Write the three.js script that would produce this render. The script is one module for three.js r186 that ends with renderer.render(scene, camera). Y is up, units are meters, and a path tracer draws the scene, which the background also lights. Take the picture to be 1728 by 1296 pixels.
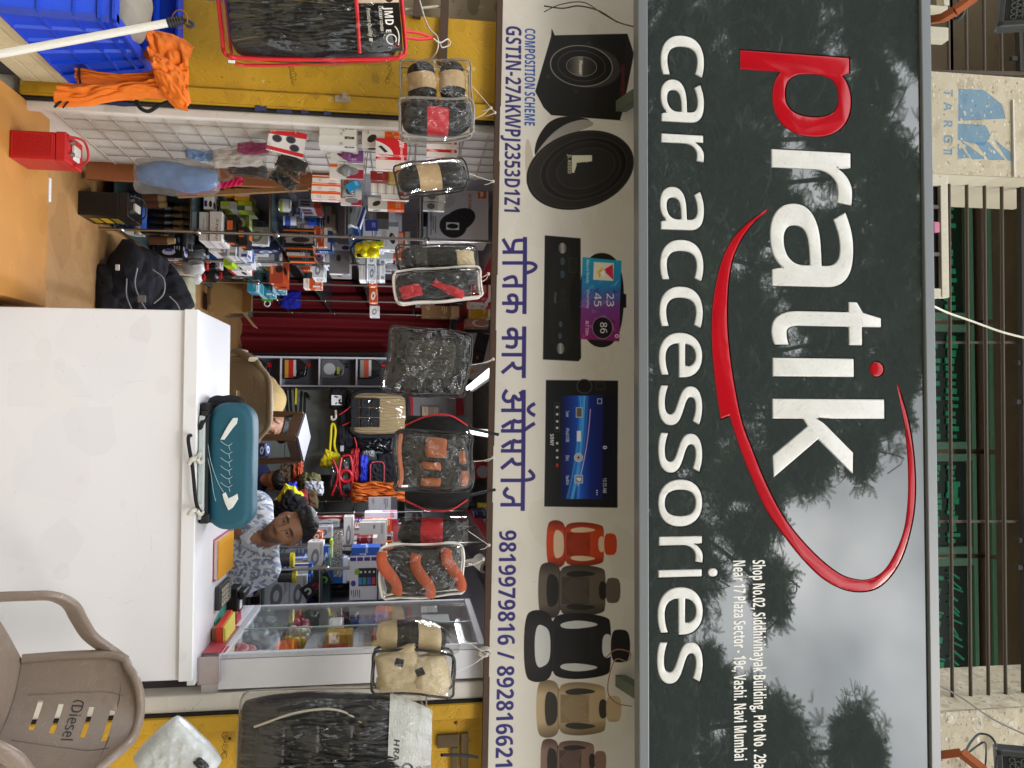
import * as THREE from 'three';
import { mergeGeometries, mergeVertices, toCreasedNormals } from 'three/addons/utils/BufferGeometryUtils.js';
import { RoundedBoxGeometry } from 'three/addons/geometries/RoundedBoxGeometry.js';
import { FontLoader } from 'three/addons/loaders/FontLoader.js';
import { ImprovedNoise } from 'three/addons/math/ImprovedNoise.js';
import { RectAreaLightUniformsLib } from 'three/addons/lights/RectAreaLightUniformsLib.js';

// ---------- camera, sky, sun, exposure ----------
const V = (x, y, z) => new THREE.Vector3(x, y, z);
const scene = new THREE.Scene();
const FOCAL = 1300, EYE = 1.59;                          // a phone held sideways: the picture is turned a quarter turn
const yaw = 0.0323, pitch = 0.139, roll = 0.008;
const fwd = V(-Math.sin(yaw) * Math.cos(pitch), Math.sin(pitch), -Math.cos(yaw) * Math.cos(pitch));
const rgt0 = V(Math.cos(yaw), 0, -Math.sin(yaw)), up0 = rgt0.clone().cross(fwd);
const rgt = rgt0.clone().multiplyScalar(Math.cos(roll)).addScaledVector(up0, Math.sin(roll));
const upv = up0.clone().multiplyScalar(Math.cos(roll)).addScaledVector(rgt0, -Math.sin(roll));
const camera = new THREE.PerspectiveCamera(2 * Math.atan(648 / FOCAL) * 180 / Math.PI, 4 / 3, 0.05, 400);
camera.position.set(0, EYE, 0);
camera.quaternion.setFromRotationMatrix(new THREE.Matrix4().makeBasis(upv, rgt.clone().negate(), fwd.clone().negate()));
scene.add(camera);

const renderer = new THREE.WebGLRenderer({ antialias: true });
renderer.setSize(1024, 768);
renderer.toneMapping = THREE.LinearToneMapping;
renderer.toneMappingExposure = 2.15;
renderer.shadowMap.enabled = true;
RectAreaLightUniformsLib.init();

const noise3 = new ImprovedNoise();
function fbm(x, y, z, o = 4) { let s = 0, a = 0.5; for (let i = 0; i < o; i++) { s += a * noise3.noise(x, y, z); x *= 2.03; y *= 2.03; z *= 2.03; a *= 0.5; } return s; }
{ // overcast monsoon sky
  const W = 1024, H = 512, data = new Float32Array(W * H * 4);
  for (let j = 0; j < H; j++) for (let i = 0; i < W; i++) {
    const el = ((j + 0.5) / H - 0.5) * Math.PI, az = ((i + 0.5) / W - 0.5) * 2 * Math.PI;
    const y = Math.sin(el), x = Math.cos(az) * Math.cos(el), z = Math.sin(az) * Math.cos(el);
    const yy = Math.max(y, 0), k = 1.6 / (yy + 0.35);
    const c = fbm(x * k * 1.4 + 3, yy * 2, z * k * 1.4 + 7, 5);
    const c2 = fbm(x * k * 4 + 13, yy * 5, z * k * 4 + 17, 4);
    let L = (1.15 + 0.15 * yy) * (1.05 + 1.5 * c + 0.5 * c2);
    L = Math.max(L, 0.3);
    const t = Math.min(1, Math.max(0, 0.5 - c * 1.6));       // thinner cloud is a touch bluer
    const o = (j * W + i) * 4;
    data[o] = L * (1 - 0.10 * t); data[o + 1] = L * (1 - 0.035 * t); data[o + 2] = L * (1.0 + 0.03 * t); data[o + 3] = 1;
  }
  const sky = new THREE.DataTexture(data, W, H, THREE.RGBAFormat, THREE.FloatType);
  sky.mapping = THREE.EquirectangularReflectionMapping; sky.magFilter = THREE.LinearFilter; sky.needsUpdate = true;
  scene.background = sky; scene.environment = sky;
  scene.environmentIntensity = 1.0; scene.backgroundIntensity = 1.0;
}
const sun = new THREE.DirectionalLight(0xfff1de, 0.5);
sun.position.set(7, 16, 11); sun.target.position.set(0, 1, -3);
sun.castShadow = true; sun.shadow.radius = 30; sun.shadow.mapSize.set(2048, 2048);
Object.assign(sun.shadow.camera, { left: -14, right: 14, top: 14, bottom: -14, near: 0.5, far: 60 });
scene.add(sun, sun.target);

// ---------- helpers ----------
let seed = 20240611;
function R(a = 1, b) { seed = (seed + 0x6d2b79f5) | 0; let t = Math.imul(seed ^ (seed >>> 15), 1 | seed); t = (t + Math.imul(t ^ (t >>> 7), 61 | t)) ^ t; const r = ((t ^ (t >>> 14)) >>> 0) / 4294967296; return b === undefined ? r * a : a + r * (b - a); }
const pick = (a) => a[Math.floor(R(a.length))];
function ray(ix, iy) { return rgt.clone().multiplyScalar(iy - 648).addScaledVector(upv, ix - 864).addScaledVector(fwd, FOCAL); }
const at = (ix, iy, d) => { const r = ray(ix, iy); return r.multiplyScalar(-d / r.z).add(V(0, EYE, 0)); };     // where the sight line meets the plane z = -d
const atX = (ix, iy, X) => { const r = ray(ix, iy); return r.multiplyScalar(X / r.x).add(V(0, EYE, 0)); };
const atY = (ix, iy, Y) => { const r = ray(ix, iy); return r.multiplyScalar((Y - EYE) / r.y).add(V(0, EYE, 0)); };
const used = new Map();
function numbered(n) { const k = used.get(n) || 0; used.set(n, k + 1); return k ? n + '_' + String(k).padStart(3, '0') : n; }
function thing(name, label, category, group) {
  const o = new THREE.Group(); o.name = numbered(name); o.userData = { label, category }; if (group) o.userData.group = group; scene.add(o); return o;
}
const shadow = (m) => { m.castShadow = m.receiveShadow = true; return m; };
function part(name, geo, mat, parent, label) {
  const m = shadow(new THREE.Mesh(Array.isArray(geo) ? merge(geo) : geo, mat)); m.name = name; if (label) m.userData.label = label; parent.add(m); return m;
}
function solo(name, label, category, geo, mat, group) {
  const m = part(numbered(name), geo, mat, scene); m.userData = { label, category }; if (group) m.userData.group = group; return m;
}
function struct(name, geo, mat) { const m = part(numbered(name), geo, mat, scene); m.userData.kind = 'structure'; return m; }
function merge(list) {
  const all = list.map((g) => { g = g.index ? g.toNonIndexed() : g; for (const k of Object.keys(g.attributes)) if (!['position', 'normal', 'uv', 'color'].includes(k)) g.deleteAttribute(k); if (!g.attributes.uv) g.setAttribute('uv', new THREE.BufferAttribute(new Float32Array(g.attributes.position.count * 2), 2)); return g; });
  const colour = all.some((g) => g.attributes.color);
  for (const g of all) if (colour && !g.attributes.color) g.setAttribute('color', new THREE.BufferAttribute(new Float32Array(g.attributes.position.count * 3).fill(1), 3));
  return all.length === 1 ? all[0] : mergeGeometries(all);
}
function mapUV(g, s = 1, ox = 0, oy = 0) {              // uv in metres times s, by the main direction of each face
  if (g.index) g = g.toNonIndexed();
  if (!g.attributes.normal) g.computeVertexNormals();
  const p = g.attributes.position, n = g.attributes.normal, uv = new Float32Array(p.count * 2);
  for (let i = 0; i < p.count; i++) {
    const ax = Math.abs(n.getX(i)), ay = Math.abs(n.getY(i)), az = Math.abs(n.getZ(i));
    const [u, v] = ax >= ay && ax >= az ? [p.getZ(i), p.getY(i)] : ay >= az ? [p.getX(i), p.getZ(i)] : [p.getX(i), p.getY(i)];
    uv[i * 2] = u * s + ox; uv[i * 2 + 1] = v * s + oy;
  }
  g.setAttribute('uv', new THREE.BufferAttribute(uv, 2)); return g;
}
function box(x0, x1, y0, y1, z0, z1, bevel = 0.003) {   // axis-aligned box from its bounds, edges softened
  const w = Math.abs(x1 - x0), h = Math.abs(y1 - y0), d = Math.abs(z1 - z0), r = Math.min(bevel, w * 0.45, h * 0.45, d * 0.45);
  const g = r > 0.0008 ? new RoundedBoxGeometry(w, h, d, 1, r) : new THREE.BoxGeometry(w, h, d);
  return mapUV(g.translate((x0 + x1) / 2, (y0 + y1) / 2, (z0 + z1) / 2));
}
// a box whose street-facing side covers the given stretch of the view at distance d
function boxAt(ix0, iy0, ix1, iy1, d, depth, bevel) {
  const a = at(ix0, iy0, d), b = at(ix1, iy1, d), c = at(ix0, iy1, d), e = at(ix1, iy0, d);
  return box((a.x + e.x) / 2, (b.x + c.x) / 2, (a.y + c.y) / 2, (b.y + e.y) / 2, -d - depth, -d, bevel);
}
function tube(points, r, seg = 24, rad = 8, closed = false) {
  const c = points.length === 2 ? new THREE.LineCurve3(points[0], points[1]) : new THREE.CatmullRomCurve3(points, closed, 'centripetal');
  return new THREE.TubeGeometry(c, points.length === 2 ? 1 : seg, r, rad, closed);
}
function rod(a, b, r, rad = 10, r2 = r) {
  const g = new THREE.CylinderGeometry(r2, r, a.distanceTo(b), rad), m = new THREE.Matrix4();
  g.applyQuaternion(new THREE.Quaternion().setFromUnitVectors(V(0, 1, 0), b.clone().sub(a).normalize())); m.setPosition(a.clone().add(b).multiplyScalar(0.5));
  return g.applyMatrix4(m);
}
function bar(a, b, w, h) {                               // rectangular bar from a to b
  const g = new THREE.BoxGeometry(w, h, a.distanceTo(b)), m = new THREE.Matrix4().lookAt(a, b, Math.abs(b.y - a.y) > 0.95 * a.distanceTo(b) ? V(0, 0, 1) : V(0, 1, 0)); m.setPosition(a.clone().add(b).multiplyScalar(0.5));
  return mapUV(g.applyMatrix4(m));
}
const ball = (p, r, s = 12) => new THREE.SphereGeometry(r, s, Math.ceil(s * 0.7)).translate(p.x, p.y, p.z);
// sheet with thickness over a (u, v) square; hole(u, v) leaves cells out
function shell(fn, nu, nv, th, hole) {
  const P = [], N = [], pos = [], uvs = [], e = 1e-3;
  for (let j = 0; j <= nv; j++) for (let i = 0; i <= nu; i++) {
    const u = i / nu, v = j / nv, p = fn(u, v), du = fn(Math.min(u + e, 1), v).sub(fn(Math.max(u - e, 0), v)), dv = fn(u, Math.min(v + e, 1)).sub(fn(u, Math.max(v - e, 0)));
    P.push(p); N.push(du.cross(dv).normalize());
  }
  const id = (i, j) => j * (nu + 1) + i, off = (k, s) => P[k].clone().addScaledVector(N[k], s * th / 2), uvOf = (k) => [(k % (nu + 1)) / nu, Math.floor(k / (nu + 1)) / nv];
  const quad = (a, sa, b, sb, c, sc, d, sd) => { for (const [k, s] of [[a, sa], [b, sb], [c, sc], [a, sa], [c, sc], [d, sd]]) { const q = off(k, s); pos.push(q.x, q.y, q.z); uvs.push(...uvOf(k)); } };
  const open = (i, j) => i < 0 || j < 0 || i >= nu || j >= nv || (hole && hole((i + 0.5) / nu, (j + 0.5) / nv));
  for (let j = 0; j < nv; j++) for (let i = 0; i < nu; i++) {
    if (open(i, j)) continue;
    const a = id(i, j), b = id(i + 1, j), c = id(i + 1, j + 1), d = id(i, j + 1);
    quad(a, 1, b, 1, c, 1, d, 1);
    if (th > 0) {
      quad(d, -1, c, -1, b, -1, a, -1);
      if (open(i, j - 1)) quad(a, -1, b, -1, b, 1, a, 1);
      if (open(i, j + 1)) quad(c, -1, d, -1, d, 1, c, 1);
      if (open(i - 1, j)) quad(d, -1, a, -1, a, 1, d, 1);
      if (open(i + 1, j)) quad(b, -1, c, -1, c, 1, b, 1);
    }
  }
  let g = new THREE.BufferGeometry(); g.setAttribute('position', new THREE.Float32BufferAttribute(pos, 3)); g.setAttribute('uv', new THREE.Float32BufferAttribute(uvs, 2));
  return toCreasedNormals(g, 0.7);
}
// smooth surface of a distance field: surface nets on a grid of the given cell
function netMesh(sdf, lo, hi, cell, colour) {
  const n = [0, 1, 2].map((k) => Math.ceil((hi.getComponent(k) - lo.getComponent(k)) / cell) + 2), [nx, ny, nz] = n;
  const f = new Float32Array(nx * ny * nz), X = (i) => lo.x + (i - 0.5) * cell, Y = (j) => lo.y + (j - 0.5) * cell, Z = (k) => lo.z + (k - 0.5) * cell, at3 = (i, j, k) => (k * ny + j) * nx + i;
  for (let k = 0; k < nz; k++) for (let j = 0; j < ny; j++) for (let i = 0; i < nx; i++) f[at3(i, j, k)] = sdf(X(i), Y(j), Z(k));
  const vid = new Int32Array(nx * ny * nz).fill(-1), pos = [], idx = [];
  const E = [[0, 1], [2, 3], [4, 5], [6, 7], [0, 2], [1, 3], [4, 6], [5, 7], [0, 4], [1, 5], [2, 6], [3, 7]];
  for (let k = 0; k < nz - 1; k++) for (let j = 0; j < ny - 1; j++) for (let i = 0; i < nx - 1; i++) {
    const c = []; let mask = 0;
    for (let q = 0; q < 8; q++) { c[q] = f[at3(i + (q & 1), j + ((q >> 1) & 1), k + (q >> 2))]; if (c[q] < 0) mask |= 1 << q; }
    if (mask === 0 || mask === 255) continue;
    let x = 0, y = 0, z = 0, m = 0;
    for (const [a, b] of E) if ((c[a] < 0) !== (c[b] < 0)) { const t = c[a] / (c[a] - c[b]); x += (a & 1) + t * ((b & 1) - (a & 1)); y += ((a >> 1) & 1) + t * (((b >> 1) & 1) - ((a >> 1) & 1)); z += (a >> 2) + t * ((b >> 2) - (a >> 2)); m++; }
    vid[at3(i, j, k)] = pos.length / 3; pos.push(X(i + x / m), Y(j + y / m), Z(k + z / m));
  }
  const face = (a, b, c, d, flip) => { if (a < 0 || b < 0 || c < 0 || d < 0) return; flip ? idx.push(a, b, c, a, c, d) : idx.push(a, c, b, a, d, c); };
  for (let k = 1; k < nz - 1; k++) for (let j = 1; j < ny - 1; j++) for (let i = 1; i < nx - 1; i++) {
    const s = f[at3(i, j, k)] < 0;
    if (s !== f[at3(i + 1, j, k)] < 0) face(vid[at3(i, j - 1, k - 1)], vid[at3(i, j, k - 1)], vid[at3(i, j, k)], vid[at3(i, j - 1, k)], s);
    if (s !== f[at3(i, j + 1, k)] < 0) face(vid[at3(i - 1, j, k - 1)], vid[at3(i - 1, j, k)], vid[at3(i, j, k)], vid[at3(i, j, k - 1)], s);
    if (s !== f[at3(i, j, k + 1)] < 0) face(vid[at3(i - 1, j - 1, k)], vid[at3(i, j - 1, k)], vid[at3(i, j, k)], vid[at3(i - 1, j, k)], s);
  }
  const g = new THREE.BufferGeometry(); g.setAttribute('position', new THREE.Float32BufferAttribute(pos, 3)); g.setIndex(idx); g.computeVertexNormals();
  if (colour) { const col = []; for (let i = 0; i < pos.length; i += 3) col.push(...colour(pos[i], pos[i + 1], pos[i + 2])); g.setAttribute('color', new THREE.Float32BufferAttribute(col, 3)); }
  return mapUV2(g);
}
function mapUV2(g) { const p = g.attributes.position, uv = new Float32Array(p.count * 2); for (let i = 0; i < p.count; i++) { uv[i * 2] = p.getX(i) + 0.4 * p.getZ(i); uv[i * 2 + 1] = p.getY(i) + 0.3 * p.getZ(i); } g.setAttribute('uv', new THREE.BufferAttribute(uv, 2)); return g; }
const smin = (a, b, k) => { const h = Math.max(k - Math.abs(a - b), 0) / k; return Math.min(a, b) - h * h * k * 0.25; };
function capsule(px, py, pz, a, b, ra, rb) {             // distance to a tapered capsule
  const bx = b.x - a.x, by = b.y - a.y, bz = b.z - a.z, ax = px - a.x, ay = py - a.y, az = pz - a.z;
  const t = Math.min(1, Math.max(0, (ax * bx + ay * by + az * bz) / (bx * bx + by * by + bz * bz + 1e-9)));
  return Math.hypot(ax - bx * t, ay - by * t, az - bz * t) - (ra + (rb - ra) * t);
}
function ellipsoid(px, py, pz, c, r) { const x = (px - c.x) / r.x, y = (py - c.y) / r.y, z = (pz - c.z) / r.z, k = Math.hypot(x, y, z); return (k - 1) * Math.min(r.x, r.y, r.z); }

// ---------- textures ----------
const canvas = (w, h) => { const c = document.createElement('canvas'); c.width = w; c.height = h; return c; };
function canvasTex(c, rep = 1, srgb = true) {
  const t = new THREE.CanvasTexture(c); t.wrapS = t.wrapT = THREE.RepeatWrapping; t.repeat.set(rep, rep); if (srgb) t.colorSpace = THREE.SRGBColorSpace; t.magFilter = THREE.LinearFilter; return t;
}
function field(n, fn, srgb = false, rep = 1) {           // tileable when fn is; values 0..1 -> grey, or [r,g,b]
  const d = new Uint8Array(n * n * 4);
  for (let j = 0; j < n; j++) for (let i = 0; i < n; i++) {
    const v = fn(i / n, j / n), o = (j * n + i) * 4, c = Array.isArray(v) ? v : [v, v, v];
    for (let k = 0; k < 3; k++) d[o + k] = Math.max(0, Math.min(255, c[k] * 255)); d[o + 3] = 255;
  }
  const t = new THREE.DataTexture(d, n, n); t.wrapS = t.wrapT = THREE.RepeatWrapping; t.magFilter = THREE.LinearFilter; if (srgb) t.colorSpace = THREE.SRGBColorSpace; t.repeat.set(rep, rep); t.needsUpdate = true; return t;
}
// periodic fbm on the unit square
function pf(u, v, k, o = 4, s = 0) { let r = 0, a = 0.5; const T = 2 * Math.PI; for (let i = 0; i < o; i++) { const q = k / T; r += a * noise3.noise(Math.cos(u * T) * q + s, Math.sin(u * T) * q + Math.cos(v * T) * q * 1.01 + s * 2, Math.sin(v * T) * q + s * 3); k *= 2; a *= 0.5; } return r; }
const T = {};
T.grime = field(512, (u, v) => { const a = pf(u, v, 5, 4, 1), b = pf(u, v, 24, 3, 5); return 0.93 + 0.16 * a + 0.1 * b - (b > 0.24 ? 0.12 : 0); });
T.grimeRough = field(256, (u, v) => 0.8 + 0.4 * pf(u, v, 6, 4, 9));
T.fine = field(256, (u, v) => 0.5 + 0.9 * pf(u, v, 40, 2, 3));
T.weave = field(128, (u, v) => 0.5 + 0.25 * Math.sin(u * 2 * Math.PI * 16) * Math.cos(v * 2 * Math.PI * 16) + 0.4 * pf(u, v, 30, 2, 11));
T.wrinkle = field(512, (u, v) => { const a = pf(u, v, 7, 4, 21), b = pf(u, v, 13, 3, 27); return 0.5 + 0.9 * (0.5 - Math.abs(a) * 2.2) * 0.55 + 0.35 * (0.3 - Math.abs(b) * 1.5); });
const rep = (t, r, r2 = r) => { const c = t.clone(); c.repeat.set(r, r2); c.needsUpdate = true; return c; };
const G1 = rep(T.grime, 1.3), G2 = rep(T.grime, 4), FINE = rep(T.fine, 8), WEAVE = rep(T.weave, 14), WR = rep(T.wrinkle, 3.4), GR = rep(T.grimeRough, 2);
const lib = new Map();
function mat(hex, roughness = 0.6, extra = {}) {          // dull everyday surface with a little dirt in it
  const key = hex + '|' + roughness + '|' + JSON.stringify(extra, (k, v) => (v && v.isTexture ? v.uuid : v));
  if (!lib.has(key)) { const M = ['clearcoat', 'transmission', 'sheen', 'ior', 'specularIntensity'].some((k) => k in extra) ? THREE.MeshPhysicalMaterial : THREE.MeshStandardMaterial; lib.set(key, new M({ color: hex, roughness, map: G2, ...extra })); }
  return lib.get(key);
}
const cloth = (hex, extra = {}) => mat(hex, 0.92, { bumpMap: WEAVE, bumpScale: 0.0012, ...extra });
const metal = (hex, r = 0.3) => mat(hex, r, { metalness: 1, map: null, roughnessMap: null });
// ---------- surfaces of the place ----------
function paintTexture(base, marks) {                     // worn paint: streaks, scuffs, chips, scribble
  const c = canvas(1024, 1024), g = c.getContext('2d'); g.fillStyle = base; g.fillRect(0, 0, 1024, 1024); marks(g); return canvasTex(c);
}
function speckle(g, n, colours, r0, r1, alpha, W = 1024, H = 1024) { for (let i = 0; i < n; i++) { g.globalAlpha = R(alpha * 0.3, alpha); g.fillStyle = pick(colours); g.beginPath(); const r = R(r0, r1); g.ellipse(R(W), R(H), r * R(0.5, 2), r * R(0.3, 1), R(3.14), 0, 6.3); g.fill(); } g.globalAlpha = 1; }
function blotch(g, n, colours, r0, r1, alpha, W = 1024, H = 1024) {
  for (let i = 0; i < n; i++) { const x = R(W), y = R(H), r = R(r0, r1); g.globalAlpha = R(alpha * 0.4, alpha); g.fillStyle = pick(colours); g.beginPath(); const k = 11; for (let q = 0; q <= k; q++) { const a = q / k * 6.283, rr = r * (0.55 + 0.6 * Math.abs(noise3.noise(Math.cos(a) * 1.7 + i * 3.1, Math.sin(a) * 1.7, i))); q ? g.lineTo(x + rr * Math.cos(a) * 1.4, y + rr * Math.sin(a)) : g.moveTo(x + rr * 1.4, y); } g.fill(); } g.globalAlpha = 1;
}
function scratches(g, n, colours, len, w, alpha, W = 1024, H = 1024) { for (let i = 0; i < n; i++) { g.globalAlpha = R(alpha * 0.3, alpha); g.strokeStyle = pick(colours); g.lineWidth = R(w * 0.3, w); g.beginPath(); const x = R(W), y = R(H), a = R(6.28), l = R(len); g.moveTo(x, y); g.quadraticCurveTo(x + l * 0.5 * Math.cos(a) + R(-8, 8), y + l * 0.5 * Math.sin(a) + R(-8, 8), x + l * Math.cos(a), y + l * Math.sin(a)); g.stroke(); } g.globalAlpha = 1; }
const yellowTex = paintTexture('#c4981f', (g) => {
  blotch(g, 160, ['#ab8016', '#cfa22a', '#9e7611', '#c7991f'], 8, 60, 0.3);
  speckle(g, 900, ['#6b5414', '#4c3c12', '#8a6a14'], 0.7, 2.6, 0.5);
  blotch(g, 26, ['#5d4a18', '#3f3212', '#74601f', '#2b2615'], 4, 22, 0.2);
  scratches(g, 130, ['#4a3a10', '#2d2410', '#7b5e12', '#e9cb6a'], 90, 2, 0.55);
  blotch(g, 9, ['#d9d2bf', '#c9c0a4'], 4, 14, 0.7);
  g.strokeStyle = '#1d1a12'; g.lineWidth = 1.6; g.globalAlpha = 0.6;
  for (let i = 0; i < 10; i++) { let x = R(1024), y = R(1024); g.beginPath(); for (let k = 0; k < 14; k++) { const r = R(4, 11); g.moveTo(x + r, y); g.arc(x, y, r, 0, R(3, 6.3)); x += R(3, 12); y += R(-4, 4); } g.stroke(); } g.globalAlpha = 1;
});
const yellowBump = rep(T.grime, 1.6);
const yellow = mat('#ffffff', 0.55, { map: rep(yellowTex, 0.85), bumpMap: yellowBump, bumpScale: 0.01 });
const whitewash = mat('#ffffff', 0.8, { map: paintTexture('#d9d4cb', (g) => { blotch(g, 60, ['#c8c1b5', '#e2ddd5', '#bdb4a5'], 30, 120, 0.4); speckle(g, 300, ['#8b7f6c', '#6c5c48'], 0.6, 2.4, 0.5); scratches(g, 90, ['#8e7d68', '#6a5846', '#efece6'], 120, 2, 0.4); }) });
const laminate = mat('#ffffff', 0.32, { map: rep(paintTexture('#dedee3', (g) => { blotch(g, 30, ['#d7d7dd', '#e2e2e6', '#d3d3d9'], 60, 200, 0.35); speckle(g, 90, ['#8a8580', '#a39c95', '#6f6a66'], 0.5, 1.8, 0.5); scratches(g, 60, ['#aaa59f', '#8e8780', '#e4e4e8'], 70, 1.3, 0.4); blotch(g, 24, ['#bdbab8', '#c6c2bd'], 8, 40, 0.16); }), 0.7) });
const floorTan = mat('#ffffff', 0.5, { map: rep(paintTexture('#a98050', (g) => { blotch(g, 70, ['#96703f', '#b78d5c', '#8a6438', '#c09a6b'], 30, 140, 0.35); speckle(g, 500, ['#2f2110', '#4b3619', '#3a2a14'], 0.8, 3.4, 0.55); scratches(g, 90, ['#4c3820', '#2f2415'], 60, 2, 0.5); blotch(g, 14, ['#4a3319', '#5c4424'], 20, 70, 0.2); }), 0.6) });
const concreteTex = paintTexture('#b9ae97', (g) => { blotch(g, 120, ['#8a7f6a', '#cfc6b2', '#a0957e', '#d8d2c2'], 14, 80, 0.5); blotch(g, 160, ['#e4dfd2', '#f0ece2', '#6d6454', '#7c725f'], 4, 22, 0.65); speckle(g, 2600, ['#5b5344', '#efece2', '#8a806c'], 0.8, 3, 0.6); scratches(g, 120, ['#4f483a', '#f4f0e6'], 60, 2, 0.5); });
const concrete = mat('#ffffff', 0.95, { map: rep(concreteTex, 1.1), bumpMap: rep(concreteTex, 1.1), bumpScale: 0.012 });
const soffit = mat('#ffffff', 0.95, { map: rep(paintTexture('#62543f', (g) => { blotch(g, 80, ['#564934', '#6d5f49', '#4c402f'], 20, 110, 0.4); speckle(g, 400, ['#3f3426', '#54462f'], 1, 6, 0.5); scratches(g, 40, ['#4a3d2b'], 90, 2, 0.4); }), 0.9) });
const steel = metal('#b9b4ac', 0.28), chrome = metal('#cfcac2', 0.18), darkMetal = mat('#2c2a27', 0.6), brownSteel = mat('#4b3526', 0.65), rust = mat('#9a4f22', 0.85);
const aluminium = mat('#7f8386', 0.4, { metalness: 0.35, map: rep(paintTexture('#f0f0f0', (g) => { speckle(g, 700, ['#ffffff', '#8d8d8d', '#cfcfcf'], 0.6, 2.6, 0.6); scratches(g, 90, ['#ffffff', '#9a9a9a'], 40, 1.6, 0.5); }), 1.6) });
const blackGap = mat('#17130f', 0.9), glassEdge = mat('#36484a', 0.2), black = mat('#141415', 0.5), blackSoft = cloth('#17171a'), white = mat('#e8e8e6', 0.5), wood = mat('#ffffff', 0.5, { map: rep(paintTexture('#5a3d22', (g) => { for (let i = 0; i < 300; i++) { g.globalAlpha = R(0.08, 0.4); g.strokeStyle = pick(['#3b2511', '#74512f', '#2c1a0b', '#80603c']); g.lineWidth = R(0.5, 4); const x = R(1024); g.beginPath(); g.moveTo(x, 0); g.bezierCurveTo(x + R(-20, 20), 340, x + R(-20, 20), 680, x, 1024); g.stroke(); } g.globalAlpha = 1; }), 2) });
const glass = new THREE.MeshPhysicalMaterial({ color: '#fcfefd', roughness: 0.02, transmission: 1, thickness: 0, ior: 1.5 });
const film = new THREE.MeshPhysicalMaterial({ color: '#f4f4f2', roughness: 0.03, transmission: 1, thickness: 0, ior: 1.45, bumpMap: rep(T.wrinkle, 0.8), bumpScale: 0.0015 });
const filmDull = new THREE.MeshPhysicalMaterial({ color: '#e8e8e4', roughness: 0.2, transmission: 0.9, thickness: 0, ior: 1.36, bumpMap: WR, bumpScale: 0.004 });

// ---------- ground, road, shop floor ----------
struct('ground', mapUV(new THREE.BoxGeometry(240, 0.3, 240).translate(0, -0.3, 60)), mat('#8b8478', 0.95, { map: rep(concreteTex, 0.5) }));
struct('pavement', box(-14, 14, -0.15, -0.004, -3.3, 1.6), concrete);
struct('road', box(-60, 60, -0.15, -0.11, 1.62, 11, 0), mat('#4a4945', 0.95, { map: rep(concreteTex, 0.7) }));
struct('floor', box(-1.6, 1.6, -0.12, 0, -8.2, -3.32), floorTan);
{ // doorstep faced with orange laminate, tiled strip behind it
  const st = thing('doorstep', 'orange laminate doorstep at the left of the shop entrance', 'step');
  const orangeLam = mat('#ffffff', 0.5, { map: rep(paintTexture('#b5803f', (g) => { blotch(g, 90, ['#b0752c', '#cb9149', '#a66c28', '#c88a3a'], 10, 70, 0.3); speckle(g, 300, ['#5c3a14', '#e6c08a', '#7a5222'], 0.6, 2.4, 0.5); scratches(g, 130, ['#7a5222', '#dcb47c', '#5c3a14'], 120, 1.6, 0.4); blotch(g, 10, ['#8a6a44', '#d9c3a0'], 10, 30, 0.35); }), 0.9) });
  for (const [a, b] of [[-1.205, -0.415], [-0.3, -0.298]].slice(0, 1)) part('board', box(a, b, 0.0, 0.112, -3.43, -2.72, 0.004), orangeLam, st);
  part('edge_strip', box(-0.96, -0.86, 0.09, 0.114, -3.452, -3.432, 0.002), white, st);
}
// ---------- walls ----------
const WL = -1.205, WR_ = 1.2;                            // inner faces of the two side walls at the entrance
struct('wall_left', box(-1.36, WL, 0, 3.2, -4.0, -3.23), whitewash);
struct('wall_left_rear', box(-1.42, -1.3, 0, 3.2, -8.2, -4.0), mat('#8f8c90', 0.8));
struct('wall_right', box(WR_, 1.36, 0, 3.2, -8.2, -3.23), mat('#9a98a0', 0.8));
struct('wall_rear', box(-1.5, 1.5, 0, 3.4, -8.3, -8.0), mat('#8e9190', 0.7));
struct('ceiling', box(-1.5, 1.5, 3.0, 3.2, -8.2, -3.3), mat('#d4d2d4', 0.8));
struct('facade_wall', [box(-6, 6, 2.9, 3.35, -3.75, -3.25), box(-6, -1.8, -0.1, 3.0, -3.7, -3.32), box(1.9, 6, -0.1, 3.0, -3.7, -3.3)], mat('#c9c6bb', 0.85, { map: rep(concreteTex, 0.6) }));

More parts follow.
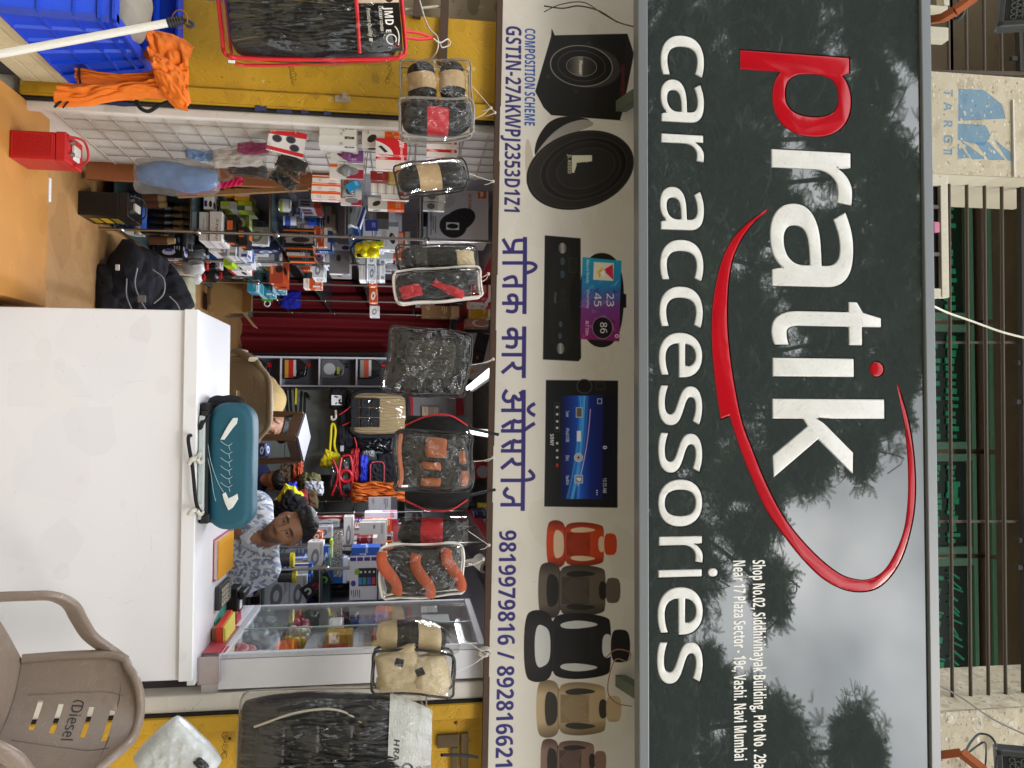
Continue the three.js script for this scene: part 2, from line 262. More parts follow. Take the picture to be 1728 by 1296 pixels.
function yp(name, geo, o, m = yellow) { return part(name, geo, m, o); }
{ // left pillar: yellow steel cladding round a roller-shutter guide
  const o = thing('yellow_pillar', 'worn yellow steel pillar on the left of the shop, with black gap at its edge', 'pillar');
  yp('cladding', box(-1.645, -1.285, 0.1, 2.45, -3.4, -3.2, 0.006), o);
  yp('shutter_guide', box(-1.281, -1.216, 0.1, 2.45, -3.38, -3.185, 0.006), o);
  yp('edge_gap', box(-1.2155, -1.2065, 0.1, 2.45, -3.37, -3.2, 0.001), o, blackGap);
  const blue = mat('#303a63', 0.7);
  for (const [ix, iy, w, h] of [[440, 183, 0.02, 0.045], [480, 188, 0.012, 0.06], [515, 189, 0.012, 0.03], [553, 191, 0.014, 0.03], [205, 176, 0.014, 0.09]]) { const p = at(ix, iy, 3.184); yp('paint_patch', shell((u, v) => V(p.x + (u - 0.5) * w * (1 + 0.3 * Math.sin(v * 7 + ix)), p.y + (v - 0.5) * h, -3.1835), 4, 6, 0.001), o, blue); }
  const h = at(578, 168, 3.18); yp('broken_bracket', [box(h.x - 0.012, h.x + 0.012, h.y - 0.03, h.y + 0.03, -3.185, -3.165), box(h.x - 0.02, h.x + 0.004, h.y + 0.0, h.y + 0.02, -3.185, -3.15)], o, mat('#a99a86', 0.9));
  yp('crack', tube([at(402, 160, 3.198), at(520, 163, 3.198), at(590, 168, 3.198), at(640, 172, 3.198), at(700, 178, 3.198)], 0.0025, 20, 5), o, brownSteel);
}
{ // neighbour's grey folding shutter to the left, brown rails
  const o = thing('grey_shutter', 'dirty grey panel shutter of the neighbouring shop with brown steel rails, left edge', 'shutter');
  for (let k = 0; k < 4; k++) part('panel', box(-2.6 + k * 0.24, -2.6 + k * 0.24 + 0.236, 0.1, 2.6, -3.36, -3.3 + 0.004 * (k % 2)), mat('#b9b4a8', 0.8, { map: rep(concreteTex, 0.35) }), o);
  for (const ix of [708, 752]) { const a = at(ix, -40, 3.22), b = at(ix - 5, ix > 730 ? 108 : 30, 3.18); part('rail', bar(a, b, ix > 730 ? 0.034 : 0.02, 0.034), brownSteel, o); }
  part('frame', bar(at(290, 33, 3.24), at(838, 74, 3.24), 0.018, 0.02), brownSteel, o);
  part('frame', bar(at(285, 8, 3.25), at(345, 38, 3.25), 0.02, 0.02), brownSteel, o);
  part('strut', bar(at(684, 16, 3.2), at(750, 10, 3.2), 0.008, 0.008), mat('#cfc9bc', 0.7), o);
}
{ // right pillar
  const o = thing('yellow_wall', 'worn yellow steel wall panel on the right of the shop, bottom of the picture', 'wall');
  yp('cladding', box(1.275, 1.95, 0.05, 2.45, -3.4, -3.215, 0.006), o);
  yp('shutter_guide', box(1.205, 1.272, 0.05, 2.45, -3.38, -3.185, 0.006), o);
  yp('edge_gap', box(1.194, 1.2045, 0.05, 2.45, -3.37, -3.19, 0.001), o, blackGap);
  const s = at(390, 1199, 3.21), e = at(388, 1252, 3.21); yp('hasp', box(s.x, e.x, s.y - 0.014, s.y + 0.014, -3.215, -3.207, 0.002), o, mat('#ae8a1c', 0.6)); yp('hasp_bolt', ball(V(e.x - 0.014, e.y, -3.207), 0.006), o, darkMetal);
  for (const [a, b, c, d] of [[738, 1262, 775, 1240], [778, 1300, 790, 1238], [762, 1310, 772, 1262], [404, 1300, 416, 1270]]) yp('bracket', boxAt(Math.min(a, c), Math.min(b, d), Math.max(a, c), Math.max(b, d), 3.2, 0.03, 0.002), o, mat('#5b4a30', 0.8));
  for (const [ix, iy] of [[762, 1205], [770, 1220], [812, 1200], [705, 1240]]) yp('bolt', ball(at(ix, iy, 3.213), 0.007, 8), o, mat('#6b5a3c', 0.8));
}
{ // white ledge trim between the yellow wall and the counter
  const o = thing('ledge_trim', 'chipped white edge trim between the counter and the yellow wall', 'trim');
  part('trim', box(1.125, 1.194, 0, 2.2, -3.3, -3.2, 0.006), whitewash, o);
  const p = thing('wall_trim', 'chipped white wall edge beside the left yellow pillar', 'trim');
  part('trim', box(-1.206, -1.172, 0.1, 2.2, -3.26, -3.228, 0.005), whitewash, p);
}
{ // cream planked cabinet under the blue crates
  const o = thing('planked_box', 'cream painted plank box under the blue crate, lower left corner', 'box');
  const cream = mat('#cfc19b', 0.7, { map: rep(T.grime, 2) });
  const y0 = 0.121, y1 = 0.318, n = 3;
  for (let k = 0; k < n; k++) part('plank', box(-1.98, -1.258, y0 + (y1 - y0) * k / n + 0.002, y0 + (y1 - y0) * (k + 1) / n - 0.002, -3.17, -2.3, 0.003), cream, o);
  part('plinth', box(-1.96, -1.275, -0.05, y0, -3.16, -2.3), mat('#45433f', 0.9), o);
}
// ---------- the big black sign ----------
const fonts = {};
for (const n of ['sans_regular', 'sans_bold']) fonts[n] = await new FontLoader().loadAsync('fonts/droid/droid_' + n + '.typeface.json');
const ring = (path, n = 10) => { const p = path.getPoints(n); const out = []; for (const q of p) if (!out.length || q.distanceTo(out[out.length - 1]) > 1e-5) out.push(q); if (out.length > 1 && out[0].distanceTo(out[out.length - 1]) < 1e-5) out.pop(); return out; };
function grow(pts, d) {                                  // offset a closed ring; positive d grows an outline given anticlockwise
  const n = pts.length, out = [];
  for (let i = 0; i < n; i++) { const a = pts[(i + n - 1) % n], b = pts[i], c = pts[(i + 1) % n]; const e1 = b.clone().sub(a).normalize(), e2 = c.clone().sub(b).normalize(), n1 = new THREE.Vector2(e1.y, -e1.x), n2 = new THREE.Vector2(e2.y, -e2.x), m = n1.clone().add(n2); const l = Math.max(m.lengthSq(), 1.3); out.push(b.clone().addScaledVector(m, 2 * d / l)); }
  return out;
}
const ccw = (p) => (THREE.ShapeUtils.isClockWise(p) ? p.slice().reverse() : p);
function glyph(ch, font, bold) { // [{outer, holes}] as point rings, emboldened
  return fonts[font].generateShapes(ch, 1).map((s) => ({ outer: grow(ccw(ring(s)), bold).filter((q) => ch !== 'p' || !((q.x > 0.225 && q.x < 0.2575 && q.y > -0.02 && q.y < 0.1) || (q.x > 0.225 && q.x < 0.252 && q.y > 0.64 && q.y < 0.685))), holes: s.holes.map((h) => grow(ccw(ring(h)), -bold)) }));
}
const SD = 2.85;                                         // sign face distance
function fit(parts, ix0, ix1, iy0, iy1) {
  const all = parts.flatMap((p) => p.outer), bx = [Math.min(...all.map((p) => p.x)), Math.max(...all.map((p) => p.x))], by = [Math.min(...all.map((p) => p.y)), Math.max(...all.map((p) => p.y))];
  const im = (ix0 + ix1) / 2, ym = (iy0 + iy1) / 2, X0 = at(im, iy0, SD).x, X1 = at(im, iy1, SD).x, Y0 = at(ix0, ym, SD).y, Y1 = at(ix1, ym, SD).y;
  const f = (p) => new THREE.Vector2(X0 + (p.x - bx[0]) / (bx[1] - bx[0]) * (X1 - X0), Y0 + (p.y - by[0]) / (by[1] - by[0]) * (Y1 - Y0));
  return parts.map((p) => ({ outer: p.outer.map(f), holes: p.holes.map((h) => h.map(f)) }));
}
const signLetters = [];
const L1 = [['p', 1249, 1437, 90, 229, 1], ['r', 1302, 1439, 254, 344], ['a', 1300, 1441, 344, 484], ['t', 1302, 1488, 508, 583], ['i', 1304, 1442, 604, 636, 2], ['k', 1304, 1494, 673, 806]];
const L2 = [['c', 1115, 1189, 59, 129], ['a', 1115, 1189, 134, 206], ['r', 1116, 1189, 226, 272], ['a', 1114, 1189, 315, 388], ['c', 1114, 1188, 404, 474], ['c', 1113, 1187, 483, 553], ['e', 1112, 1186, 561, 637], ['s', 1111, 1186, 650, 718], ['s', 1111, 1186, 730, 798], ['o', 1111, 1186, 809, 889], ['r', 1112, 1187, 905, 951], ['i', 1111, 1212, 960, 975], ['e', 1110, 1187, 991, 1072], ['s', 1109, 1187, 1083, 1154]];
for (const [ch, a, b, c, d, kind] of L1) {
  if (kind === 2) { // stem and round dot apart
    const x0 = at(1373, c, SD).x, x1 = at(1373, d, SD).x, y0 = at(a, 620, SD).y, y1 = at(b, 620, SD).y, q = at(1480, 623, SD);
    signLetters.push({ ch: 'i', red: false, shapes: [{ outer: [[x0, y0], [x1, y0], [x1, y1], [x0, y1]].map((p) => new THREE.Vector2(...p)), holes: [] }] });
    signLetters.push({ ch: 'dot', red: true, shapes: [{ outer: Array.from({ length: 28 }, (_, i) => new THREE.Vector2(q.x + 0.031 * Math.cos(i / 28 * 6.2832), q.y + 0.031 * Math.sin(i / 28 * 6.2832))), holes: [] }] });
  } else signLetters.push({ ch, red: kind === 1, shapes: fit(glyph(ch, 'sans_regular', 0.016), a, b, c, d) });
}
for (const [ch, a, b, c, d] of L2) signLetters.push({ ch, red: false, shapes: fit(glyph(ch, 'sans_regular', 0.012), a, b, c, d) });
{ // red sweep round the name, traced along both edges
  const outer = [[1300, 351], [1266, 372], [1240, 398], [1224, 425], [1212, 460], [1203, 510], [1200.5, 545], [1201, 580], [1205, 630], [1210, 670], [1216, 708], [1231, 702], [1240, 730], [1251, 762], [1270, 810], [1293, 860], [1318, 897], [1357, 946], [1390, 977], [1422, 994], [1450, 999], [1478, 994], [1500, 977], [1521, 945], [1536, 900], [1544, 855], [1545, 800], [1540, 745], [1530, 695], [1513, 642]];
  const inner = [[1519, 675], [1526, 715], [1531, 760], [1533, 800], [1532, 850], [1525, 897], [1510, 935], [1493, 962], [1477, 974], [1460, 979], [1440, 977], [1420, 970], [1385, 944], [1341, 897], [1316, 860], [1290, 808], [1270, 758], [1253, 712], [1242, 660], [1234, 610], [1229, 560], [1228, 520], [1231, 470], [1238, 435], [1254, 400], [1275, 373]];
  const smooth = (p, keep = []) => { const c = new THREE.CatmullRomCurve3(p.map(([a, b]) => at(a, b, SD)), false, 'centripetal'); return c.getPoints(p.length * 4).map((q) => new THREE.Vector2(q.x, q.y)); };
  const o1 = smooth(outer.slice(0, 11)), o2 = smooth(outer.slice(11)), inn = smooth([outer[outer.length - 1], ...inner, outer[0]]);
  signLetters.push({ ch: 'sweep', red: true, shapes: [{ outer: ccw([...o1, ...o2, ...inn.slice(1, -1)]), holes: [] }] });
}
{
  const o = thing('shop_sign', 'large black glossy shop sign with white and red lettering in a grey metal frame', 'sign');
  const y0 = at(1093, 648, SD).y, y1 = at(1559, 648, SD).y, X0 = -2.1, X1 = 2.1;
  const dust = paintTexture('#ffffff', (g) => { scratches(g, 500, ['#9a9a9a', '#c8c8c8'], 120, 1, 0.25); speckle(g, 500, ['#777777'], 0.5, 1.6, 0.4); });
  const acrylic = new THREE.MeshPhysicalMaterial({ color: '#434949', roughness: 0.022, ior: 2.1, map: rep(paintTexture('#c9cccb', (g) => { for (let i = 0; i < 900; i++) { g.globalAlpha = R(0.03, 0.16); g.fillStyle = pick(['#ffffff', '#8a8f8f', '#e8ecec']); g.fillRect(R(1024), R(1024), R(30, 300), R(0.6, 2)); } speckle(g, 240, ['#ffffff', '#f2f2ee'], 0.5, 1.8, 0.7); g.globalAlpha = 1; }), 0.8), roughnessMap: rep(field(256, (u, v) => 0.55 + 0.7 * Math.max(0, pf(u, v, 5, 4, 31) + 0.15)), 0.7) });
  const rect = new THREE.Shape([[X0, y0], [X1, y0], [X1, y1], [X0, y1]].map((p) => new THREE.Vector2(...p))), islands = [];
  for (const l of signLetters) for (const s of l.shapes) { rect.holes.push(new THREE.Path(grow(s.outer, 0.0022))); for (const h of s.holes) islands.push(new THREE.Shape(grow(h, -0.0022))); }
  const ex = (s) => new THREE.ExtrudeGeometry(s, { depth: 0.012, bevelEnabled: false, curveSegments: 1 }).translate(0, 0, -SD - 0.012);
  part('panel', mapUV(merge([rect, ...islands].map(ex))), acrylic, o);
  part('back_board', box(X0, X1, y0, y1, -SD - 0.05, -SD - 0.022, 0), mat('#1c1d1d', 0.8), o);
  const whiteL = new THREE.MeshPhysicalMaterial({ color: '#e3e3df', roughness: 0.16, map: rep(T.grime, 2.2) }), redL = new THREE.MeshPhysicalMaterial({ color: '#b5101f', roughness: 0.14, map: rep(T.grime, 2.2) });
  for (const l of signLetters) {
    const g = merge(l.shapes.map((s) => { const sh = new THREE.Shape(s.outer); sh.holes = s.holes.map((h) => new THREE.Path(h)); return new THREE.ExtrudeGeometry(sh, { depth: 0.008, bevelEnabled: true, bevelThickness: 0.007, bevelSize: 0.007, bevelOffset: -0.007, bevelSegments: 4, curveSegments: 1 }).translate(0, 0, -SD - 0.0155); }));
    part(l.ch === 'dot' ? 'letter_dot' : l.ch === 'sweep' ? 'sweep' : 'letter', mapUV(toCreasedNormals(g, 0.2)), l.red ? redL : whiteL, o, l.ch.length > 1 ? (l.ch === 'dot' ? 'red dot over the letter i' : 'red curved sweep around the name') : (l.red ? 'red' : 'white') + ' letter ' + l.ch);
  }
  const sw = (y1 - y0);
  part('frame_bar', box(X0 - 0.05, X1 + 0.05, y0 - 0.04, y0 - 0.001, -SD - 0.05, -SD + 0.014, 0.004), aluminium, o);
  part('frame_bar', box(X0 - 0.05, X1 + 0.05, y1 + 0.001, y1 + 0.044, -SD - 0.1, -SD + 0.014, 0.004), aluminium, o);
  for (const x of [X0 - 0.05, X1]) part('frame_bar', box(x, x + 0.05, y0, y1, -SD - 0.1, -SD + 0.014, 0.004), aluminium, o);
  const decal = mat('#eceae4', 0.35);
  const lines = [['Shop No.02, Siddhivinayak Building, Plot No . 29a', 1271, 1292, 945, 1296], ['Near 17 Plaza Sector - 19c, Vashi. Navi Mumbai', 1238, 1259, 946, 1283]];
  for (const [text, ia, ib, ja, jb] of lines) {
    const shapes = fonts.sans_bold.generateShapes(text, 1), g = new THREE.ShapeGeometry(shapes, 5); g.computeBoundingBox(); const b = g.boundingBox;
    const cap = fonts.sans_bold.generateShapes('S', 1), cg = new THREE.ShapeGeometry(cap); cg.computeBoundingBox();
    const A = at(ia, (ja + jb) / 2, SD), B = at(ib, (ja + jb) / 2, SD), x0 = at((ia + ib) / 2, ja, SD).x, x1 = at((ia + ib) / 2, jb, SD).x, sy = (B.y - A.y) / (cg.boundingBox.max.y - cg.boundingBox.min.y), sx = (x1 - x0) / (b.max.x - b.min.x);
    part('address_line', g.translate(-b.min.x, 0, 0).scale(sx, sy, 1).translate(x0, A.y, -SD + 0.0015), decal, o);
  }
  // arms that carry the sign in front of the fascia
  const olive = mat('#4a5242', 0.7);
  for (const iy of [178, 1150]) { const p = at(1052, iy, 3.14), q = at(1078, iy + (iy < 600 ? -14 : 14), 2.95); part('support_arm', bar(V(p.x, p.y - 0.01, -3.16), V(q.x, q.y, -2.9), 0.045, 0.045), olive, o); }
}
// ---------- printed fascia banner ----------
{
  const BD = 3.15, bx0 = -1.85, bx1 = 1.75, by0 = 1.86, by1 = 2.72, S = 2048 / (bx1 - bx0), c = canvas(2048, Math.round((by1 - by0) * S)), g = c.getContext('2d');
  const P = (ix, iy) => { const p = at(ix, iy, BD); return [(p.x - bx0) * S, (by1 - p.y) * S]; };
  const poly = (pts, fill, stroke, w = 1) => { g.beginPath(); pts.forEach((p, i) => (i ? g.lineTo(...P(...p)) : g.moveTo(...P(...p)))); g.closePath(); if (fill) { g.fillStyle = fill; g.fill(); } if (stroke) { g.strokeStyle = stroke; g.lineWidth = w; g.stroke(); } };
  const soft = (pts, fill, stroke, w = 1) => { const n = pts.length, m = (a, b) => { const A = P(...a), B = P(...b); return [(A[0] + B[0]) / 2, (A[1] + B[1]) / 2]; }; g.beginPath(); g.moveTo(...m(pts[n - 1], pts[0])); pts.forEach((p, i) => g.quadraticCurveTo(...P(...p), ...m(p, pts[(i + 1) % n]))); g.closePath(); if (fill) { g.fillStyle = fill; g.fill(); } if (stroke) { g.strokeStyle = stroke; g.lineWidth = w; g.stroke(); } };
  const oval = (ix, iy, rx, ry, fill, stroke, w = 1, rot = 0) => { const [x, y] = P(ix, iy), k = S * BD / FOCAL; g.beginPath(); g.ellipse(x, y, ry * k, rx * k, rot, 0, 6.2832); if (fill) { g.fillStyle = fill; g.fill(); } if (stroke) { g.strokeStyle = stroke; g.lineWidth = w; g.stroke(); } };
  const text = (s, ix0, iy0, iy1, capPx, colour, weight = 'bold', tilt = 0) => { const [x, y] = P(ix0, iy0), [x1, y1] = P(ix0 + tilt, iy1), k = S * BD / FOCAL; g.save(); g.translate(x, y); g.rotate(Math.atan2(y1 - y, x1 - x)); g.font = weight + ' 100px sans-serif'; const h = capPx * k / 71.4, w = Math.hypot(x1 - x, y1 - y) / g.measureText(s).width; g.scale(w, h); g.fillStyle = colour; g.textBaseline = 'alphabetic'; g.fillText(s, 0, 0); g.restore(); };
  const grad = (ix0, iy0, ix1, iy1, stops) => { const q = g.createLinearGradient(...P(ix0, iy0), ...P(ix1, iy1)); stops.forEach(([t, col]) => q.addColorStop(t, col)); return q; };
  g.fillStyle = '#d2cdc4'; g.fillRect(0, 0, c.width, c.height);
  blotch(g, 90, ['#c6c0b4', '#d8d3ca', '#cac3b6', '#bdb5a6'], 12, 90, 0.22, c.width, c.height); scratches(g, 60, ['#b3aa9a', '#a49a88'], 60, 1.2, 0.35, c.width, c.height); speckle(g, 220, ['#8d8371', '#a79c88'], 0.6, 2, 0.5, c.width, c.height);
  text('GSTIN-27AKWPJ2353D1Z1', 854, 42, 361, 27, '#2f2a66', 'bold', -3);
  text('COMPOSITION SCHEME', 886, 47, 213, 18, '#20489c', 'bold', -1);
  text('9819979816 / 892816621', 843, 894, 1300, 29, '#2f2a6e', 'bold', -7);
  // shop name in Devanagari, drawn as pen strokes along the head line
  const glyphs = {
    pra: [[[.14, 1], [.13, .68], [.2, .46], [.62, .44]], [[.64, 1], [.64, 0]], [[.62, .36], [.08, .02]]],
    i: [[[.2, 1], [.2, 0]], [[.2, 1], [.15, 1.3], [.5, 1.55], [.95, 1.3], [1.05, 1.02]]],
    ta: [[[.66, 1], [.66, 0]], [[.64, .62], [.3, .64], [.16, .42], [.38, .06]]],
    ka: [[[.5, 1], [.5, 0]], [[.5, .64], [.22, .7], [.08, .46], [.22, .22], [.5, .42]], [[.5, .62], [.78, .68], [.94, .46], [.84, .18]]],
    aa: [[[.5, 1], [.5, 0]]],
    ra: [[[.4, 1], [.52, .76], [.36, .52], [.1, .5]], [[.22, .5], [.72, .02]]],
    a: [[[.06, .84], [.28, .98], [.42, .76], [.18, .56], [.42, .5], [.46, .2], [.22, .04], [0, .26]], [[.36, .52], [.76, .52]], [[.78, 1], [.78, 0]], [[.52, 1.5], [.64, 1.2], [.86, 1.2], [.98, 1.5]]],
    sa: [[[.22, 1], [.34, .74], [.14, .5], [.72, .5]], [[.26, .48], [.56, .04]], [[.74, 1], [.74, 0]]],
    e: [[[.74, 1], [.5, 1.26], [.36, 1.5]]],
    ii: [[[.5, 1], [.5, 0]], [[.5, 1], [.46, 1.4], [.1, 1.52], [-.25, 1.25]]],
    ja: [[[.74, 1], [.74, 0]], [[.74, .56], [.46, .62], [.42, .28], [.2, .12], [.02, .34]]],
  };
  const words = [[400, 530, [['pra', 40], ['i', 20], ['ta', 34], ['ka', 36]]], [551, 638, [['ka', 38], ['aa', 17], ['ra', 30]]], [658, 862, [['a', 42], ['sa', 32, 'e'], ['sa', 32], ['ra', 28], ['ii', 22], ['ja', 38]]]];
  const k = S * BD / FOCAL; g.lineCap = 'butt'; g.lineJoin = 'round'; g.strokeStyle = '#332c6c';
  for (const [a, b, list] of words) {
    const base = (iy) => 848 - (iy - 400) * 0.0085, top = (iy) => base(iy) + 38, total = list.reduce((s, q) => s + q[1], 0); let x = a;
    g.lineWidth = 7.2 * k; g.beginPath(); g.moveTo(...P(top(a), a)); g.lineTo(...P(top(b), b)); g.stroke(); g.lineWidth = 6 * k;
    for (const [ch, w0, extra] of list) {
      const w = w0 * (b - a) / total;
      for (const st of [...glyphs[ch], ...(extra ? glyphs[extra] : [])]) { const pts = st.map(([u, v]) => P(base(x) + v * 38, x + u * w)); g.beginPath(); g.moveTo(...pts[0]); if (pts.length === 2) g.lineTo(...pts[1]); else { for (let i = 1; i < pts.length - 1; i++) { const e = i === pts.length - 2 ? pts[i + 1] : [(pts[i][0] + pts[i + 1][0]) / 2, (pts[i][1] + pts[i + 1][1]) / 2]; g.quadraticCurveTo(...pts[i], ...e); } } g.stroke(); }
      x += w;
    }
  }
  // boxed subwoofer
  poly([[931, 48], [936, 60], [1058, 58], [1066, 90], [1046, 203], [1052, 204], [930, 195], [917, 182], [903, 155], [930, 62]], '#16120f');
  poly([[1058, 58], [1069, 92], [1050, 190], [1046, 203], [1040, 190]], '#241c19'); text('subwoofer', 1053, 168, 110, 7, '#7c2222', 'italic bold');
  oval(992, 114, 58, 37, '#3a3532'); oval(981, 112, 55, 36, '#100d0c', '#8d8883', 2.5); oval(981, 112, 42, 27, '#0b0908', '#3d3936', 3); oval(981, 113, 27, 17.5, grad(960, 110, 1005, 115, [[0, '#2b2622'], [.45, '#8f8780'], [.55, '#3a332f'], [1, '#191512']]), '#958e87', 1.5); text('Pioneer', 977, 102, 126, 6, '#e8e4df', 'italic bold');
  for (const [i, j] of [[1035, 97], [1030, 136], [993, 74], [925, 130], [972, 155]]) oval(i, j, 2.5, 2, '#050404', '#6a645e', 1);
  // bare subwoofer
  soft([[905, 232], [935, 195], [1000, 200], [990, 215], [930, 250], [900, 270]], '#17120f'); soft([[900, 262], [940, 215], [985, 199], [1008, 210], [975, 222], [935, 240], [908, 272]], '#9a948e'); soft([[886, 240], [892, 232], [900, 262], [905, 320], [895, 330], [886, 290]], '#b7ad9d');
  g.save(); { const [cx, cy] = P(980, 287); g.translate(cx, cy); g.rotate(-0.36); const el = (a, b, f, s, w = 1, dx = 0, dy = 0) => { g.beginPath(); g.ellipse(dx * k, dy * k, a * k, b * k, 0, 0, 6.2832); if (f) { g.fillStyle = f; g.fill(); } if (s) { g.strokeStyle = s; g.lineWidth = w; g.stroke(); } };
    el(66, 99, '#1b1715'); el(63, 95, '#231f1d', '#3a3532', 2, 0, -2); el(52, 80, '#0f0c0b', '#38322f', 3, 0, -6); el(45, 68, '#1d1917', '#2c2725', 5, 0, -6); el(33, 54, '#24211f', '#3a3633', 2, 0, -10); } g.restore();
  poly([[965, 262], [999, 262], [999, 272], [973, 275], [973, 279], [969, 292], [965, 291]], '#d8d4bf'); poly([[986, 262], [999, 262], [999, 272], [988, 274]], '#d8d4bf'); text('JL AUDIO', 958, 261, 293, 6, '#cfc9b0');
  // single-DIN radio with a phone docked on it
  poly([[920, 398], [979, 403], [980, 604], [976, 609], [917, 606]], '#151312', '#2b2826', 2); soft([[928, 412], [972, 414], [970, 598], [926, 596]], '#1e1c1b');
  for (const [i, j, r, col] of [[949, 419, 10, '#a7a39f'], [949, 441, 7.5, '#41505c'], [949, 463, 7.5, '#41505c'], [946, 547, 6, '#4a5a66'], [945, 567, 6, '#4a5a66'], [946, 588, 10, '#a7a39f']]) { oval(i, j, r * .8, r, grad(i - r, j, i + r, j, [[0, '#111'], [.5, col], [1, '#222']]), '#0a0a0a', 1.5); }
  poly([[960, 436], [972, 437], [972, 460], [960, 459]], null, '#3a3835', 1.5); text('00:15:27', 945, 488, 522, 9, '#2a2e33'); text('Pioneer', 935, 493, 512, 5, '#8b8884', 'italic');
  soft([[962, 467], [979, 467], [979, 541], [962, 541]], '#0f0e0d');
  soft([[979, 425], [1055, 430], [1050, 588], [977, 584]], '#171417'); soft([[979, 425], [1055, 429], [1051, 588], [977, 584]], '#1a1719');
  const scr = [[983, 434], [1049, 440], [1045, 576], [979, 572]]; poly(scr, grad(1010, 434, 1010, 576, [[0, '#1fa5c9'], [.35, '#2f84c4'], [.6, '#7c3f8f'], [1, '#8a1d63']]));
  for (let q = 0; q < 70; q++) { const i = R(984, 1042), j = R(440, 566), e = 10; const t = (j - 436) / 138; g.globalAlpha = 0.4; poly([[i, j], [i + R(-e, e), j + R(2, e)], [i + R(2, e), j + R(-e, e)]], t < .35 ? pick(['#59c9e6', '#0f6f9f', '#d8f3fa', '#2a8fd0']) : t < .65 ? pick(['#6b5fc0', '#214f9f', '#b77fd0', '#3a2f7f']) : pick(['#a12f86', '#5c1250', '#d05fae', '#3f0c3f'])); } g.globalAlpha = 1;
  poly([[1002, 442], [1036, 444], [1035, 474], [1001, 472]], '#f1ead6'); poly([[1018, 456], [1034, 446], [1035, 472]], '#d52a5a'); poly([[1008, 458], [1018, 450], [1012, 470]], '#f0c52e'); poly([[1012, 460], [1022, 455], [1020, 468]], '#ffffff');
  text('23', 1024, 494, 518, 13, '#eef3f6', ''); text('45', 1003, 494, 518, 13, '#eef3f6', ''); oval(1017, 553, 18, 19, '#15121a', '#9aa2ad', 1.5); text('86', 1013, 543, 563, 12, '#f1f1f4', ''); text('ALT 50m', 988, 541, 566, 6, '#e9dfe8', ''); text('Natural Beauty', 990, 438, 478, 5, '#d7e9f2', ''); text('Thursday', 990, 488, 520, 5, '#e3dff0', '');
  oval(1041, 567, 2.6, 2.6, null, '#fff', 2); poly([[1052, 496], [1057, 496], [1057, 519], [1052, 519]], '#141215');
  // double-DIN screen
  poly([[922, 642], [1042, 643], [1041, 856], [919, 854]], '#141516', '#2c2d2f', 2); oval(986, 652, 13, 12, '#0b0b0c', '#4b4c4f', 2.5); poly([[1006, 645], [1020, 645], [1020, 657], [1006, 657]], null, '#3a3b3d', 2);
  poly([[948, 668], [1034, 666], [1034, 842], [946, 842]], grad(950, 700, 1034, 700, [[0, '#0b1450'], [.35, '#1f5fd0'], [.55, '#132a80'], [1, '#10134a']]));
  poly([[1018, 667], [1034, 666], [1034, 842], [1016, 842]], '#0d0f24');
  for (let q = 0; q < 26; q++) { g.globalAlpha = R(.12, .4); g.strokeStyle = pick(['#3fb0ff', '#7fd8ff', '#1c6fe6']); g.lineWidth = R(1, 5); g.beginPath(); g.moveTo(...P(984 + R(-8, 8), 668)); g.quadraticCurveTo(...P(982 + R(-8, 8), 760), ...P(966 + R(-14, 14), 842)); g.stroke(); } g.globalAlpha = 1;
  g.strokeStyle = '#eec3e8'; g.lineWidth = 2; g.beginPath(); g.moveTo(...P(996, 690)); g.quadraticCurveTo(...P(992, 760), ...P(975, 820)); g.stroke();
  poly([[972, 688], [982, 688], [982, 704], [972, 704]], '#6a6258', '#ddd', 1.5); poly([[973, 727], [980, 727], [980, 745], [973, 745]], '#eef'); oval(976, 772, 7.5, 7.5, '#b9bcc4', '#eee', 1); oval(976, 772, 2, 2, '#445'); poly([[970, 802], [983, 802], [983, 815], [970, 815]], '#8e97a6', '#dde', 1.5); text('P', 973, 806, 812, 7, '#fff');
  for (const [s, a, b] of [['Tuner', 693, 704], ['iPod/USB', 722, 746], ['Disc', 768, 778], ['Pandora', 802, 818]]) text(s, 955, a, b, 6, '#e6e9f5', '');
  text('0', 1017, 752, 758, 7, '#e9ecf2'); text('10:35 AM', 1017, 806, 832, 7, '#e9ecf2', ''); poly([[1008, 673], [1015, 673], [1015, 681], [1008, 681]], null, '#e9ecf2', 1.5); text('...', 1006, 826, 836, 9, '#fff'); text('SONY', 928, 732, 752, 6, '#d9dadd', 'bold'); poly([[936, 680], [944, 680], [944, 728], [936, 728]], null, '#4b4c50', 1.2);
  for (const j of [685, 697, 709, 720, 746, 758, 770]) poly([[938, j], [942, j], [942, j + 4], [938, j + 4]], '#bfc2c8'); poly([[938, 782], [942, 782], [942, 788], [938, 788]], '#b32a2a');
  // five car seats
  const seat = (ix0, iy0, s, main, dark, inset, back) => { // ix0: front of the cushion, iy0: middle of the seat
    const q = (a, b) => [ix0 + a * s, iy0 + b * s], pp = (l) => l.map(([a, b]) => q(a, b));
    const sh = (c1, c2) => grad(ix0, iy0 - 40 * s, ix0, iy0 + 40 * s, [[0, c2], [.25, c1], [.75, c1], [1, c2]]);
    soft(pp([[0, -34], [12, -42], [30, -38], [33, -20], [33, 20], [30, 38], [12, 42], [0, 34]]), sh(main, back));
    soft(pp([[12, -26], [26, -22], [30, -12], [30, 12], [26, 22], [12, 26]]), inset); poly(pp([[30, -30], [33, -28], [33, 28], [30, 30]]), dark);
    soft(pp([[31, -28], [38, -36], [64, -38], [94, -33], [98, -26], [98, 26], [94, 33], [64, 38], [38, 36], [31, 28]]), sh(main, back));
    soft(pp([[40, -26], [62, -30], [90, -24], [60, -19], [42, -20]]), inset); soft(pp([[40, 26], [62, 30], [90, 24], [60, 19], [42, 20]]), inset);
    poly(pp([[34, -20], [74, -19], [74, 19], [34, 20]]), dark);
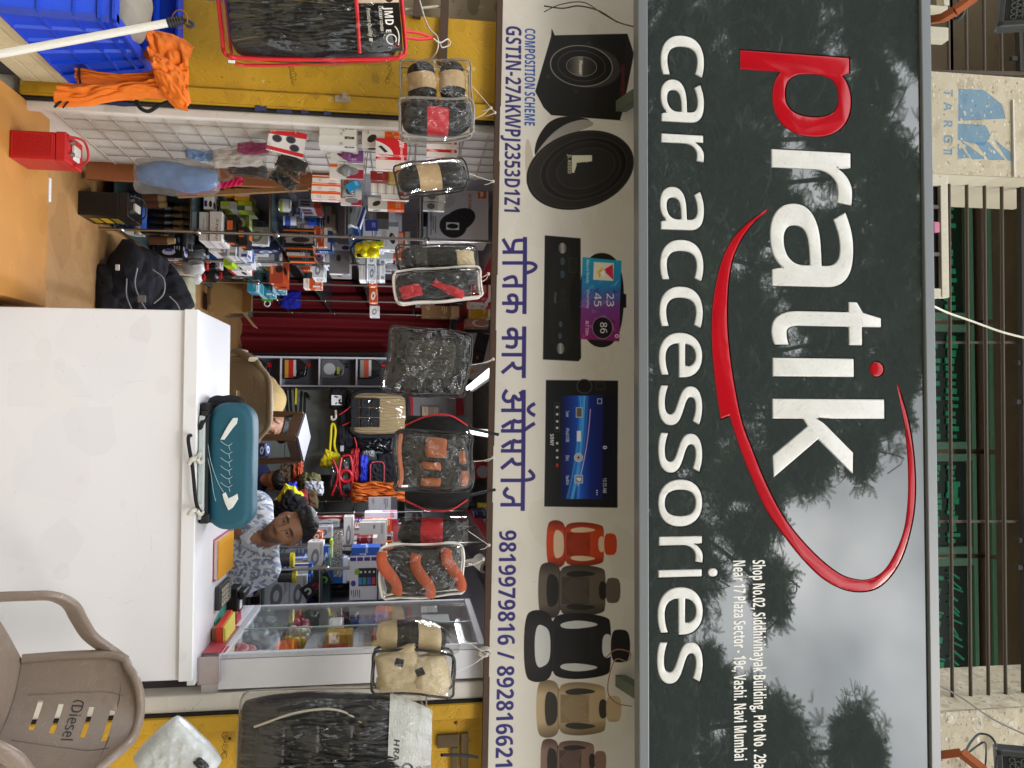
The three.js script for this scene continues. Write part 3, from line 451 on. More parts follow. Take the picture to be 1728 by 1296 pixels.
    for (let t = 0; t < 6; t++) { const b = 36 + t * 6; g.strokeStyle = main; g.lineWidth = 2.6 * s * k; g.beginPath(); g.moveTo(...P(...q(Math.min(b + 15, 74), -18))); g.lineTo(...P(...q(b, 0))); g.lineTo(...P(...q(Math.min(b + 15, 74), 18))); g.stroke(); g.strokeStyle = back; g.lineWidth = 1 * s * k; g.stroke(); }
    poly(pp([[75, -19], [94, -17], [94, 17], [75, 19]]), main); soft(pp([[88, -14], [100, -13], [100, 13], [88, 14]]), inset);
    soft(pp([[98, -17], [108, -19], [118, -17], [120, 0], [118, 17], [108, 19], [98, 17]]), sh(main, back)); };
  seat(922, 918, 0.99, '#c2401c', '#8c2a10', '#d9bda0', '#6f2410'); seat(912, 1284, 0.93, '#86685c', '#54403a', '#2b2624', '#4a3730'); seat(905, 1196, 1.2, '#b8a280', '#8f7a5b', '#38332b', '#6e5d44'); seat(908, 996, 1.16, '#5f554b', '#423a33', '#231f1c', '#2f2924'); seat(884, 1090, 1.5, '#211f20', '#161516', '#c9cac8', '#0e0d0e');
  const o = thing('fascia_banner', 'off white printed banner with audio units, car seats and phone numbers under the black sign', 'banner');
  const lA = at(847.5, 0, BD), lB = at(822, 1296, BD), lo = (x) => lA.y + (lB.y - lA.y) * (x - lA.x) / (lB.x - lA.x), hi = 2.7;
  const t = canvasTex(c), sheet = shell((u, v) => { const x = bx0 + 0.02 + u * (bx1 - bx0 - 0.04), y = lo(x) + v * (hi - lo(x)); return V(x, y, -BD + 0.004 * Math.sin(x * 3.1) * v + 0.002 * Math.sin(x * 9 + y * 6)); }, 60, 8, 0.004);
  { const p = sheet.attributes.position, uv = sheet.attributes.uv; for (let i = 0; i < p.count; i++) uv.setXY(i, (p.getX(i) - bx0) / (bx1 - bx0), (p.getY(i) - by0) / (by1 - by0)); }
  t.repeat.set(1, 1); part('printed_sheet', sheet, mat('#ffffff', 0.42, { map: t }), o);
  part('bottom_rail', bar(V(bx0, lo(bx0) - 0.009, -BD - 0.012), V(bx1, lo(bx1) - 0.009, -BD - 0.012), 0.03, 0.024), brownSteel, o);
  struct('shutter_housing', box(-2.2, 2.2, lo(0) + 0.04, 2.9, -3.5, -3.2), darkMetal);
}
// ---------- the balcony and windows above the sign ----------
{
  const o = thing('concrete_pier', 'peeling concrete pier with faded blue painted emblem above the sign', 'pier');
  const a = at(1640, 124, 3.35), b = at(1640, 296, 3.35);
  const c = canvas(1024, 1024), g = c.getContext('2d'), S = 1024 / 0.46, W = (b.x - a.x), Hh = 0.95, y0 = at(1560, 210, 3.35).y;
  g.fillStyle = '#c0b69e'; g.fillRect(0, 0, 1024, 1024); blotch(g, 70, ['#a89d85', '#cfc6b1', '#958a73'], 20, 90, 0.45); blotch(g, 90, ['#e6e1d4', '#7d735f'], 4, 20, 0.6); speckle(g, 1800, ['#5b5344', '#efece2', '#8a806c'], 0.8, 3, 0.6);
  const P = (ix, iy) => { const p = at(ix, iy, 3.35); return [(p.x - a.x) * S, 1024 - (p.y - y0) * S]; };
  const poly = (pts, f) => { g.fillStyle = f; g.beginPath(); pts.forEach((p, i) => (i ? g.lineTo(...P(...p)) : g.moveTo(...P(...p)))); g.fill(); };
  g.globalAlpha = 0.6; for (const s of [[[1617, 150], [1660, 152], [1690, 176], [1697, 200], [1617, 204]], [[1616, 209], [1662, 211], [1672, 228], [1660, 246], [1616, 236]], [[1616, 242], [1636, 266], [1616, 268]], [[1620, 236], [1664, 268], [1640, 269]], [[1645, 240], [1668, 240], [1696, 270], [1668, 270]], [[1676, 234], [1722, 271], [1700, 271]]]) poly(s, '#3f78a8');
  g.save(); { const [x, y] = P(1591, 150); g.translate(x, y); g.font = 'bold ' + Math.round(0.066 * S) + 'px sans-serif'; g.fillStyle = '#4f86b4'; for (const [ch, iy] of [['T', 150], ['A', 172], ['R', 201], ['G', 226], ['ח', 250]]) { const q = P(1592, iy); if (ch === 'ח') { g.fillRect(q[0] - x, q[1] - y - 0.045 * S, 0.03 * S, 0.01 * S); g.fillRect(q[0] - x + 0.006 * S, q[1] - y - 0.045 * S, 0.008 * S, 0.045 * S); g.fillRect(q[0] - x + 0.022 * S, q[1] - y - 0.045 * S, 0.008 * S, 0.045 * S); } else g.fillText(ch, q[0] - x, q[1] - y); } } g.restore();
  g.globalAlpha = 1; blotch(g, 190, ['#c4baa3', '#b3a88f', '#d9d2c0'], 4, 26, 0.9); blotch(g, 60, ['#f0ece0', '#6d6453', '#e8e2d2'], 3, 14, 0.7);
  const geo = box(a.x, b.x, y0, y0 + Hh, -3.9, -3.35, 0.008); { const p = geo.attributes.position, n = geo.attributes.normal, uv = geo.attributes.uv; for (let i = 0; i < p.count; i++) if (n.getZ(i) > 0.5) uv.setXY(i, (p.getX(i) - a.x) / 0.46, (p.getY(i) - y0) / 0.46); else uv.setXY(i, 0.015 + 0.05 * Math.abs(p.getZ(i) + 3.6), 0.02 + 0.08 * (p.getY(i) - y0)); }
  const t = canvasTex(c); part('pier', geo, mat('#ffffff', 0.95, { map: t, bumpMap: t, bumpScale: 0.012 }), o);
  const q = at(1708, 168, 3.345); part('ledge', box(q.x, b.x, q.y, q.y + 0.008, -3.352, -3.34, 0.001), whitewash, o);
  const o2 = thing('concrete_pier', 'peeling pale concrete pier above the right end of the sign', 'pier');
  const e = at(1640, 1196, 3.35); part('pier', box(e.x, e.x + 0.7, y0, y0 + Hh, -3.9, -3.35, 0.008), mat('#ffffff', 0.95, { map: rep(concreteTex, 1.7), bumpMap: rep(concreteTex, 1.7), bumpScale: 0.02 }), o2);
}
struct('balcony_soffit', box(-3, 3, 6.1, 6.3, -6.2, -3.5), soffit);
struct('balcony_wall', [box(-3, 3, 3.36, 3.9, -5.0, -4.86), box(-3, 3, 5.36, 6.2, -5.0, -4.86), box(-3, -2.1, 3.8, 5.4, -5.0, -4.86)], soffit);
{
  const yAt = (ix) => at(ix, 700, 4.82).y, xAt = (iy) => at(1620, iy, 4.82).x, mint = mat('#4f7a61', 0.45), mintDark = mat('#3d5c4c', 0.5), trackM = mat('#5a4a3c', 0.7), tint = new THREE.MeshPhysicalMaterial({ color: '#0c4a32', roughness: 0.12, map: null });
  const dark = mat('#0c241a', 0.25), slatM = new THREE.MeshPhysicalMaterial({ color: '#128a5c', roughness: 0.3 });
  const cells = [[150, 290, 0], [296, 540, 0], [548, 758, 1], [766, 935, 2], [942, 1160, 3]];
  const yLo = yAt(1540), yHi = yAt(1634), frameTop = yAt(1662);
  cells.forEach(([i0, i1, k], n) => {
    const o = thing('sliding_window', ['mint framed window with green glass by the pier, behind the bars', 'green glass window pane beside the cream box, behind the bars', 'middle green window with louvre slats behind the bars', 'green window with louvre slats right of the middle one', 'rightmost green window with slanted reflections behind the bars'][n], 'window', undefined);
    const x0 = xAt(i0), x1 = xAt(i1), z = -4.86;
    part('pane', box(x0 + 0.05, x1 - 0.05, yLo, yHi, z, z + 0.006, 0), dark, o);
    if (n) { const nb = 14; for (let q = 0; q < nb; q++) { const x = x0 + 0.09 + (x1 - x0 - 0.18) * q / (nb - 1), skew = n === 4 ? 0.05 + 0.02 * Math.sin(q * 2) : 0.004; for (const [ya, yb] of [[yLo, yLo + (yHi - yLo) * 0.55], [yLo + (yHi - yLo) * 0.62, yHi - 0.05]]) part('slat', bar(V(x, ya + R(0.03), z + 0.016), V(x + skew, yb - R(0.05), z + 0.016), R(0.022, 0.045), 0.012), slatM, o); } }
    part('frame', [box(x0, x0 + 0.05, yLo, yHi + 0.02, z, z + 0.05), box(x1 - 0.05, x1, yLo, yHi + 0.02, z, z + 0.04), box(x0, x1, yHi + 0.02, yHi + 0.05, z, z + 0.05)], n === 0 ? mintDark : mint, o);
    part('top_track', [box(x0, x1, yHi + 0.084, yHi + 0.12, z, z + 0.08), box(x0, x1, yHi + 0.13, yHi + 0.16, z, z + 0.06)], trackM, o);
    part('lintel', box(x0, x1, frameTop - 0.008, frameTop + 0.022, z, z + 0.1), mint, o);
  });
  const g = thing('balcony_grille', 'rusty steel bars across the balcony above the sign', 'grille');
  const bars = mat('#4f4538', 0.75);
  for (const [i0, i1] of [[1601, 1606], [1631, 1637], [1661, 1667], [1690, 1696]]) for (const [a, b] of [[-60, 123.5], [296.5, 1190]]) part('bar', rod(at(i0 - (a < 0 ? 2 : 0), a, 3.5), at(b > 500 ? i1 + 1 : i0, b, 3.5), 0.0085, 8), bars, g);
  part('flat_bar', bar(at(1722, 296, 3.5), at(1730, 1190, 3.5), 0.03, 0.02), mat('#2f2c28', 0.8), g);
  part('flat_bar', bar(at(1716, -50, 3.5), at(1721, 122, 3.5), 0.03, 0.02), mat('#2f2c28', 0.8), g);
  for (const iy of [578, 880]) part('cross_bar', bar(at(1545, iy, 3.52), at(1760, iy, 3.52), 0.012, 0.01), bars, g);
  part('frame_bar', bar(at(1560, 1190, 3.5), at(1760, 1188, 3.5), 0.02, 0.02), bars, g); part('frame_bar', bar(at(1560, 297, 3.5), at(1760, 300, 3.5), 0.02, 0.02), bars, g); part('frame_bar', bar(at(1560, 122, 3.5), at(1760, 126, 3.5), 0.02, 0.02), bars, g);
  for (const [ix, iy] of [[1722, 612], [1720, 678], [1724, 912], [1722, 958], [1712, 98]]) part('hook', boxAt(ix - 4, iy - 4, ix + 6, iy + 4, 3.49, 0.02, 0.002), mat('#2a2826', 0.8), g);
}
{ // cream air-conditioner casing peeping over the sign and its smaller neighbour
  const cream = mat('#cfc8b2', 0.6), o = thing('cream_louvre_box', 'cream metal casing with dark louvre peeping over the middle of the sign', 'casing');
  const fr = (a, b, c, d, m = cream, name = 'frame') => part(name, boxAt(a, b, c, d, 3.25, 0.04, 0.004), m, o);
  fr(1530, 296, 1588, 312); fr(1588, 296, 1601, 502); fr(1530, 486, 1588, 502); part('louvre', boxAt(1530, 313, 1587, 485, 3.27, 0.02, 0), blackGap, o); for (let k = 0; k < 3; k++) part('crossbar', boxAt(1530, 345 + k * 40, 1587, 351 + k * 40, 3.255, 0.02, 0.001), mat('#5b574c', 0.7), o);
  fr(1576, 374, 1586, 392, mat('#c97a95', 0.6), 'sticker');
  const p = thing('cream_louvre_box', 'cream metal casing over the left end of the sign beside the rusty bracket', 'casing');
  for (const [a, b, c, d] of [[1545, 8, 1600, 16], [1592, -40, 1602, 8], [1545, 44, 1601, 66]]) part('frame', boxAt(a, b, c, d, 3.25, 0.05, 0.004), cream, p);
}
function floodlight(label, cx, cy, w, tilt, d, capIx, wordy) {
  const o = thing('floodlight', label, 'floodlight', 'floodlights over the sign');
  const c = at(cx, cy, d), q = new THREE.Quaternion().setFromEuler(new THREE.Euler(0.5, 0, tilt)), place = (g) => g.applyQuaternion(q).translate(c.x, c.y, c.z);
  const body = mat('#2c2e30', 0.45), H = w * 0.8;
  part('housing', place(mapUV(new RoundedBoxGeometry(w, H, 0.07, 2, 0.012))), body, o);
  part('bezel', [place(box(-w / 2, w / 2, -H / 2, -H / 2 + 0.02, 0.03, 0.05)), place(box(-w / 2, w / 2, H / 2 - 0.02, H / 2, 0.03, 0.05)), place(box(-w / 2, -w / 2 + 0.02, -H / 2, H / 2, 0.03, 0.05)), place(box(w / 2 - 0.02, w / 2, -H / 2, H / 2, 0.03, 0.05))], mat('#46484a', 0.4), o);
  const cell = []; const r = 0.013; for (let j = -9; j < 9; j++) for (let i = -9; i < 9; i++) { const x = (i + (j & 1) * 0.5) * r * 1.9, y = j * r * 1.65; if (Math.abs(x) < w / 2 - 0.035 && Math.abs(y) < H / 2 - 0.035) { const t = new THREE.TorusGeometry(r * 0.86, 0.0022, 4, 6); cell.push(place(t.translate(x, y, 0.037))); } }
  part('honeycomb', cell, mat('#6b6f72', 0.4), o);
  part('yoke', [place(bar(V(-w / 2 - 0.012, 0, 0), V(-w / 2 - 0.012, 0.14, -0.12), 0.006, 0.03)), place(bar(V(w / 2 + 0.012, 0, 0), V(w / 2 + 0.012, 0.14, -0.12), 0.006, 0.03)), place(bar(V(-w / 2 - 0.012, 0.14, -0.12), V(w / 2 + 0.012, 0.14, -0.12), 0.03, 0.006))], body, o);
}
floodlight('black floodlight with honeycomb face in the top corner, left end of the sign', 1740, -10, 0.3, -0.1, 2.9);
floodlight('black floodlight with honeycomb face over the right end of the sign', 1738, 1326, 0.3, 0.05, 2.9);
function bracketArm(label, pts, d) { const o = thing('sign_bracket', label, 'bracket'); const P = pts.map(([a, b, e]) => at(a, b, e || d)); for (let i = 0; i < P.length - 1; i++) part('arm', bar(P[i], P[i + 1], 0.03, 0.03), rust, o); part('end_cap', ball(P[P.length - 1], 0.018), rust, o); }
bracketArm('rusty steel lamp bracket over the left end of the sign', [[1570, 34, 2.95], [1592, 30, 2.9], [1612, 18, 2.85], [1645, -6, 2.8]], 2.9);
bracketArm('rusty steel lamp bracket over the right end of the sign', [[1576, 1276, 2.95], [1622, 1270, 2.9], [1660, 1300, 2.85]], 2.9);
solo('cable', 'white sagging cable crossing the bars above the middle of the sign', 'cable', tube([at(1570, 514, 3.2), at(1600, 528, 3.3), at(1640, 542, 3.35), at(1690, 560, 3.38), at(1740, 573, 3.4), at(1800, 590, 3.4)], 0.0055, 30, 6), mat('#d8d2c0', 0.6));
solo('cable', 'thin grey cable slanting across the bars at the right end', 'cable', tube([at(1575, 1152, 3.1), at(1620, 1176, 3.2), at(1680, 1216, 3.28), at(1740, 1244, 3.3)], 0.004, 20, 5), mat('#5b574e', 0.6));
solo('cable', 'loop of black and green flex behind the right rusty bracket', 'cable', [tube([at(1628, 1270, 2.92), at(1640, 1250, 3.0), at(1655, 1238, 3.05), at(1672, 1243, 3), at(1682, 1262, 2.95), at(1680, 1300, 2.9)], 0.005, 30, 6), tube([at(1632, 1272, 2.9), at(1650, 1258, 3.0), at(1660, 1252, 3.0), at(1664, 1275, 2.9), at(1662, 1300, 2.9)], 0.004, 24, 6)], mat('#23302c', 0.5));
solo('cable', 'bundle of black and green flex by the left rusty bracket', 'cable', [tube([at(1600, 20, 2.9), at(1615, 32, 2.88), at(1625, 22, 2.86), at(1618, 0, 2.9)], 0.009, 20, 6), tube([at(1606, 26, 2.87), at(1620, 20, 2.86), at(1650, -10, 2.8)], 0.004, 16, 6)], mat('#243430', 0.5));
solo('loose_wire', 'thin dark twisted wire hanging over the blank left end of the banner', 'wire', [tube([at(918, 10, 3.12), at(950, 14, 3.1), at(975, 10, 3.1), at(1010, 18, 3.08), at(1040, 36, 3.05), at(1072, 46, 2.95)], 0.003, 30, 5), tube([at(918, 20, 3.12), at(945, 8, 3.1), at(985, 4, 3.1), at(1015, 22, 3.08), at(1042, 38, 3.05)], 0.0022, 30, 5)], mat('#4a3a28', 0.7));
solo('loose_wire', 'thin brown wire looping over the black and beige printed seats', 'wire', tube([at(1022, 1110, 3.11), at(1040, 1096, 3.08), at(1064, 1102, 3.06), at(1058, 1116, 3.08), at(1040, 1112, 3.1), at(1026, 1170, 3.1), at(1040, 1186, 3.08), at(1066, 1192, 3.02)], 0.0022, 40, 5), mat('#8a5a28', 0.6));

// ---------- trees across the road, seen mirrored in the sign ----------
{
  const leafGeo = (() => { // one feathery twig: a stem with paired leaflets
    const pos = [], put = (a, b, c) => pos.push(a.x, a.y, a.z, b.x, b.y, b.z, c.x, c.y, c.z);
    for (let s = 0; s < 5; s++) { const a0 = (s - 2) * 0.5, dir = V(Math.sin(a0), -0.15 + 0.1 * (s & 1), Math.cos(a0)), side = V(Math.cos(a0), 0.1, -Math.sin(a0));
      for (let k = 1; k < 9; k++) for (const q of [-1, 1]) { const p = dir.clone().multiplyScalar(k * 0.05), tip = p.clone().addScaledVector(side, q * (0.085 - Math.abs(k - 4) * 0.008)).addScaledVector(dir, 0.03); put(p.clone().addScaledVector(dir, -0.014), p.clone().addScaledVector(dir, 0.02), tip); } }
    const g = new THREE.BufferGeometry(); g.setAttribute('position', new THREE.Float32BufferAttribute(pos, 3)); g.computeVertexNormals(); g.setAttribute('uv', new THREE.Float32BufferAttribute(new Float32Array(pos.length / 3 * 2), 2)); return g; })();
  const leafM = new THREE.MeshPhysicalMaterial({ color: '#ffffff', roughness: 0.8, transmission: 0.5, thickness: 0 }), bark = mat('#4a3f33', 0.95, { map: rep(concreteTex, 0.8) });
  // crown as a set of clump centres; a twig belongs to the nearest clump
  function tree(label, x, z, clumps, count) {
    const o = thing('street_tree', label, 'tree'), top = V(x, 3.4, z);
    part('trunk', new THREE.CylinderGeometry(0.16, 0.26, 3.6, 12).translate(x, 1.7, z), bark, o);
    const limbs = []; for (const [cx, cy, cz] of clumps) { const m = V((x + cx) / 2 + R(-0.4, 0.4), (3.4 + cy) / 2 + 0.6, (z + cz) / 2); limbs.push(tube([top, m, V(cx, cy, cz)], 0.05, 10, 6)); for (let q = 0; q < 5; q++) limbs.push(tube([V(cx, cy, cz), V(cx + R(-0.7, 0.7), cy + R(-0.2, 0.8), cz + R(-0.6, 0.6)), V(cx + R(-0.95, 0.95), cy + R(-0.5, 0.5), cz + R(-0.9, 0.9))], 0.016, 8, 4)); }
    part('limbs', limbs, bark, o);
    const im = new THREE.InstancedMesh(leafGeo, leafM, count), m = new THREE.Matrix4(), q = new THREE.Quaternion(), e = new THREE.Euler(), col = new THREE.Color();
    const w = clumps.map((c) => c[3] ** 2), W = w.reduce((a, b) => a + b, 0);
    for (let i = 0; i < count; i++) {
      let t = R(W), k = 0; while (k < w.length - 1 && t > w[k]) { t -= w[k]; k++; }
      const [cx, cy, cz, r] = clumps[k]; const a = R(6.283), b = Math.acos(R(-1, 1)), rr = r * (0.25 + 0.95 * Math.pow(R(), 0.7)), sx = Math.sin(b) * Math.cos(a), sy = Math.cos(b), sz = Math.sin(b) * Math.sin(a);
      const px = cx + sx * rr * 1.15, py = cy + sy * rr * 0.62, pz = cz + sz * rr * 0.5;
      const n = 0.4 * noise3.noise(px * 0.8 + 5, py * 0.8, pz * 0.2) + 0.6 * noise3.noise(px * 2.3, py * 2.3 + 9, pz * 0.25) + 0.8 * noise3.noise(px * 5.5, py * 5.5, pz * 0.3 + 4); if ((n < -0.1 || R() < 0.9 * Math.pow(rr / r, 3.5)) && R() < 0.98) { m.makeScale(0, 0, 0); im.setMatrixAt(i, m.setPosition(cx, cy, cz)); im.setColorAt(i, col); continue; }
      e.set(R(-0.7, 0.7), R(6.283), R(-0.7, 0.7)); q.setFromEuler(e); const s = R(0.35, 0.8); m.compose(V(px, py, pz), q, V(s, s, s)); im.setMatrixAt(i, m);
      const g = R(0.6, 1.3) * (1 + n * 0.6); im.setColorAt(i, col.setRGB(0.06 * g * R(0.8, 1.4), 0.11 * g, 0.035 * g));
    }
    im.name = 'crown'; im.castShadow = im.receiveShadow = true; im.userData.kind = 'stuff'; o.add(im);
  }
  const C = (iy, ix, z, r) => { const D = z + 2 * SD; return [(iy - 690) * D / FOCAL, EYE + (ix - 682) * D / FOCAL, z, r]; };
  tree('broad feathery leaved tree across the road, mirrored at the left of the sign', -4.6, 9.5, [C(-150, 1350, 9, 2.6), C(60, 1160, 8.5, 1.7), C(60, 1330, 9.2, 1.5), C(190, 1480, 9, 1.1), C(250, 1260, 9, 1.7), C(300, 1090, 8.5, 1.5), C(420, 1420, 9.5, 1.5), C(430, 1160, 8.8, 1.7), C(-60, 1520, 9.5, 1.3), C(110, 1430, 9.2, 1.1), C(340, 1330, 9.2, 1.2), C(360, 1500, 9.4, 0.9), C(170, 1180, 9, 1.2), C(-40, 1640, 9.3, 1.3), C(120, 1540, 9.3, 1.0), C(250, 1570, 9.4, 1.1), C(390, 1600, 9.4, 1.1), C(480, 1540, 9.5, 0.9)], 78000);
  tree('broad feathery leaved tree across the road, mirrored behind the name on the sign', 0.6, 10, [C(560, 1080, 9, 1.7), C(580, 1280, 9.6, 1.6), C(560, 1470, 10, 1.3), C(700, 1180, 9.4, 1.7), C(720, 1390, 10, 1.5), C(840, 1090, 9.2, 1.6), C(850, 1290, 10, 1.35), C(960, 1170, 9.6, 1.35), C(1010, 1330, 10.2, 0.8), C(1120, 1110, 9.5, 1.3), C(660, 1560, 10.4, 1.0), C(560, 1600, 10.2, 1.0), C(760, 1500, 10, 0.8)], 62000);
  tree('smaller feathery leaved tree across the road, mirrored at the right end of the sign', 6.4, 9, [C(1240, 1120, 8.6, 1.4), C(1330, 1330, 8.8, 1.5), C(1240, 1290, 9, 0.8), C(1300, 1490, 9, 1.0), C(1420, 1200, 9, 1.8), C(1180, 1210, 9.2, 0.9), C(1480, 1460, 9.5, 1.6)], 34000);
}
{ // the other side of the street, seen only as the dark lower part of reflections
  const o = thing('apartment_block', 'low weathered apartment block across the road behind the trees', 'building'), m = mat('#8d8474', 0.9, { map: rep(concreteTex, 0.4) }); part('wall', box(-45, 45, -0.1, 7.2, 15, 24, 0), m, o); part('parapet', box(-45.2, 45.2, 7.201, 7.8, 14.9, 15.2, 0), m, o);
  const wg = new THREE.BoxGeometry(1.5, 1.3, 0.08), fr = new THREE.BoxGeometry(1.7, 0.08, 0.3); for (let k = 0; k < 24; k++) for (const y of [1.6, 4.8]) { const w = part('window', wg, black, o); w.position.set(-42 + k * 3.6, y + 0.2, 14.98); const q = part('sill', fr, m, w); q.position.set(0, -0.72, -0.1); }
}
// ---------- counter, glass cabinet, shelves ----------
const deskY = 0.804;
{
  const o = thing('counter_desk', 'plain white laminate shop counter with a blank front panel', 'counter');
  const zf = 3.1, a = at(150, 519, zf).x, b = at(150, 1155, zf).x;
  part('front_panel', box(a + 0.004, b - 0.002, 0.0, deskY - 0.052, -zf - 0.02, -zf, 0.002), laminate, o);
  part('front_edge', box(a, b, deskY - 0.05, deskY + 0.002, -zf - 0.025, -zf + 0.016, 0.004), laminate, o);
  part('worktop', box(a + 0.002, b + 0.03, deskY - 0.03, deskY, -3.645, -zf - 0.026, 0.003), laminate, o);
  part('side_panel', box(a, a + 0.02, 0, deskY - 0.032, -3.63, -zf - 0.022, 0.002), laminate, o);
  part('side_panel', box(b - 0.02, b, 0, deskY - 0.032, -3.63, -zf - 0.022, 0.002), laminate, o);
}
{
  const o = thing('glass_cabinet', 'tall shallow white cabinet with glass front full of small goods, beside the counter', 'cabinet');
  const X0 = 0.972, X1 = 1.11, y0 = 0.872, y1 = 1.932, z0 = -3.97, z1 = -3.2, al = mat('#c9cbd2', 0.4);
  part('base', box(X0, X1 + 0.08, deskY + 0.001, y0 - 0.002, z0, z1 - 0.02, 0.002), laminate, o);
  part('end_panel', box(X0 + 0.022, X1, y0, y1, z1 - 0.014, z1, 0.002), laminate, o); part('end_panel', box(X0 + 0.022, X1, y0, y1, z0, z0 + 0.014, 0.002), laminate, o);
  part('back_panel', box(X1 - 0.01, X1, y0, y1, z0 + 0.016, z1 - 0.016, 0.001), laminate, o);
  part('top_panel', box(X0 + 0.022, X1 - 0.011, y1 - 0.014, y1, z0 + 0.015, z1 - 0.015, 0.001), laminate, o); part('bottom_panel', box(X0 + 0.022, X1 - 0.011, y0, y0 + 0.014, z0 + 0.015, z1 - 0.015, 0.001), laminate, o);
  for (const [a, b, c, d] of [[y0, y0 + 0.03, z0, z1], [y1 - 0.03, y1, z0, z1], [y0 + 0.031, y1 - 0.031, z0, z0 + 0.03], [y0 + 0.031, y1 - 0.031, z1 - 0.03, z1]]) part('door_frame', box(X0, X0 + 0.02, a, b, c, d, 0.003), al, o);
  part('door_glass', box(X0 + 0.006, X0 + 0.011, y0 + 0.029, y1 - 0.029, z0 + 0.029, z1 - 0.029, 0), glass, o);
  part('door_divider', box(X0 + 0.001, X0 + 0.005, y0 + 0.03, y1 - 0.03, -3.56, -3.552, 0), mat('#9fb0ac', 0.3), o);
  const shelfY = [1.07, 1.26, 1.46, 1.68];
  for (const y of shelfY) part('glass_shelf', box(X0 + 0.026, X1 - 0.012, y - 0.004, y, z0 + 0.02, z1 - 0.02, 0), glass, o);
  const p = at(352, 1096, 3.2); part('sticker', box(X0 - 0.002, X0 - 0.0005, y0 + 0.002, y0 + 0.022, -3.3, -3.22, 0), mat('#b92a35', 0.5), o);
}
const postZ = [4.27, 5.08, 5.95, 6.85, 7.75], LX = -0.935, RX = 0.875, shelfL = [0.09, 0.475, 0.882, 1.282, 1.688], shelfR = [0.25, 0.55, 0.85, 1.16, 1.46, 1.75];
function rack(name, label, X, wallX, ys, zs, top) {
  const o = thing(name, label, 'shelf'), s = Math.sign(X);
  for (const z of zs) { part('post', rod(V(X, 0.0, -z), V(X, top, -z), 0.0085, 10), steel, o); for (const y of ys) part('post_knob', ball(V(X, y + 0.02, -z), 0.017, 12), steel, o); }
  for (const y of ys) { part('glass_shelf', box(Math.min(X, wallX) + 0.002, Math.max(X, wallX) - 0.002, y - 0.008, y, -zs[zs.length - 1], -zs[0] + 0.04, 0.001), glassEdge, o); for (const z of zs) part('shelf_bracket', rod(V(X, y - 0.016, -z), V(wallX, y - 0.016, -z), 0.006, 8), steel, o); }
  return o;
}
rack('display_rack', 'steel post rack with glass shelves along the left wall, packed with boxed goods', LX, -1.3, shelfL, postZ, 2.13);
rack('display_rack', 'steel post rack with glass shelves along the right wall behind the shopkeeper', RX, 1.2, shelfR, [4.33, 5.03, 5.7, 6.6, 7.4], 2.13);
{ // loft shelf round the top with its red fascia
  const o = thing('loft_shelf', 'loft shelf with a red edge running round the top of the shop', 'shelf'), red = mat('#a50f22', 0.4);
  part('left_board', box(-1.29, -0.9, 2.13, 2.16, -7.98, -4.35), mat('#8c8a92', 0.7), o); part('right_board', box(0.82, 1.19, 2.13, 2.16, -7.98, -4.2), mat('#8c8a92', 0.7), o); part('rear_board', box(-0.855, 0.815, 2.13, 2.16, -7.98, -7.56), mat('#8c8a92', 0.7), o);
  part('red_edge', box(-0.91, -0.895, 2.095, 2.165, -7.54, -4.34, 0.002), red, o); part('red_edge', box(0.805, 0.82, 2.095, 2.165, -7.54, -4.19, 0.002), red, o); part('red_edge', box(-0.853, 0.803, 2.095, 2.165, -7.556, -7.541, 0.002), red, o);
}
// ---------- lit tube lamps under the ceiling ----------
for (const [a, b, label] of [[at(833, 620, 3.9), at(789, 655, 5.3), 'lit white tube lamp to the left of the centre, behind the clear black bag'], [at(830, 733, 4.0), at(797, 729, 5.2), 'lit white tube lamp near the middle, front one of the pair in line'], [at(795, 729, 5.3), at(773, 726, 6.5), 'lit white tube lamp near the middle, rear one of the pair in line']]) {
  const o = thing('tube_lamp', label, 'lamp', undefined), m = a.clone().add(b).multiplyScalar(0.5), len = a.distanceTo(b);
  part('tube', rod(a, b, 0.013, 12), new THREE.MeshStandardMaterial({ color: '#ffffff', emissive: '#f4f8ff', emissiveIntensity: 1.6, roughness: 0.4 }), o);
  part('batten', bar(a.clone().add(V(0, 0.03, 0)), b.clone().add(V(0, 0.03, 0)), 0.045, 0.022), white, o);
  for (const [p, q] of [[a, b], [b, a]]) part('end_cap', rod(p, p.clone().addScaledVector(p.clone().sub(q).normalize(), 0.025), 0.016, 10), white, o);
  for (const t of [0.2, 0.8]) { const p = a.clone().lerp(b, t); part('hanger', rod(p.clone().add(V(0, 0.04, 0)), V(p.x, 3.0, p.z), 0.003, 6), steel, o); }
  const l = new THREE.RectAreaLight('#f2f6ff', a.z < -5 ? 150 : a.x > 0 ? 50 : 85, 0.03, len * 0.96); l.position.copy(m).add(V(0, -0.018, 0)); l.lookAt(l.position.clone().add(V(0, -1, 0))); scene.add(l);
}
// ---------- printed cartons: one sheet of small designs ----------
const AT = canvas(2048, 2048), ag = AT.getContext('2d'), CELL = 128; let cells = 0;
function cell(base, draw) { const k = cells++, x = (k % 16) * CELL, y = Math.floor(k / 16) * CELL; ag.save(); ag.beginPath(); ag.rect(x, y, CELL, CELL); ag.clip(); ag.translate(x, y); ag.fillStyle = base; ag.fillRect(0, 0, CELL, CELL); draw && draw(ag); ag.restore(); return k; }
const dashes = (g, x, y, w, n, col, h = 3) => { g.fillStyle = col; for (let i = 0; i < n; i++) g.fillRect(x, y + i * h * 2.2, w * (0.55 + 0.45 * Math.abs(Math.sin(i * 5 + x))), h); };
const words = (g, s, x, y, px, col, w, rot = 0, font = 'bold ') => { g.save(); g.translate(x, y); g.rotate(rot); g.font = font + px + 'px sans-serif'; g.fillStyle = col; g.fillText(s, 0, 0, w); g.restore(); };
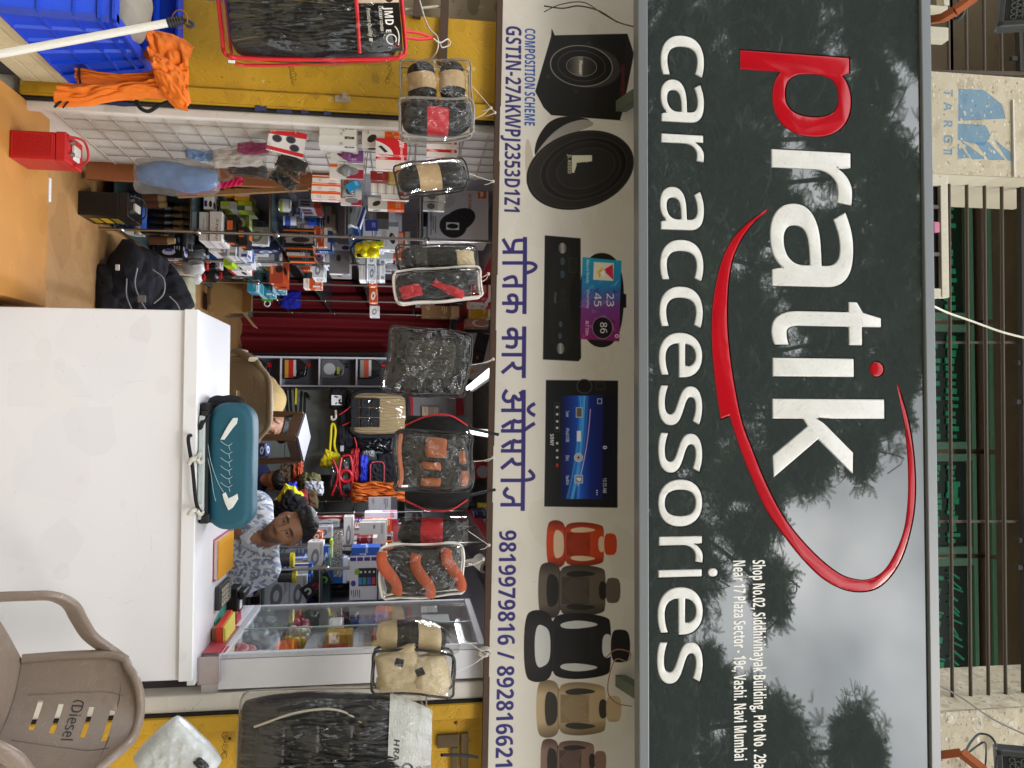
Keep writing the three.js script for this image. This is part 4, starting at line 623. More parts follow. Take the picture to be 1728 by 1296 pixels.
const atlasMat = mat('#ffffff', 0.42, { map: canvasTex(AT) });
function cartonUV(g, k) { // every side of the box shows the design
  if (g.index) g = g.toNonIndexed();
  g.computeBoundingBox(); const b = g.boundingBox, s = b.getSize(V(0, 0, 0)), p = g.attributes.position, n = g.attributes.normal, uv = new Float32Array(p.count * 2), cx = k % 16, cy = Math.floor(k / 16);
  for (let i = 0; i < p.count; i++) {
    const fx = (p.getX(i) - b.min.x) / s.x, fy = (p.getY(i) - b.min.y) / s.y, fz = (p.getZ(i) - b.min.z) / s.z, ax = Math.abs(n.getX(i)), ay = Math.abs(n.getY(i)), az = Math.abs(n.getZ(i));
    const [u, v] = az >= ax && az >= ay ? [fx, fy] : ax >= ay ? [1 - fz, fy] : [fx, fz];
    uv[i * 2] = (cx + 0.03 + 0.94 * Math.min(1, Math.max(0, u))) / 16; uv[i * 2 + 1] = 1 - (cy + 0.03 + 0.94 * (1 - Math.min(1, Math.max(0, v)))) / 16;
  }
  g.setAttribute('uv', new THREE.BufferAttribute(uv, 2)); return g;
}
const SIDE = new Map();
function carton(name, label, cat, geo, k, group, turn) {  // geo in place; turn about its own centre (radians about y, then z)
  if (turn) { geo.computeBoundingBox(); const c = geo.boundingBox.getCenter(V(0, 0, 0)); geo = cartonUV(geo, k); geo.translate(-c.x, -c.y, -c.z).rotateZ(turn[1] || 0).rotateY(turn[0]).translate(c.x, c.y, c.z); return solo(name, label, cat, geo, atlasMat, group); }
  return solo(name, label, cat, cartonUV(geo, k), atlasMat, group);
}
const bx = (x, y, z, w, h, d) => new THREE.BoxGeometry(w, h, d).translate(x, y + h / 2, z);
// ---------- stuffed and wrapped shapes ----------
function pillow(w, h, d, o = {}) {                       // closed cushion: o.p edge power, o.wr wrinkle depth, o.pl pleats, o.pinch narrowing at the top
  const nu = o.nu || 26, nv = o.nv || 26, s = o.s || R(100), pos = [], uv = [], id = [];
  const side = (q) => { for (let j = 0; j <= nv; j++) for (let i = 0; i <= nu; i++) {
    const a = i / nu * 2 - 1, b = j / nv * 2 - 1, e = Math.pow(Math.max(0, (1 - Math.pow(Math.abs(a), o.p || 5)) * (1 - Math.pow(Math.abs(b), o.p || 5))), 0.45);
    const r = 1 - 0.07 * Math.pow(Math.abs(a), 4) * Math.pow(Math.abs(b), 4), k = o.pinch ? 1 - o.pinch * Math.pow(Math.max(0, (b + 0.2) / 1.2), 2) : 1, edge = o.edge ? o.edge(a, b) : 1;
    let x = a * w / 2 * r * k * edge, y = b * h / 2 * r, z = q * d / 2 * e;
    const wr = (o.wr || 0); if (wr) { x += wr * 0.8 * noise3.noise(a * 2 + s, b * 2, 1); y += wr * 0.6 * noise3.noise(a * 2, b * 2 + s, 4); z += e * wr * (noise3.noise(a * 4 + s, b * 3, q * 5) + 0.6 * Math.abs(noise3.noise(a * 9 + s, b * 7, q * 3)) ); }
    if (o.pl) z += q * e * o.pd * Math.sin((a + 0.12 * noise3.noise(a * 2, b * 1.5, s)) * o.pl);
    if (o.crease) { const n1 = noise3.noise(a * (o.ca || 2.6) + b * 1.3 + s, b * (o.cb || 2.4) - a * 0.5, q * 7), n2 = noise3.noise(a * 2.3 * (o.ca || 2.4) - b * 1.5 + s, b * 2 * (o.cb || 2) + a, q * 3 + 20); z += q * e * o.crease * (1.6 * (0.35 - Math.min(0.35, Math.abs(n1) * 1.6)) + (0.3 - Math.min(0.3, Math.abs(n2) * 1.5))) * 4; }
    if (o.bow) z += o.bow * (1 - b * b);
    pos.push(x, y, z); uv.push((a + 1) / 2, (b + 1) / 2); } };
  side(1); side(-1); const N = (nu + 1) * (nv + 1);
  for (let q = 0; q < 2; q++) for (let j = 0; j < nv; j++) for (let i = 0; i < nu; i++) { const a = q * N + j * (nu + 1) + i, b = a + 1, c = a + nu + 2, e = a + nu + 1; q ? id.push(a, c, b, a, e, c) : id.push(a, b, c, a, c, e); }
  const g = new THREE.BufferGeometry(); g.setAttribute('position', new THREE.Float32BufferAttribute(pos, 3)); g.setAttribute('uv', new THREE.Float32BufferAttribute(uv, 2)); g.setIndex(id);
  g.computeVertexNormals(); return g;
}
function roundLoop(w, h, r, z, n = 5) { const p = []; for (const [cx, cy, a0] of [[w / 2 - r, h / 2 - r, 0], [-w / 2 + r, h / 2 - r, 90], [-w / 2 + r, -h / 2 + r, 180], [w / 2 - r, -h / 2 + r, 270]]) for (let i = 0; i <= n; i++) { const a = (a0 + i / n * 90) * Math.PI / 180; p.push(V(cx + r * Math.cos(a), cy + r * Math.sin(a), z + 0.006 * Math.sin(i * 2 + a0))); } return p; }
function bolster(len, r, bands) {                           // bolster along y; bands [[from, to, material], ...] in 0..1
  return bands.map(([a, b, m]) => { const pts = [], n = 12; for (let i = 0; i <= n; i++) { const t = a + (b - a) * i / n, u = Math.abs(t * 2 - 1), rr = r * Math.pow(Math.max(0, 1 - Math.pow(u, 7)), 0.5) * (0.93 + 0.07 * Math.cos((t - 0.5) * 3)) + (m.userData.proud || 0); pts.push(new THREE.Vector2(Math.max(rr, 0.0005), (t - 0.5) * len)); } const g = new THREE.LatheGeometry(pts, 26), p = g.attributes.position; for (let i = 0; i < p.count; i++) { const x = p.getX(i), y = p.getY(i), z = p.getZ(i), k = 1 + 0.05 * noise3.noise(x * 30 + len * 50, y * 22, z * 30); p.setXYZ(i, x * k, y, z * k); } g.computeVertexNormals(); return [mapUV2(g), m]; });
}
const F = { black: cloth('#0d0d0e', { roughness: 0.6 }), beige: cloth('#c3a57a', { roughness: 0.5 }), red: cloth('#c01626', { roughness: 0.5 }), tan: cloth('#a85a2b', { roughness: 0.5 }), grey: cloth('#3a3a38', { roughness: 0.6 }), darkBrown: cloth('#24221e', { roughness: 0.55 }), cream: cloth('#cdb994', { roughness: 0.5 }), mesh: cloth('#454440') };
F.beige.userData.proud = F.red.userData.proud = 0.0015;
function posed(list, c, rot) { const q = new THREE.Quaternion().setFromEuler(new THREE.Euler(rot[1] || 0, rot[2] || 0, rot[0] || 0, 'ZXY')); for (const g of list) g.applyQuaternion(q).translate(c.x, c.y, c.z); return list; }
function pack(name, label, cat, { c, w, h, t, rot = [0], items, piping, pipeR = 0.0035, skin = film, wr = 0.008, pinch, tie, back, group }) {
  const o = thing(name, label, cat, group), C = at(...c), sd = R(50), ps = (g) => { const p = g.attributes.position; for (let i = 0; i < p.count; i++) { const x = p.getX(i), y = p.getY(i), z = p.getZ(i), e = Math.abs(y) / h + 0.3; p.setXYZ(i, x + 0.02 * e * noise3.noise(y * 7 + sd, z * 4, 1) - 0.1 * x * (y > 0 ? y / h : 0), y + 0.018 * noise3.noise(x * 8, sd, 5), z + 0.022 * noise3.noise(x * 7, y * 7, sd)); } g.computeVertexNormals(); return posed([g], C, rot)[0]; };
  for (const it of items) {
    if (it.roll) { const q = new THREE.Quaternion().setFromEuler(new THREE.Euler(0, 0, it.a || 0)); let root = null; for (const [g, m] of bolster(it.len, it.r, it.bands)) { g.applyQuaternion(q).translate(it.x || 0, it.y || 0, it.z || 0); const k = part(root ? 'band' : 'pillow', ps(g), m, root || o); root = root || k; } }
    else { const g = it.geo ? it.geo() : pillow(it.w, it.h, it.d, { wr: it.wr ?? 0.004, p: it.p || 4, pl: it.pl, pd: it.pd, nu: it.nu, nv: it.nv }); g.rotateZ(it.a || 0).translate(it.x || 0, it.y || 0, it.z || 0); part(it.n || 'cushion', ps(g), it.m, o); }
  }
  part('clear_cover', ps(pillow(w, h, t, { wr: wr * 1.2, crease: 0.0018, p: 7, pinch, nu: 84, nv: 84 })), skin, o);
  if (piping) { part('piping', ps(tube(roundLoop(w * 0.97, h * 0.97, 0.02, t * 0.18), pipeR, 90, 6, true)), piping, o); if (back !== false) part('piping', ps(tube(roundLoop(w * 0.93, h * 0.95, 0.02, -t * 0.3), pipeR, 90, 6, true)), piping, o); }
  if (tie) { const top = V(0, h / 2 - 0.004, 0).applyEuler(new THREE.Euler(0, 0, rot[0])).add(C), e = at(...tie); part('tie', tube([top, top.clone().lerp(e, 0.5).add(V(0.004, 0.006, 0)), e], 0.0012, 10, 5), mat(tie.col || '#cfc9bd', 0.6), o); part('tie_knot', [ball(e, 0.007, 8), tube([e, e.clone().add(V(0.012, -0.018, 0.004)), e.clone().add(V(0.016, -0.035, 0))], 0.0015, 8, 5)], mat(tie.col || '#cfc9bd', 0.6), o); }
  return o;
}
// ---------- left entrance: crates, pole, cape, batteries, wire panel ----------
const blueP = new THREE.MeshPhysicalMaterial({ color: '#0d3fc0', roughness: 0.42, map: rep(T.grime, 3) }), dustBlue = mat('#6f7690', 0.8);
{
  const o = thing('plastic_crate', 'dusty blue ribbed plastic crate standing on the cream plank box', 'crate', undefined);
  const c8 = [[-1.9, 0.325, -2.55], [-1.232, 0.325, -2.55], [-1.96, 0.625, -2.7], [-1.297, 0.625, -2.7], [-1.9, 0.325, -3.1], [-1.232, 0.325, -3.1], [-1.96, 0.625, -3.12], [-1.297, 0.625, -3.12]].map((p) => V(...p));
  const quad = (a, b, c, d) => (u, v) => c8[a].clone().lerp(c8[b], u).lerp(c8[c].clone().lerp(c8[d], u), v), side = { right: quad(1, 5, 3, 7), front: quad(0, 1, 2, 3), back: quad(5, 4, 7, 6), left: quad(4, 0, 6, 2) };
  part('wall', Object.values(side).map((f) => shell(f, 6, 6, 0.004)), blueP, o); part('bottom', box(-1.9, -1.232, 0.325, 0.331, -3.1, -2.55), blueP, o);
  for (const [f, n] of [[side.right, 6], [side.front, 7]]) {
    for (let k = 0; k <= n; k++) part('rib', bar(f(k / n, 0.0), f(k / n, 0.93), 0.022, 0.007), blueP, o);
    for (const v of [0.02, 0.34, 0.64]) { part('rib', bar(f(0, v), f(1, v), 0.02, 0.008), blueP, o); }
  }
  for (const [f] of [[side.right], [side.front], [side.back], [side.left]]) for (const v of [0.86, 0.995]) part('rim', bar(f(-0.01, v), f(1.01, v), v > 0.9 ? 0.04 : 0.03, 0.01), blueP, o);
  const s = side.front(0.86, 0.8); part('sticker', box(s.x - 0.02, s.x + 0.012, s.y - 0.03, s.y + 0.03, s.z + 0.003, s.z + 0.006, 0), mat('#cfc6bf', 0.6), o);
  const p = thing('plastic_crate', 'second blue crate with plain side, standing behind the ribbed crate', 'crate');
  part('side', [box(-1.98, -1.405, 0.36, 0.69, -3.178, -3.17), box(-1.412, -1.405, 0.36, 0.69, -3.168, -3.13)], blueP, p); part('rim', box(-1.99, -1.4, 0.691, 0.706, -3.185, -3.12, 0.004), blueP, p);
  const bagC = at(214, 4, 2.85); solo('cloth_bag', 'rumpled grey cloth bag sitting in the ribbed blue crate', 'bag', netMesh((x, y, z) => ellipsoid(x, y, z, bagC, V(0.14, 0.075, 0.13)) + 0.016 * fbm(x * 12, y * 12, z * 12, 3), bagC.clone().sub(V(0.2, 0.13, 0.18)), bagC.clone().add(V(0.2, 0.13, 0.18)), 0.011), cloth('#8b857b'));
}
{
  const o = thing('shutter_pole', 'white shutter pole with black ferrule and hook leaning across the blue crate', 'pole');
  const a = at(-60, 102, 2.38), b = at(282, 39, 2.42), d = b.clone().sub(a).normalize();
  part('shaft', rod(a, b, 0.0115, 12), mat('#d9d6cd', 0.45), o);
  const e = b.clone().addScaledVector(d, 0.05); part('ferrule', rod(b, e, 0.0115, 12), black, o);
  for (let k = 0; k < 5; k++) { const q = b.clone().addScaledVector(d, 0.008 + k * 0.008); part('coil', new THREE.TorusGeometry(0.0135, 0.002, 6, 14).applyQuaternion(new THREE.Quaternion().setFromUnitVectors(V(0, 0, 1), d)).translate(q.x, q.y, q.z), darkMetal, o); }
  part('ring', new THREE.TorusGeometry(0.026, 0.0017, 6, 24).rotateX(0.4).rotateZ(0.5).translate(e.x - 0.002, e.y - 0.012, e.z), mat('#a06a48', 0.4, { metalness: 0.8 }), o);
  part('hook', tube([e, e.clone().add(V(0.006, 0.02, 0.004)), e.clone().add(V(0.016, 0.03, 0.004)), e.clone().add(V(0.022, 0.02, 0.004)), e.clone().add(V(0.018, 0.008, 0.004))], 0.0055, 20, 8), darkMetal, o);
}
{ // orange rain cover bundle
  const o = thing('rain_cover', 'crumpled orange fabric cover with black hems hanging over the yellow post by the crate', 'cover');
  const P = (a, b, d) => at(a, b, d), orange = cloth('#f57c12', { roughness: 0.6 });
  const line = (pts, t) => { const k = t * (pts.length - 1), i = Math.min(pts.length - 2, Math.floor(k)), f = k - i; return [pts[i][0] + (pts[i + 1][0] - pts[i][0]) * f, pts[i][1] + (pts[i + 1][1] - pts[i][1]) * f]; };
  const drape = (A, B, d, bulge, nf, amp, s) => shell((u, v) => { const a = line(A, v), b = line(B, v), q = P(a[0] + (b[0] - a[0]) * u, a[1] + (b[1] - a[1]) * u, d), e = Math.sin(Math.PI * Math.min(1, Math.max(0, u))); const n = noise3.noise(u * 3 + s, v * 2.2, s), fold = 0.75 * Math.abs(Math.sin((u * nf * 1.05 + v * 0.9 + n * 1.3) * Math.PI)) + 0.22 * Math.abs(noise3.noise(u * 5 + s, v * 6 - u * 2, s)) * 2; q.z += bulge * Math.pow(Math.max(e, 0), 0.6) + amp * (fold - 0.5) * (0.4 + e) + 0.006 * noise3.noise(u * 9, v * 9, s); q.y += 0.006 * noise3.noise(u * 5, v * 4, s + 3); return q; }, 50, 40, 0.003);
  part('hood', drape([[252, 52], [268, 54], [290, 58], [312, 68], [328, 80]], [[262, 120], [272, 150], [288, 172], [306, 186], [322, 172]], 2.98, 0.06, 2.0, 0.024, 2), orange, o); part('hood', drape([[262, 96], [280, 98], [300, 112], [314, 130]], [[264, 138], [276, 162], [296, 182], [318, 188]], 2.92, 0.035, 1.4, 0.014, 9), orange, o);
  part('flap', drape([[238, 86], [256, 88], [272, 96]], [[240, 98], [256, 104], [272, 112]], 2.99, 0.02, 1.2, 0.01, 4), orange, o);
  part('sleeve', drape([[134, 114], [170, 124], [210, 128], [256, 122], [272, 112]], [[132, 143], [170, 142], [210, 144], [256, 146], [276, 148]], 2.985, 0.035, 1.6, 0.016, 12), orange, o); part('sleeve', drape([[114, 142], [150, 144], [200, 144], [250, 138], [274, 126]], [[94, 180], [150, 179], [200, 170], [250, 166], [284, 168]], 2.965, 0.045, 1.9, 0.018, 17), orange, o);
  part('hem', tube([P(134, 114, 2.95), P(134, 130, 2.945), P(136, 142, 2.96)], 0.004, 14, 6), blackSoft, o); part('hem', tube([P(112, 148, 2.95), P(106, 166, 2.94), P(92, 181, 2.95)], 0.005, 14, 6), blackSoft, o); part('hem', tube([P(124, 144, 2.95), P(118, 166, 2.94), P(106, 182, 2.95)], 0.0035, 14, 6), blackSoft, o);
  part('strap', tube([P(290, 170, 3.02), P(268, 178, 3.0), P(250, 188, 2.99), P(236, 182, 2.99), P(230, 168, 3.02)], 0.007, 24, 6), blackSoft, o);
}
function battery(name, label, x0, y0, z1, w, h, d, col, o2) {
  const o = thing(name, label, 'battery'), m = mat(col, 0.38, { bumpMap: FINE, bumpScale: 0.0006 }), z0 = z1 - d, hh = h * 0.8;
  part('case', box(x0, x0 + w, y0, y0 + hh, z0, z1, 0.004), m, o); part('lid', box(x0 - 0.003, x0 + w + 0.003, y0 + hh + 0.0005, y0 + h, z0 - 0.003, z1 + 0.003, 0.006), m, o);
  part('frame', [box(x0 + 0.006, x0 + w - 0.006, y0 + 0.006, y0 + 0.012, z1, z1 + 0.003, 0.001), box(x0 + 0.006, x0 + w - 0.006, y0 + hh - 0.014, y0 + hh - 0.008, z1, z1 + 0.003, 0.001), box(x0 + 0.006, x0 + 0.012, y0 + 0.0125, y0 + hh - 0.0145, z1, z1 + 0.003, 0.001), box(x0 + w - 0.012, x0 + w - 0.006, y0 + 0.0125, y0 + hh - 0.0145, z1, z1 + 0.003, 0.001)], m, o);
  const hx = []; const r = 0.0055; for (let j = 0; j < 20; j++) for (let i = 0; i < 20; i++) { const x = x0 + 0.018 + (i + (j & 1) * 0.5) * r * 1.9, y = y0 + 0.02 + j * r * 1.65; if (x < x0 + w - 0.017 && y < y0 + hh - 0.02) hx.push(new THREE.CylinderGeometry(r * 0.78, r * 0.92, 0.003, 6).rotateX(Math.PI / 2).translate(x, y, z1 + 0.001)); }
  part('hexagon_pattern', hx, m, o);
  for (const [a, b] of [[0.03, 0.03], [w - 0.03, 0.03]]) part('terminal', rod(V(x0 + a, y0 + h, z1 - b), V(x0 + a, y0 + h + 0.016, z1 - b), 0.009, 12), metal('#a8a39a', 0.4), o);
  part('terminal_cover', box(x0 + w * 0.3, x0 + w * 0.62, y0 + h + 0.0005, y0 + h + 0.012, z1 - d * 0.7, z1 - d * 0.3, 0.003), o2 || mat('#c9c4ba', 0.4), o);
  part('handle', tube([V(x0 + w * 0.1, y0 + h, z1 - 0.01), V(x0 + w * 0.16, y0 + h + 0.045, z1 - d * 0.3), V(x0 + w * 0.8, y0 + h + 0.05, z1 - d * 0.45), V(x0 + w + 0.002, y0 + h - 0.01, z1 - d * 0.5)], 0.005, 24, 8), m, o);
  return o;
}
{ const a = at(22, 219, 3.1), b = at(22, 266, 3.1); const o = battery('car_battery', 'bright red car battery with honeycomb face and handle, on the orange doorstep', a.x, 0.113, -3.1, b.x - a.x, 0.2, 0.15, '#b80f16'); part('label', box(a.x + 0.03, a.x + 0.085, 0.3135, 0.314, -3.22, -3.16, 0), mat('#dcd8d2', 0.5), o); }
{ const a = at(132, 322, 4.0), b = at(132, 362, 4.0), o = battery('car_battery', 'black car battery with yellow label standing on the tan floor', a.x, 0.001, -4.0, b.x - a.x, 0.235, 0.2, '#121213');
  for (let k = 0; k < 3; k++) part('label', box(b.x + 0.0005, b.x + 0.0015, 0.03 + k * 0.05, 0.065 + k * 0.05, -4.16, -4.06, 0), mat(['#a98a14', '#c7a520', '#8a7418'][k], 0.5), o); }
{ // white wire display panel
  const o = thing('wire_grid', 'white wire grid panel on the left wall, hung with small goods', 'panel'), X = WL + 0.012, wm = mat('#b7aca0', 0.6), y0 = 0.185, y1 = 2.05, z0 = -3.96, z1 = -3.27;
  for (let k = 0; k <= 6; k++) { const z = z1 + (z0 - z1) * k / 6; part('wire', rod(V(X, y0, z), V(X, y1, z), 0.0028, 6), wm, o); }
  for (let k = 0; k <= 18; k++) { const y = y0 + (y1 - y0) * k / 18; part('wire', rod(V(X + 0.005, y, z0), V(X + 0.005, y, z1), 0.0028, 6), wm, o); }
  part('backing', box(X - 0.011, X - 0.006, y0 - 0.01, y1, z0, z1, 0), mat('#d6d2ca', 0.6), o);
  part('end_board', box(WL - 0.03, WL + 0.085, 0.03, 1.3, -4.03, -4.005, 0.003), mat('#a5673f', 0.7), o);
}
{ // big transparent bag of blue cloths, pink cord
  const c = at(300, 298, 3.62), o = thing('plastic_bag', 'clear plastic bag stuffed with pale blue cloths hanging by the left wall', 'bag'), L = 0.34, bl = cloth('#5f8fd6');
  const sd = (x, y, z, g) => { const t = (y - c.y) / L; const r = 0.06 * Math.pow(Math.max(0.02, 1 - t * t * 3.2), 0.4) + g; return Math.hypot(x - c.x - 0.01 * Math.sin(t * 6), (z - c.z) * 0.9) - r; };
  part('cloths', netMesh((x, y, z) => Math.max(sd(x, y, z, 0) + 0.014 * fbm(x * 22, y * 16, z * 22, 3), Math.abs(y - c.y) - L * 0.5), c.clone().add(V(-0.12, -0.22, -0.12)), c.clone().add(V(0.12, 0.22, 0.12)), 0.007), bl, o);
  part('clear_cover', pillow(0.155, 0.37, 0.16, { wr: 0.012, p: 4, nu: 30, nv: 40, pinch: 0.25 }).translate(c.x + 0.005, c.y + 0.0, c.z), filmDull, o);
  part('knot', tube([c.clone().add(V(0, 0.17, 0)), c.clone().add(V(0.01, 0.21, 0.01)), c.clone().add(V(-0.01, 0.24, 0))], 0.008, 12, 6), filmDull, o);
  const pk = thing('braided_cord', 'bright pink braided cord bundle hanging under the blue cloth bag', 'cord'), a = at(318, 322, 3.7), b = at(408, 305, 3.62), pm = cloth('#d81058');
  for (let k = 0; k < 3; k++) { const pts = []; for (let i = 0; i <= 26; i++) { const t = i / 26, an = t * 22 + k * 2.09; pts.push(a.clone().lerp(b, t).add(V(0.012 * Math.cos(an), 0.003 * Math.sin(an), 0.012 * Math.sin(an)))); } part('strand', tube(pts, 0.008, 80, 6), pm, pk); }
  part('loop', tube([a.clone().add(V(0.012, 0, 0)), a.clone().add(V(0.004, -0.03, 0)), a.clone().add(V(-0.012, 0, 0.01))], 0.009, 12, 6), pm, pk);
}
// goods hanging on the panel
const cWhiteLong = cell('#e9e7e2', (g) => { g.fillStyle = '#bdb9b0'; g.fillRect(0, 0, 128, 8); words(g, 'TRAXX', 70, 60, 15, '#8b877f', 40); g.fillStyle = '#333'; g.fillRect(8, 14, 18, 30); g.fillStyle = '#e9e7e2'; g.fillRect(12, 20, 4, 8); g.fillRect(18, 30, 5, 6); });
const cOrange = cell('#e2590f', (g) => { g.strokeStyle = '#f7d9bd'; g.lineWidth = 3; for (let i = 0; i < 3; i++) { g.beginPath(); g.arc(50 + i * 24, 24, 7, 0, 6.3); g.stroke(); } g.fillStyle = '#d9d6d0'; g.fillRect(0, 60, 128, 68); g.fillStyle = '#2b2b2b'; g.beginPath(); g.ellipse(66, 96, 30, 12, 0.2, 0, 6.3); g.fill(); });
const cRed = cell('#cf2029', (g) => { words(g, 'JMW', 14, 34, 26, '#fff', 50, 0, 'italic bold '); words(g, 'CAR CHARGER', 66, 30, 12, '#fbe1e1', 56); g.fillStyle = '#e9e6e4'; g.beginPath(); g.moveTo(20, 128); g.quadraticCurveTo(60, 60, 128, 56); g.lineTo(128, 128); g.fill(); g.fillStyle = '#2c2a2e'; g.save(); g.translate(84, 96); g.rotate(-0.5); g.fillRect(-26, -7, 52, 14); g.restore(); });
const cRedWhite = cell('#ece9e6', (g) => { g.fillStyle = '#cf2230'; g.fillRect(0, 0, 40, 128); words(g, 'JMW', 4, 26, 17, '#fff', 34, 0, 'italic bold '); g.strokeStyle = '#c98c8c'; for (let i = 0; i < 4; i++) { g.beginPath(); g.ellipse(56 + i * 17, 34, 6, 14, 0, 0, 6.3); g.stroke(); } g.fillStyle = '#e9c95a'; g.fillRect(112, 20, 12, 26); g.fillStyle = '#fff'; for (let i = 0; i < 4; i++) g.fillRect(8 + i * 8, 96 - i * 9 % 20, 4, 30); });
const cDarkRed = cell('#7f1d12', (g) => { g.fillStyle = '#c9c2ba'; g.fillRect(14, 40, 16, 40); dashes(g, 40, 30, 70, 3, '#a6483a'); });
const cTan = cell('#b89a55', (g) => { dashes(g, 20, 34, 90, 3, '#6c5527', 6); g.fillStyle = '#8d743b'; g.fillRect(0, 110, 128, 18); });
const cOrangeWhite = cell('#eceae6', (g) => { g.fillStyle = '#e8641a'; g.fillRect(22, 0, 30, 128); g.fillStyle = '#444'; g.fillRect(4, 20, 14, 34); words(g, 'M', 80, 50, 34, '#d7977f', 34, 0, ''); dashes(g, 62, 84, 50, 3, '#b9b4ad'); });
const cBlueBox = cell('#1591cf', (g) => { dashes(g, 30, 20, 70, 4, '#bfe2f2'); g.fillStyle = '#0b0d10'; g.fillRect(0, 0, 12, 128); });
const cSheaf = cell('#e4e3e0', (g) => { for (let i = 0; i < 7; i++) { g.fillStyle = i % 2 ? '#b7b5b1' : '#f4f3f0'; g.fillRect(0, i * 18, 128, 9); } g.fillStyle = '#2b49a8'; g.fillRect(0, 0, 22, 128); });
const cBlister = cell('#d9d7d4', (g) => { g.fillStyle = '#7d4a8f'; g.fillRect(26, 0, 102, 64); g.fillStyle = '#6b2f63'; g.beginPath(); g.ellipse(62, 60, 34, 40, 0, 0, 6.3); g.fill(); dashes(g, 98, 30, 20, 5, '#e6d9ec'); });
const cBlister2 = cell('#dcdad7', (g) => { g.fillStyle = '#a5203a'; g.fillRect(50, 0, 78, 64); g.fillStyle = '#8d9096'; g.beginPath(); g.ellipse(62, 60, 36, 40, 0, 0, 6.3); g.fill(); g.fillStyle = '#e36a22'; g.fillRect(10, 96, 26, 32); });
const cClearGrey = cell('#b3b5b8', (g) => { g.fillStyle = '#d8dadc'; g.fillRect(8, 8, 112, 34); g.fillStyle = '#58565c'; g.beginPath(); g.ellipse(64, 80, 44, 22, 0, 0, 6.3); g.fill(); });
const cKnob = cell('#e8e4e6', (g) => { g.fillStyle = '#cf1f2c'; g.beginPath(); g.moveTo(0, 0); g.lineTo(28, 0); g.lineTo(44, 128); g.lineTo(0, 128); g.fill(); g.fillRect(100, 0, 18, 128); for (const [x, y] of [[48, 52], [58, 96], [84, 36]]) { g.fillStyle = '#33343b'; g.beginPath(); g.ellipse(x, y, 17, 15, 0, 0, 6.3); g.fill(); g.strokeStyle = '#777b88'; g.lineWidth = 3; g.stroke(); } g.fillStyle = '#f1a32b'; g.beginPath(); g.arc(20, 112, 11, 0, 6.3); g.fill(); });
const hangM = steel;
function hung(name, label, cat, r, d, depth, k, turn, extra) { // goods on a peg: carton with a header hole and its peg
  const o = thing(name, label, cat), g = boxAt(r[0], r[1], r[2], r[3], d, depth, 0); g.computeBoundingBox(); const c = g.boundingBox.getCenter(V(0, 0, 0)); const q = cartonUV(g, k).translate(-c.x, -c.y, -c.z); q.rotateZ((turn || [0, 0])[1] || 0).rotateY((turn || [0])[0]).translate(c.x, c.y, c.z);
  part('carton', q, atlasMat, o); const t = at(r[2] + 3, (r[1] + r[3]) / 2, d + 0.01); part('peg', rod(t, V(WL + 0.01, t.y + 0.01, t.z - 0.06), 0.0022, 6), hangM, o); if (extra) extra(o, c); return o;
}
const dome = (m, sx, sy, dz = 0.02) => (o, c) => part('blister', new THREE.SphereGeometry(1, 16, 10).scale(sx, sy, dz).translate(c.x, c.y, c.z + 0.014), m, o);
hung('knob_card', 'red and white card with dark round knobs, leaning, nearest the grid wires', 'card', [452, 219, 515, 260], 3.4, 0.006, cKnob, [0.2, -0.2]);
hung('knob_card', 'pale lilac card fanned behind the round knob card', 'card', [446, 212, 512, 246], 3.46, 0.005, cBlister, [0.3, -0.28]);
hung('carton_box', 'slim white box with grey print, upper of two above the hanging goods', 'box', [539, 215, 603, 229], 3.34, 0.12, cWhiteLong); hung('carton_box', 'slim white box with grey print, lower of two above the hanging goods', 'box', [538, 231, 603, 246], 3.36, 0.12, cWhiteLong);
hung('blister_pack', 'purple blister pack with oval bottle under the white boxes', 'pack', [558, 249, 613, 272], 3.46, 0.02, cBlister, null, dome(mat('#7a3c78', 0.15), 0.028, 0.026)); hung('blister_pack', 'grey and red blister pack with oval bottle below the purple pack', 'pack', [556, 276, 613, 301], 3.52, 0.02, cBlister2, null, dome(mat('#8e9298', 0.15), 0.028, 0.026));
hung('carton_box', 'orange box with grey picture at the top of the hanging goods', 'box', [611, 220, 682, 248], 3.35, 0.06, cOrange); hung('carton_box', 'red charger box with white flash below the orange box', 'box', [634, 234, 687, 261], 3.32, 0.03, cRed);
for (const [k, n] of [[0, 'top'], [1, 'middle'], [2, 'bottom']]) hung('carton_box', 'red and white box behind the black and red pack, ' + n + ' of three', 'box', [720, 225 + k * 14, 771, 238 + k * 14], 3.33 + k * 0.012, 0.05, cRedWhite);
hung('carton_box', 'red and white box with a shoe-shaped picture under the red charger box', 'box', [634, 263, 686, 286], 3.43, 0.03, cRedWhite); hung('carton_box', 'small dark red box below the red and white box', 'box', [625, 289, 655, 304], 3.52, 0.05, cDarkRed); hung('carton_box', 'small tan box beside the dark red one', 'box', [654, 288, 680, 308], 3.53, 0.05, cTan);
for (const [k, n] of [[0, 'top'], [1, 'middle'], [2, 'bottom']]) hung('carton_box', 'white box with an orange band at the left of the hanging goods, ' + n + ' of three', 'box', [527 - k, 296 + k * 13, 574, 308 + k * 14], 3.6 + k * 0.02, 0.05, cOrangeWhite);
hung('carton_box', 'small bright blue box tilted between the orange banded boxes and the white sheaf', 'box', [584, 303, 608, 318], 3.62, 0.04, cBlueBox, [0.3, 0.5]); hung('paper_sheaf', 'sheaf of white cards with blue edge hanging above the orange carton', 'cards', [626, 304, 672, 326], 3.58, 0.04, cSheaf); hung('carton_box', 'orange and white carton at the foot of the hanging goods', 'box', [621, 334, 682, 353], 3.66, 0.05, cOrange); hung('carton_box', 'white and red box resting against the orange carton', 'box', [643, 324, 690, 336], 3.6, 0.04, cRedWhite);
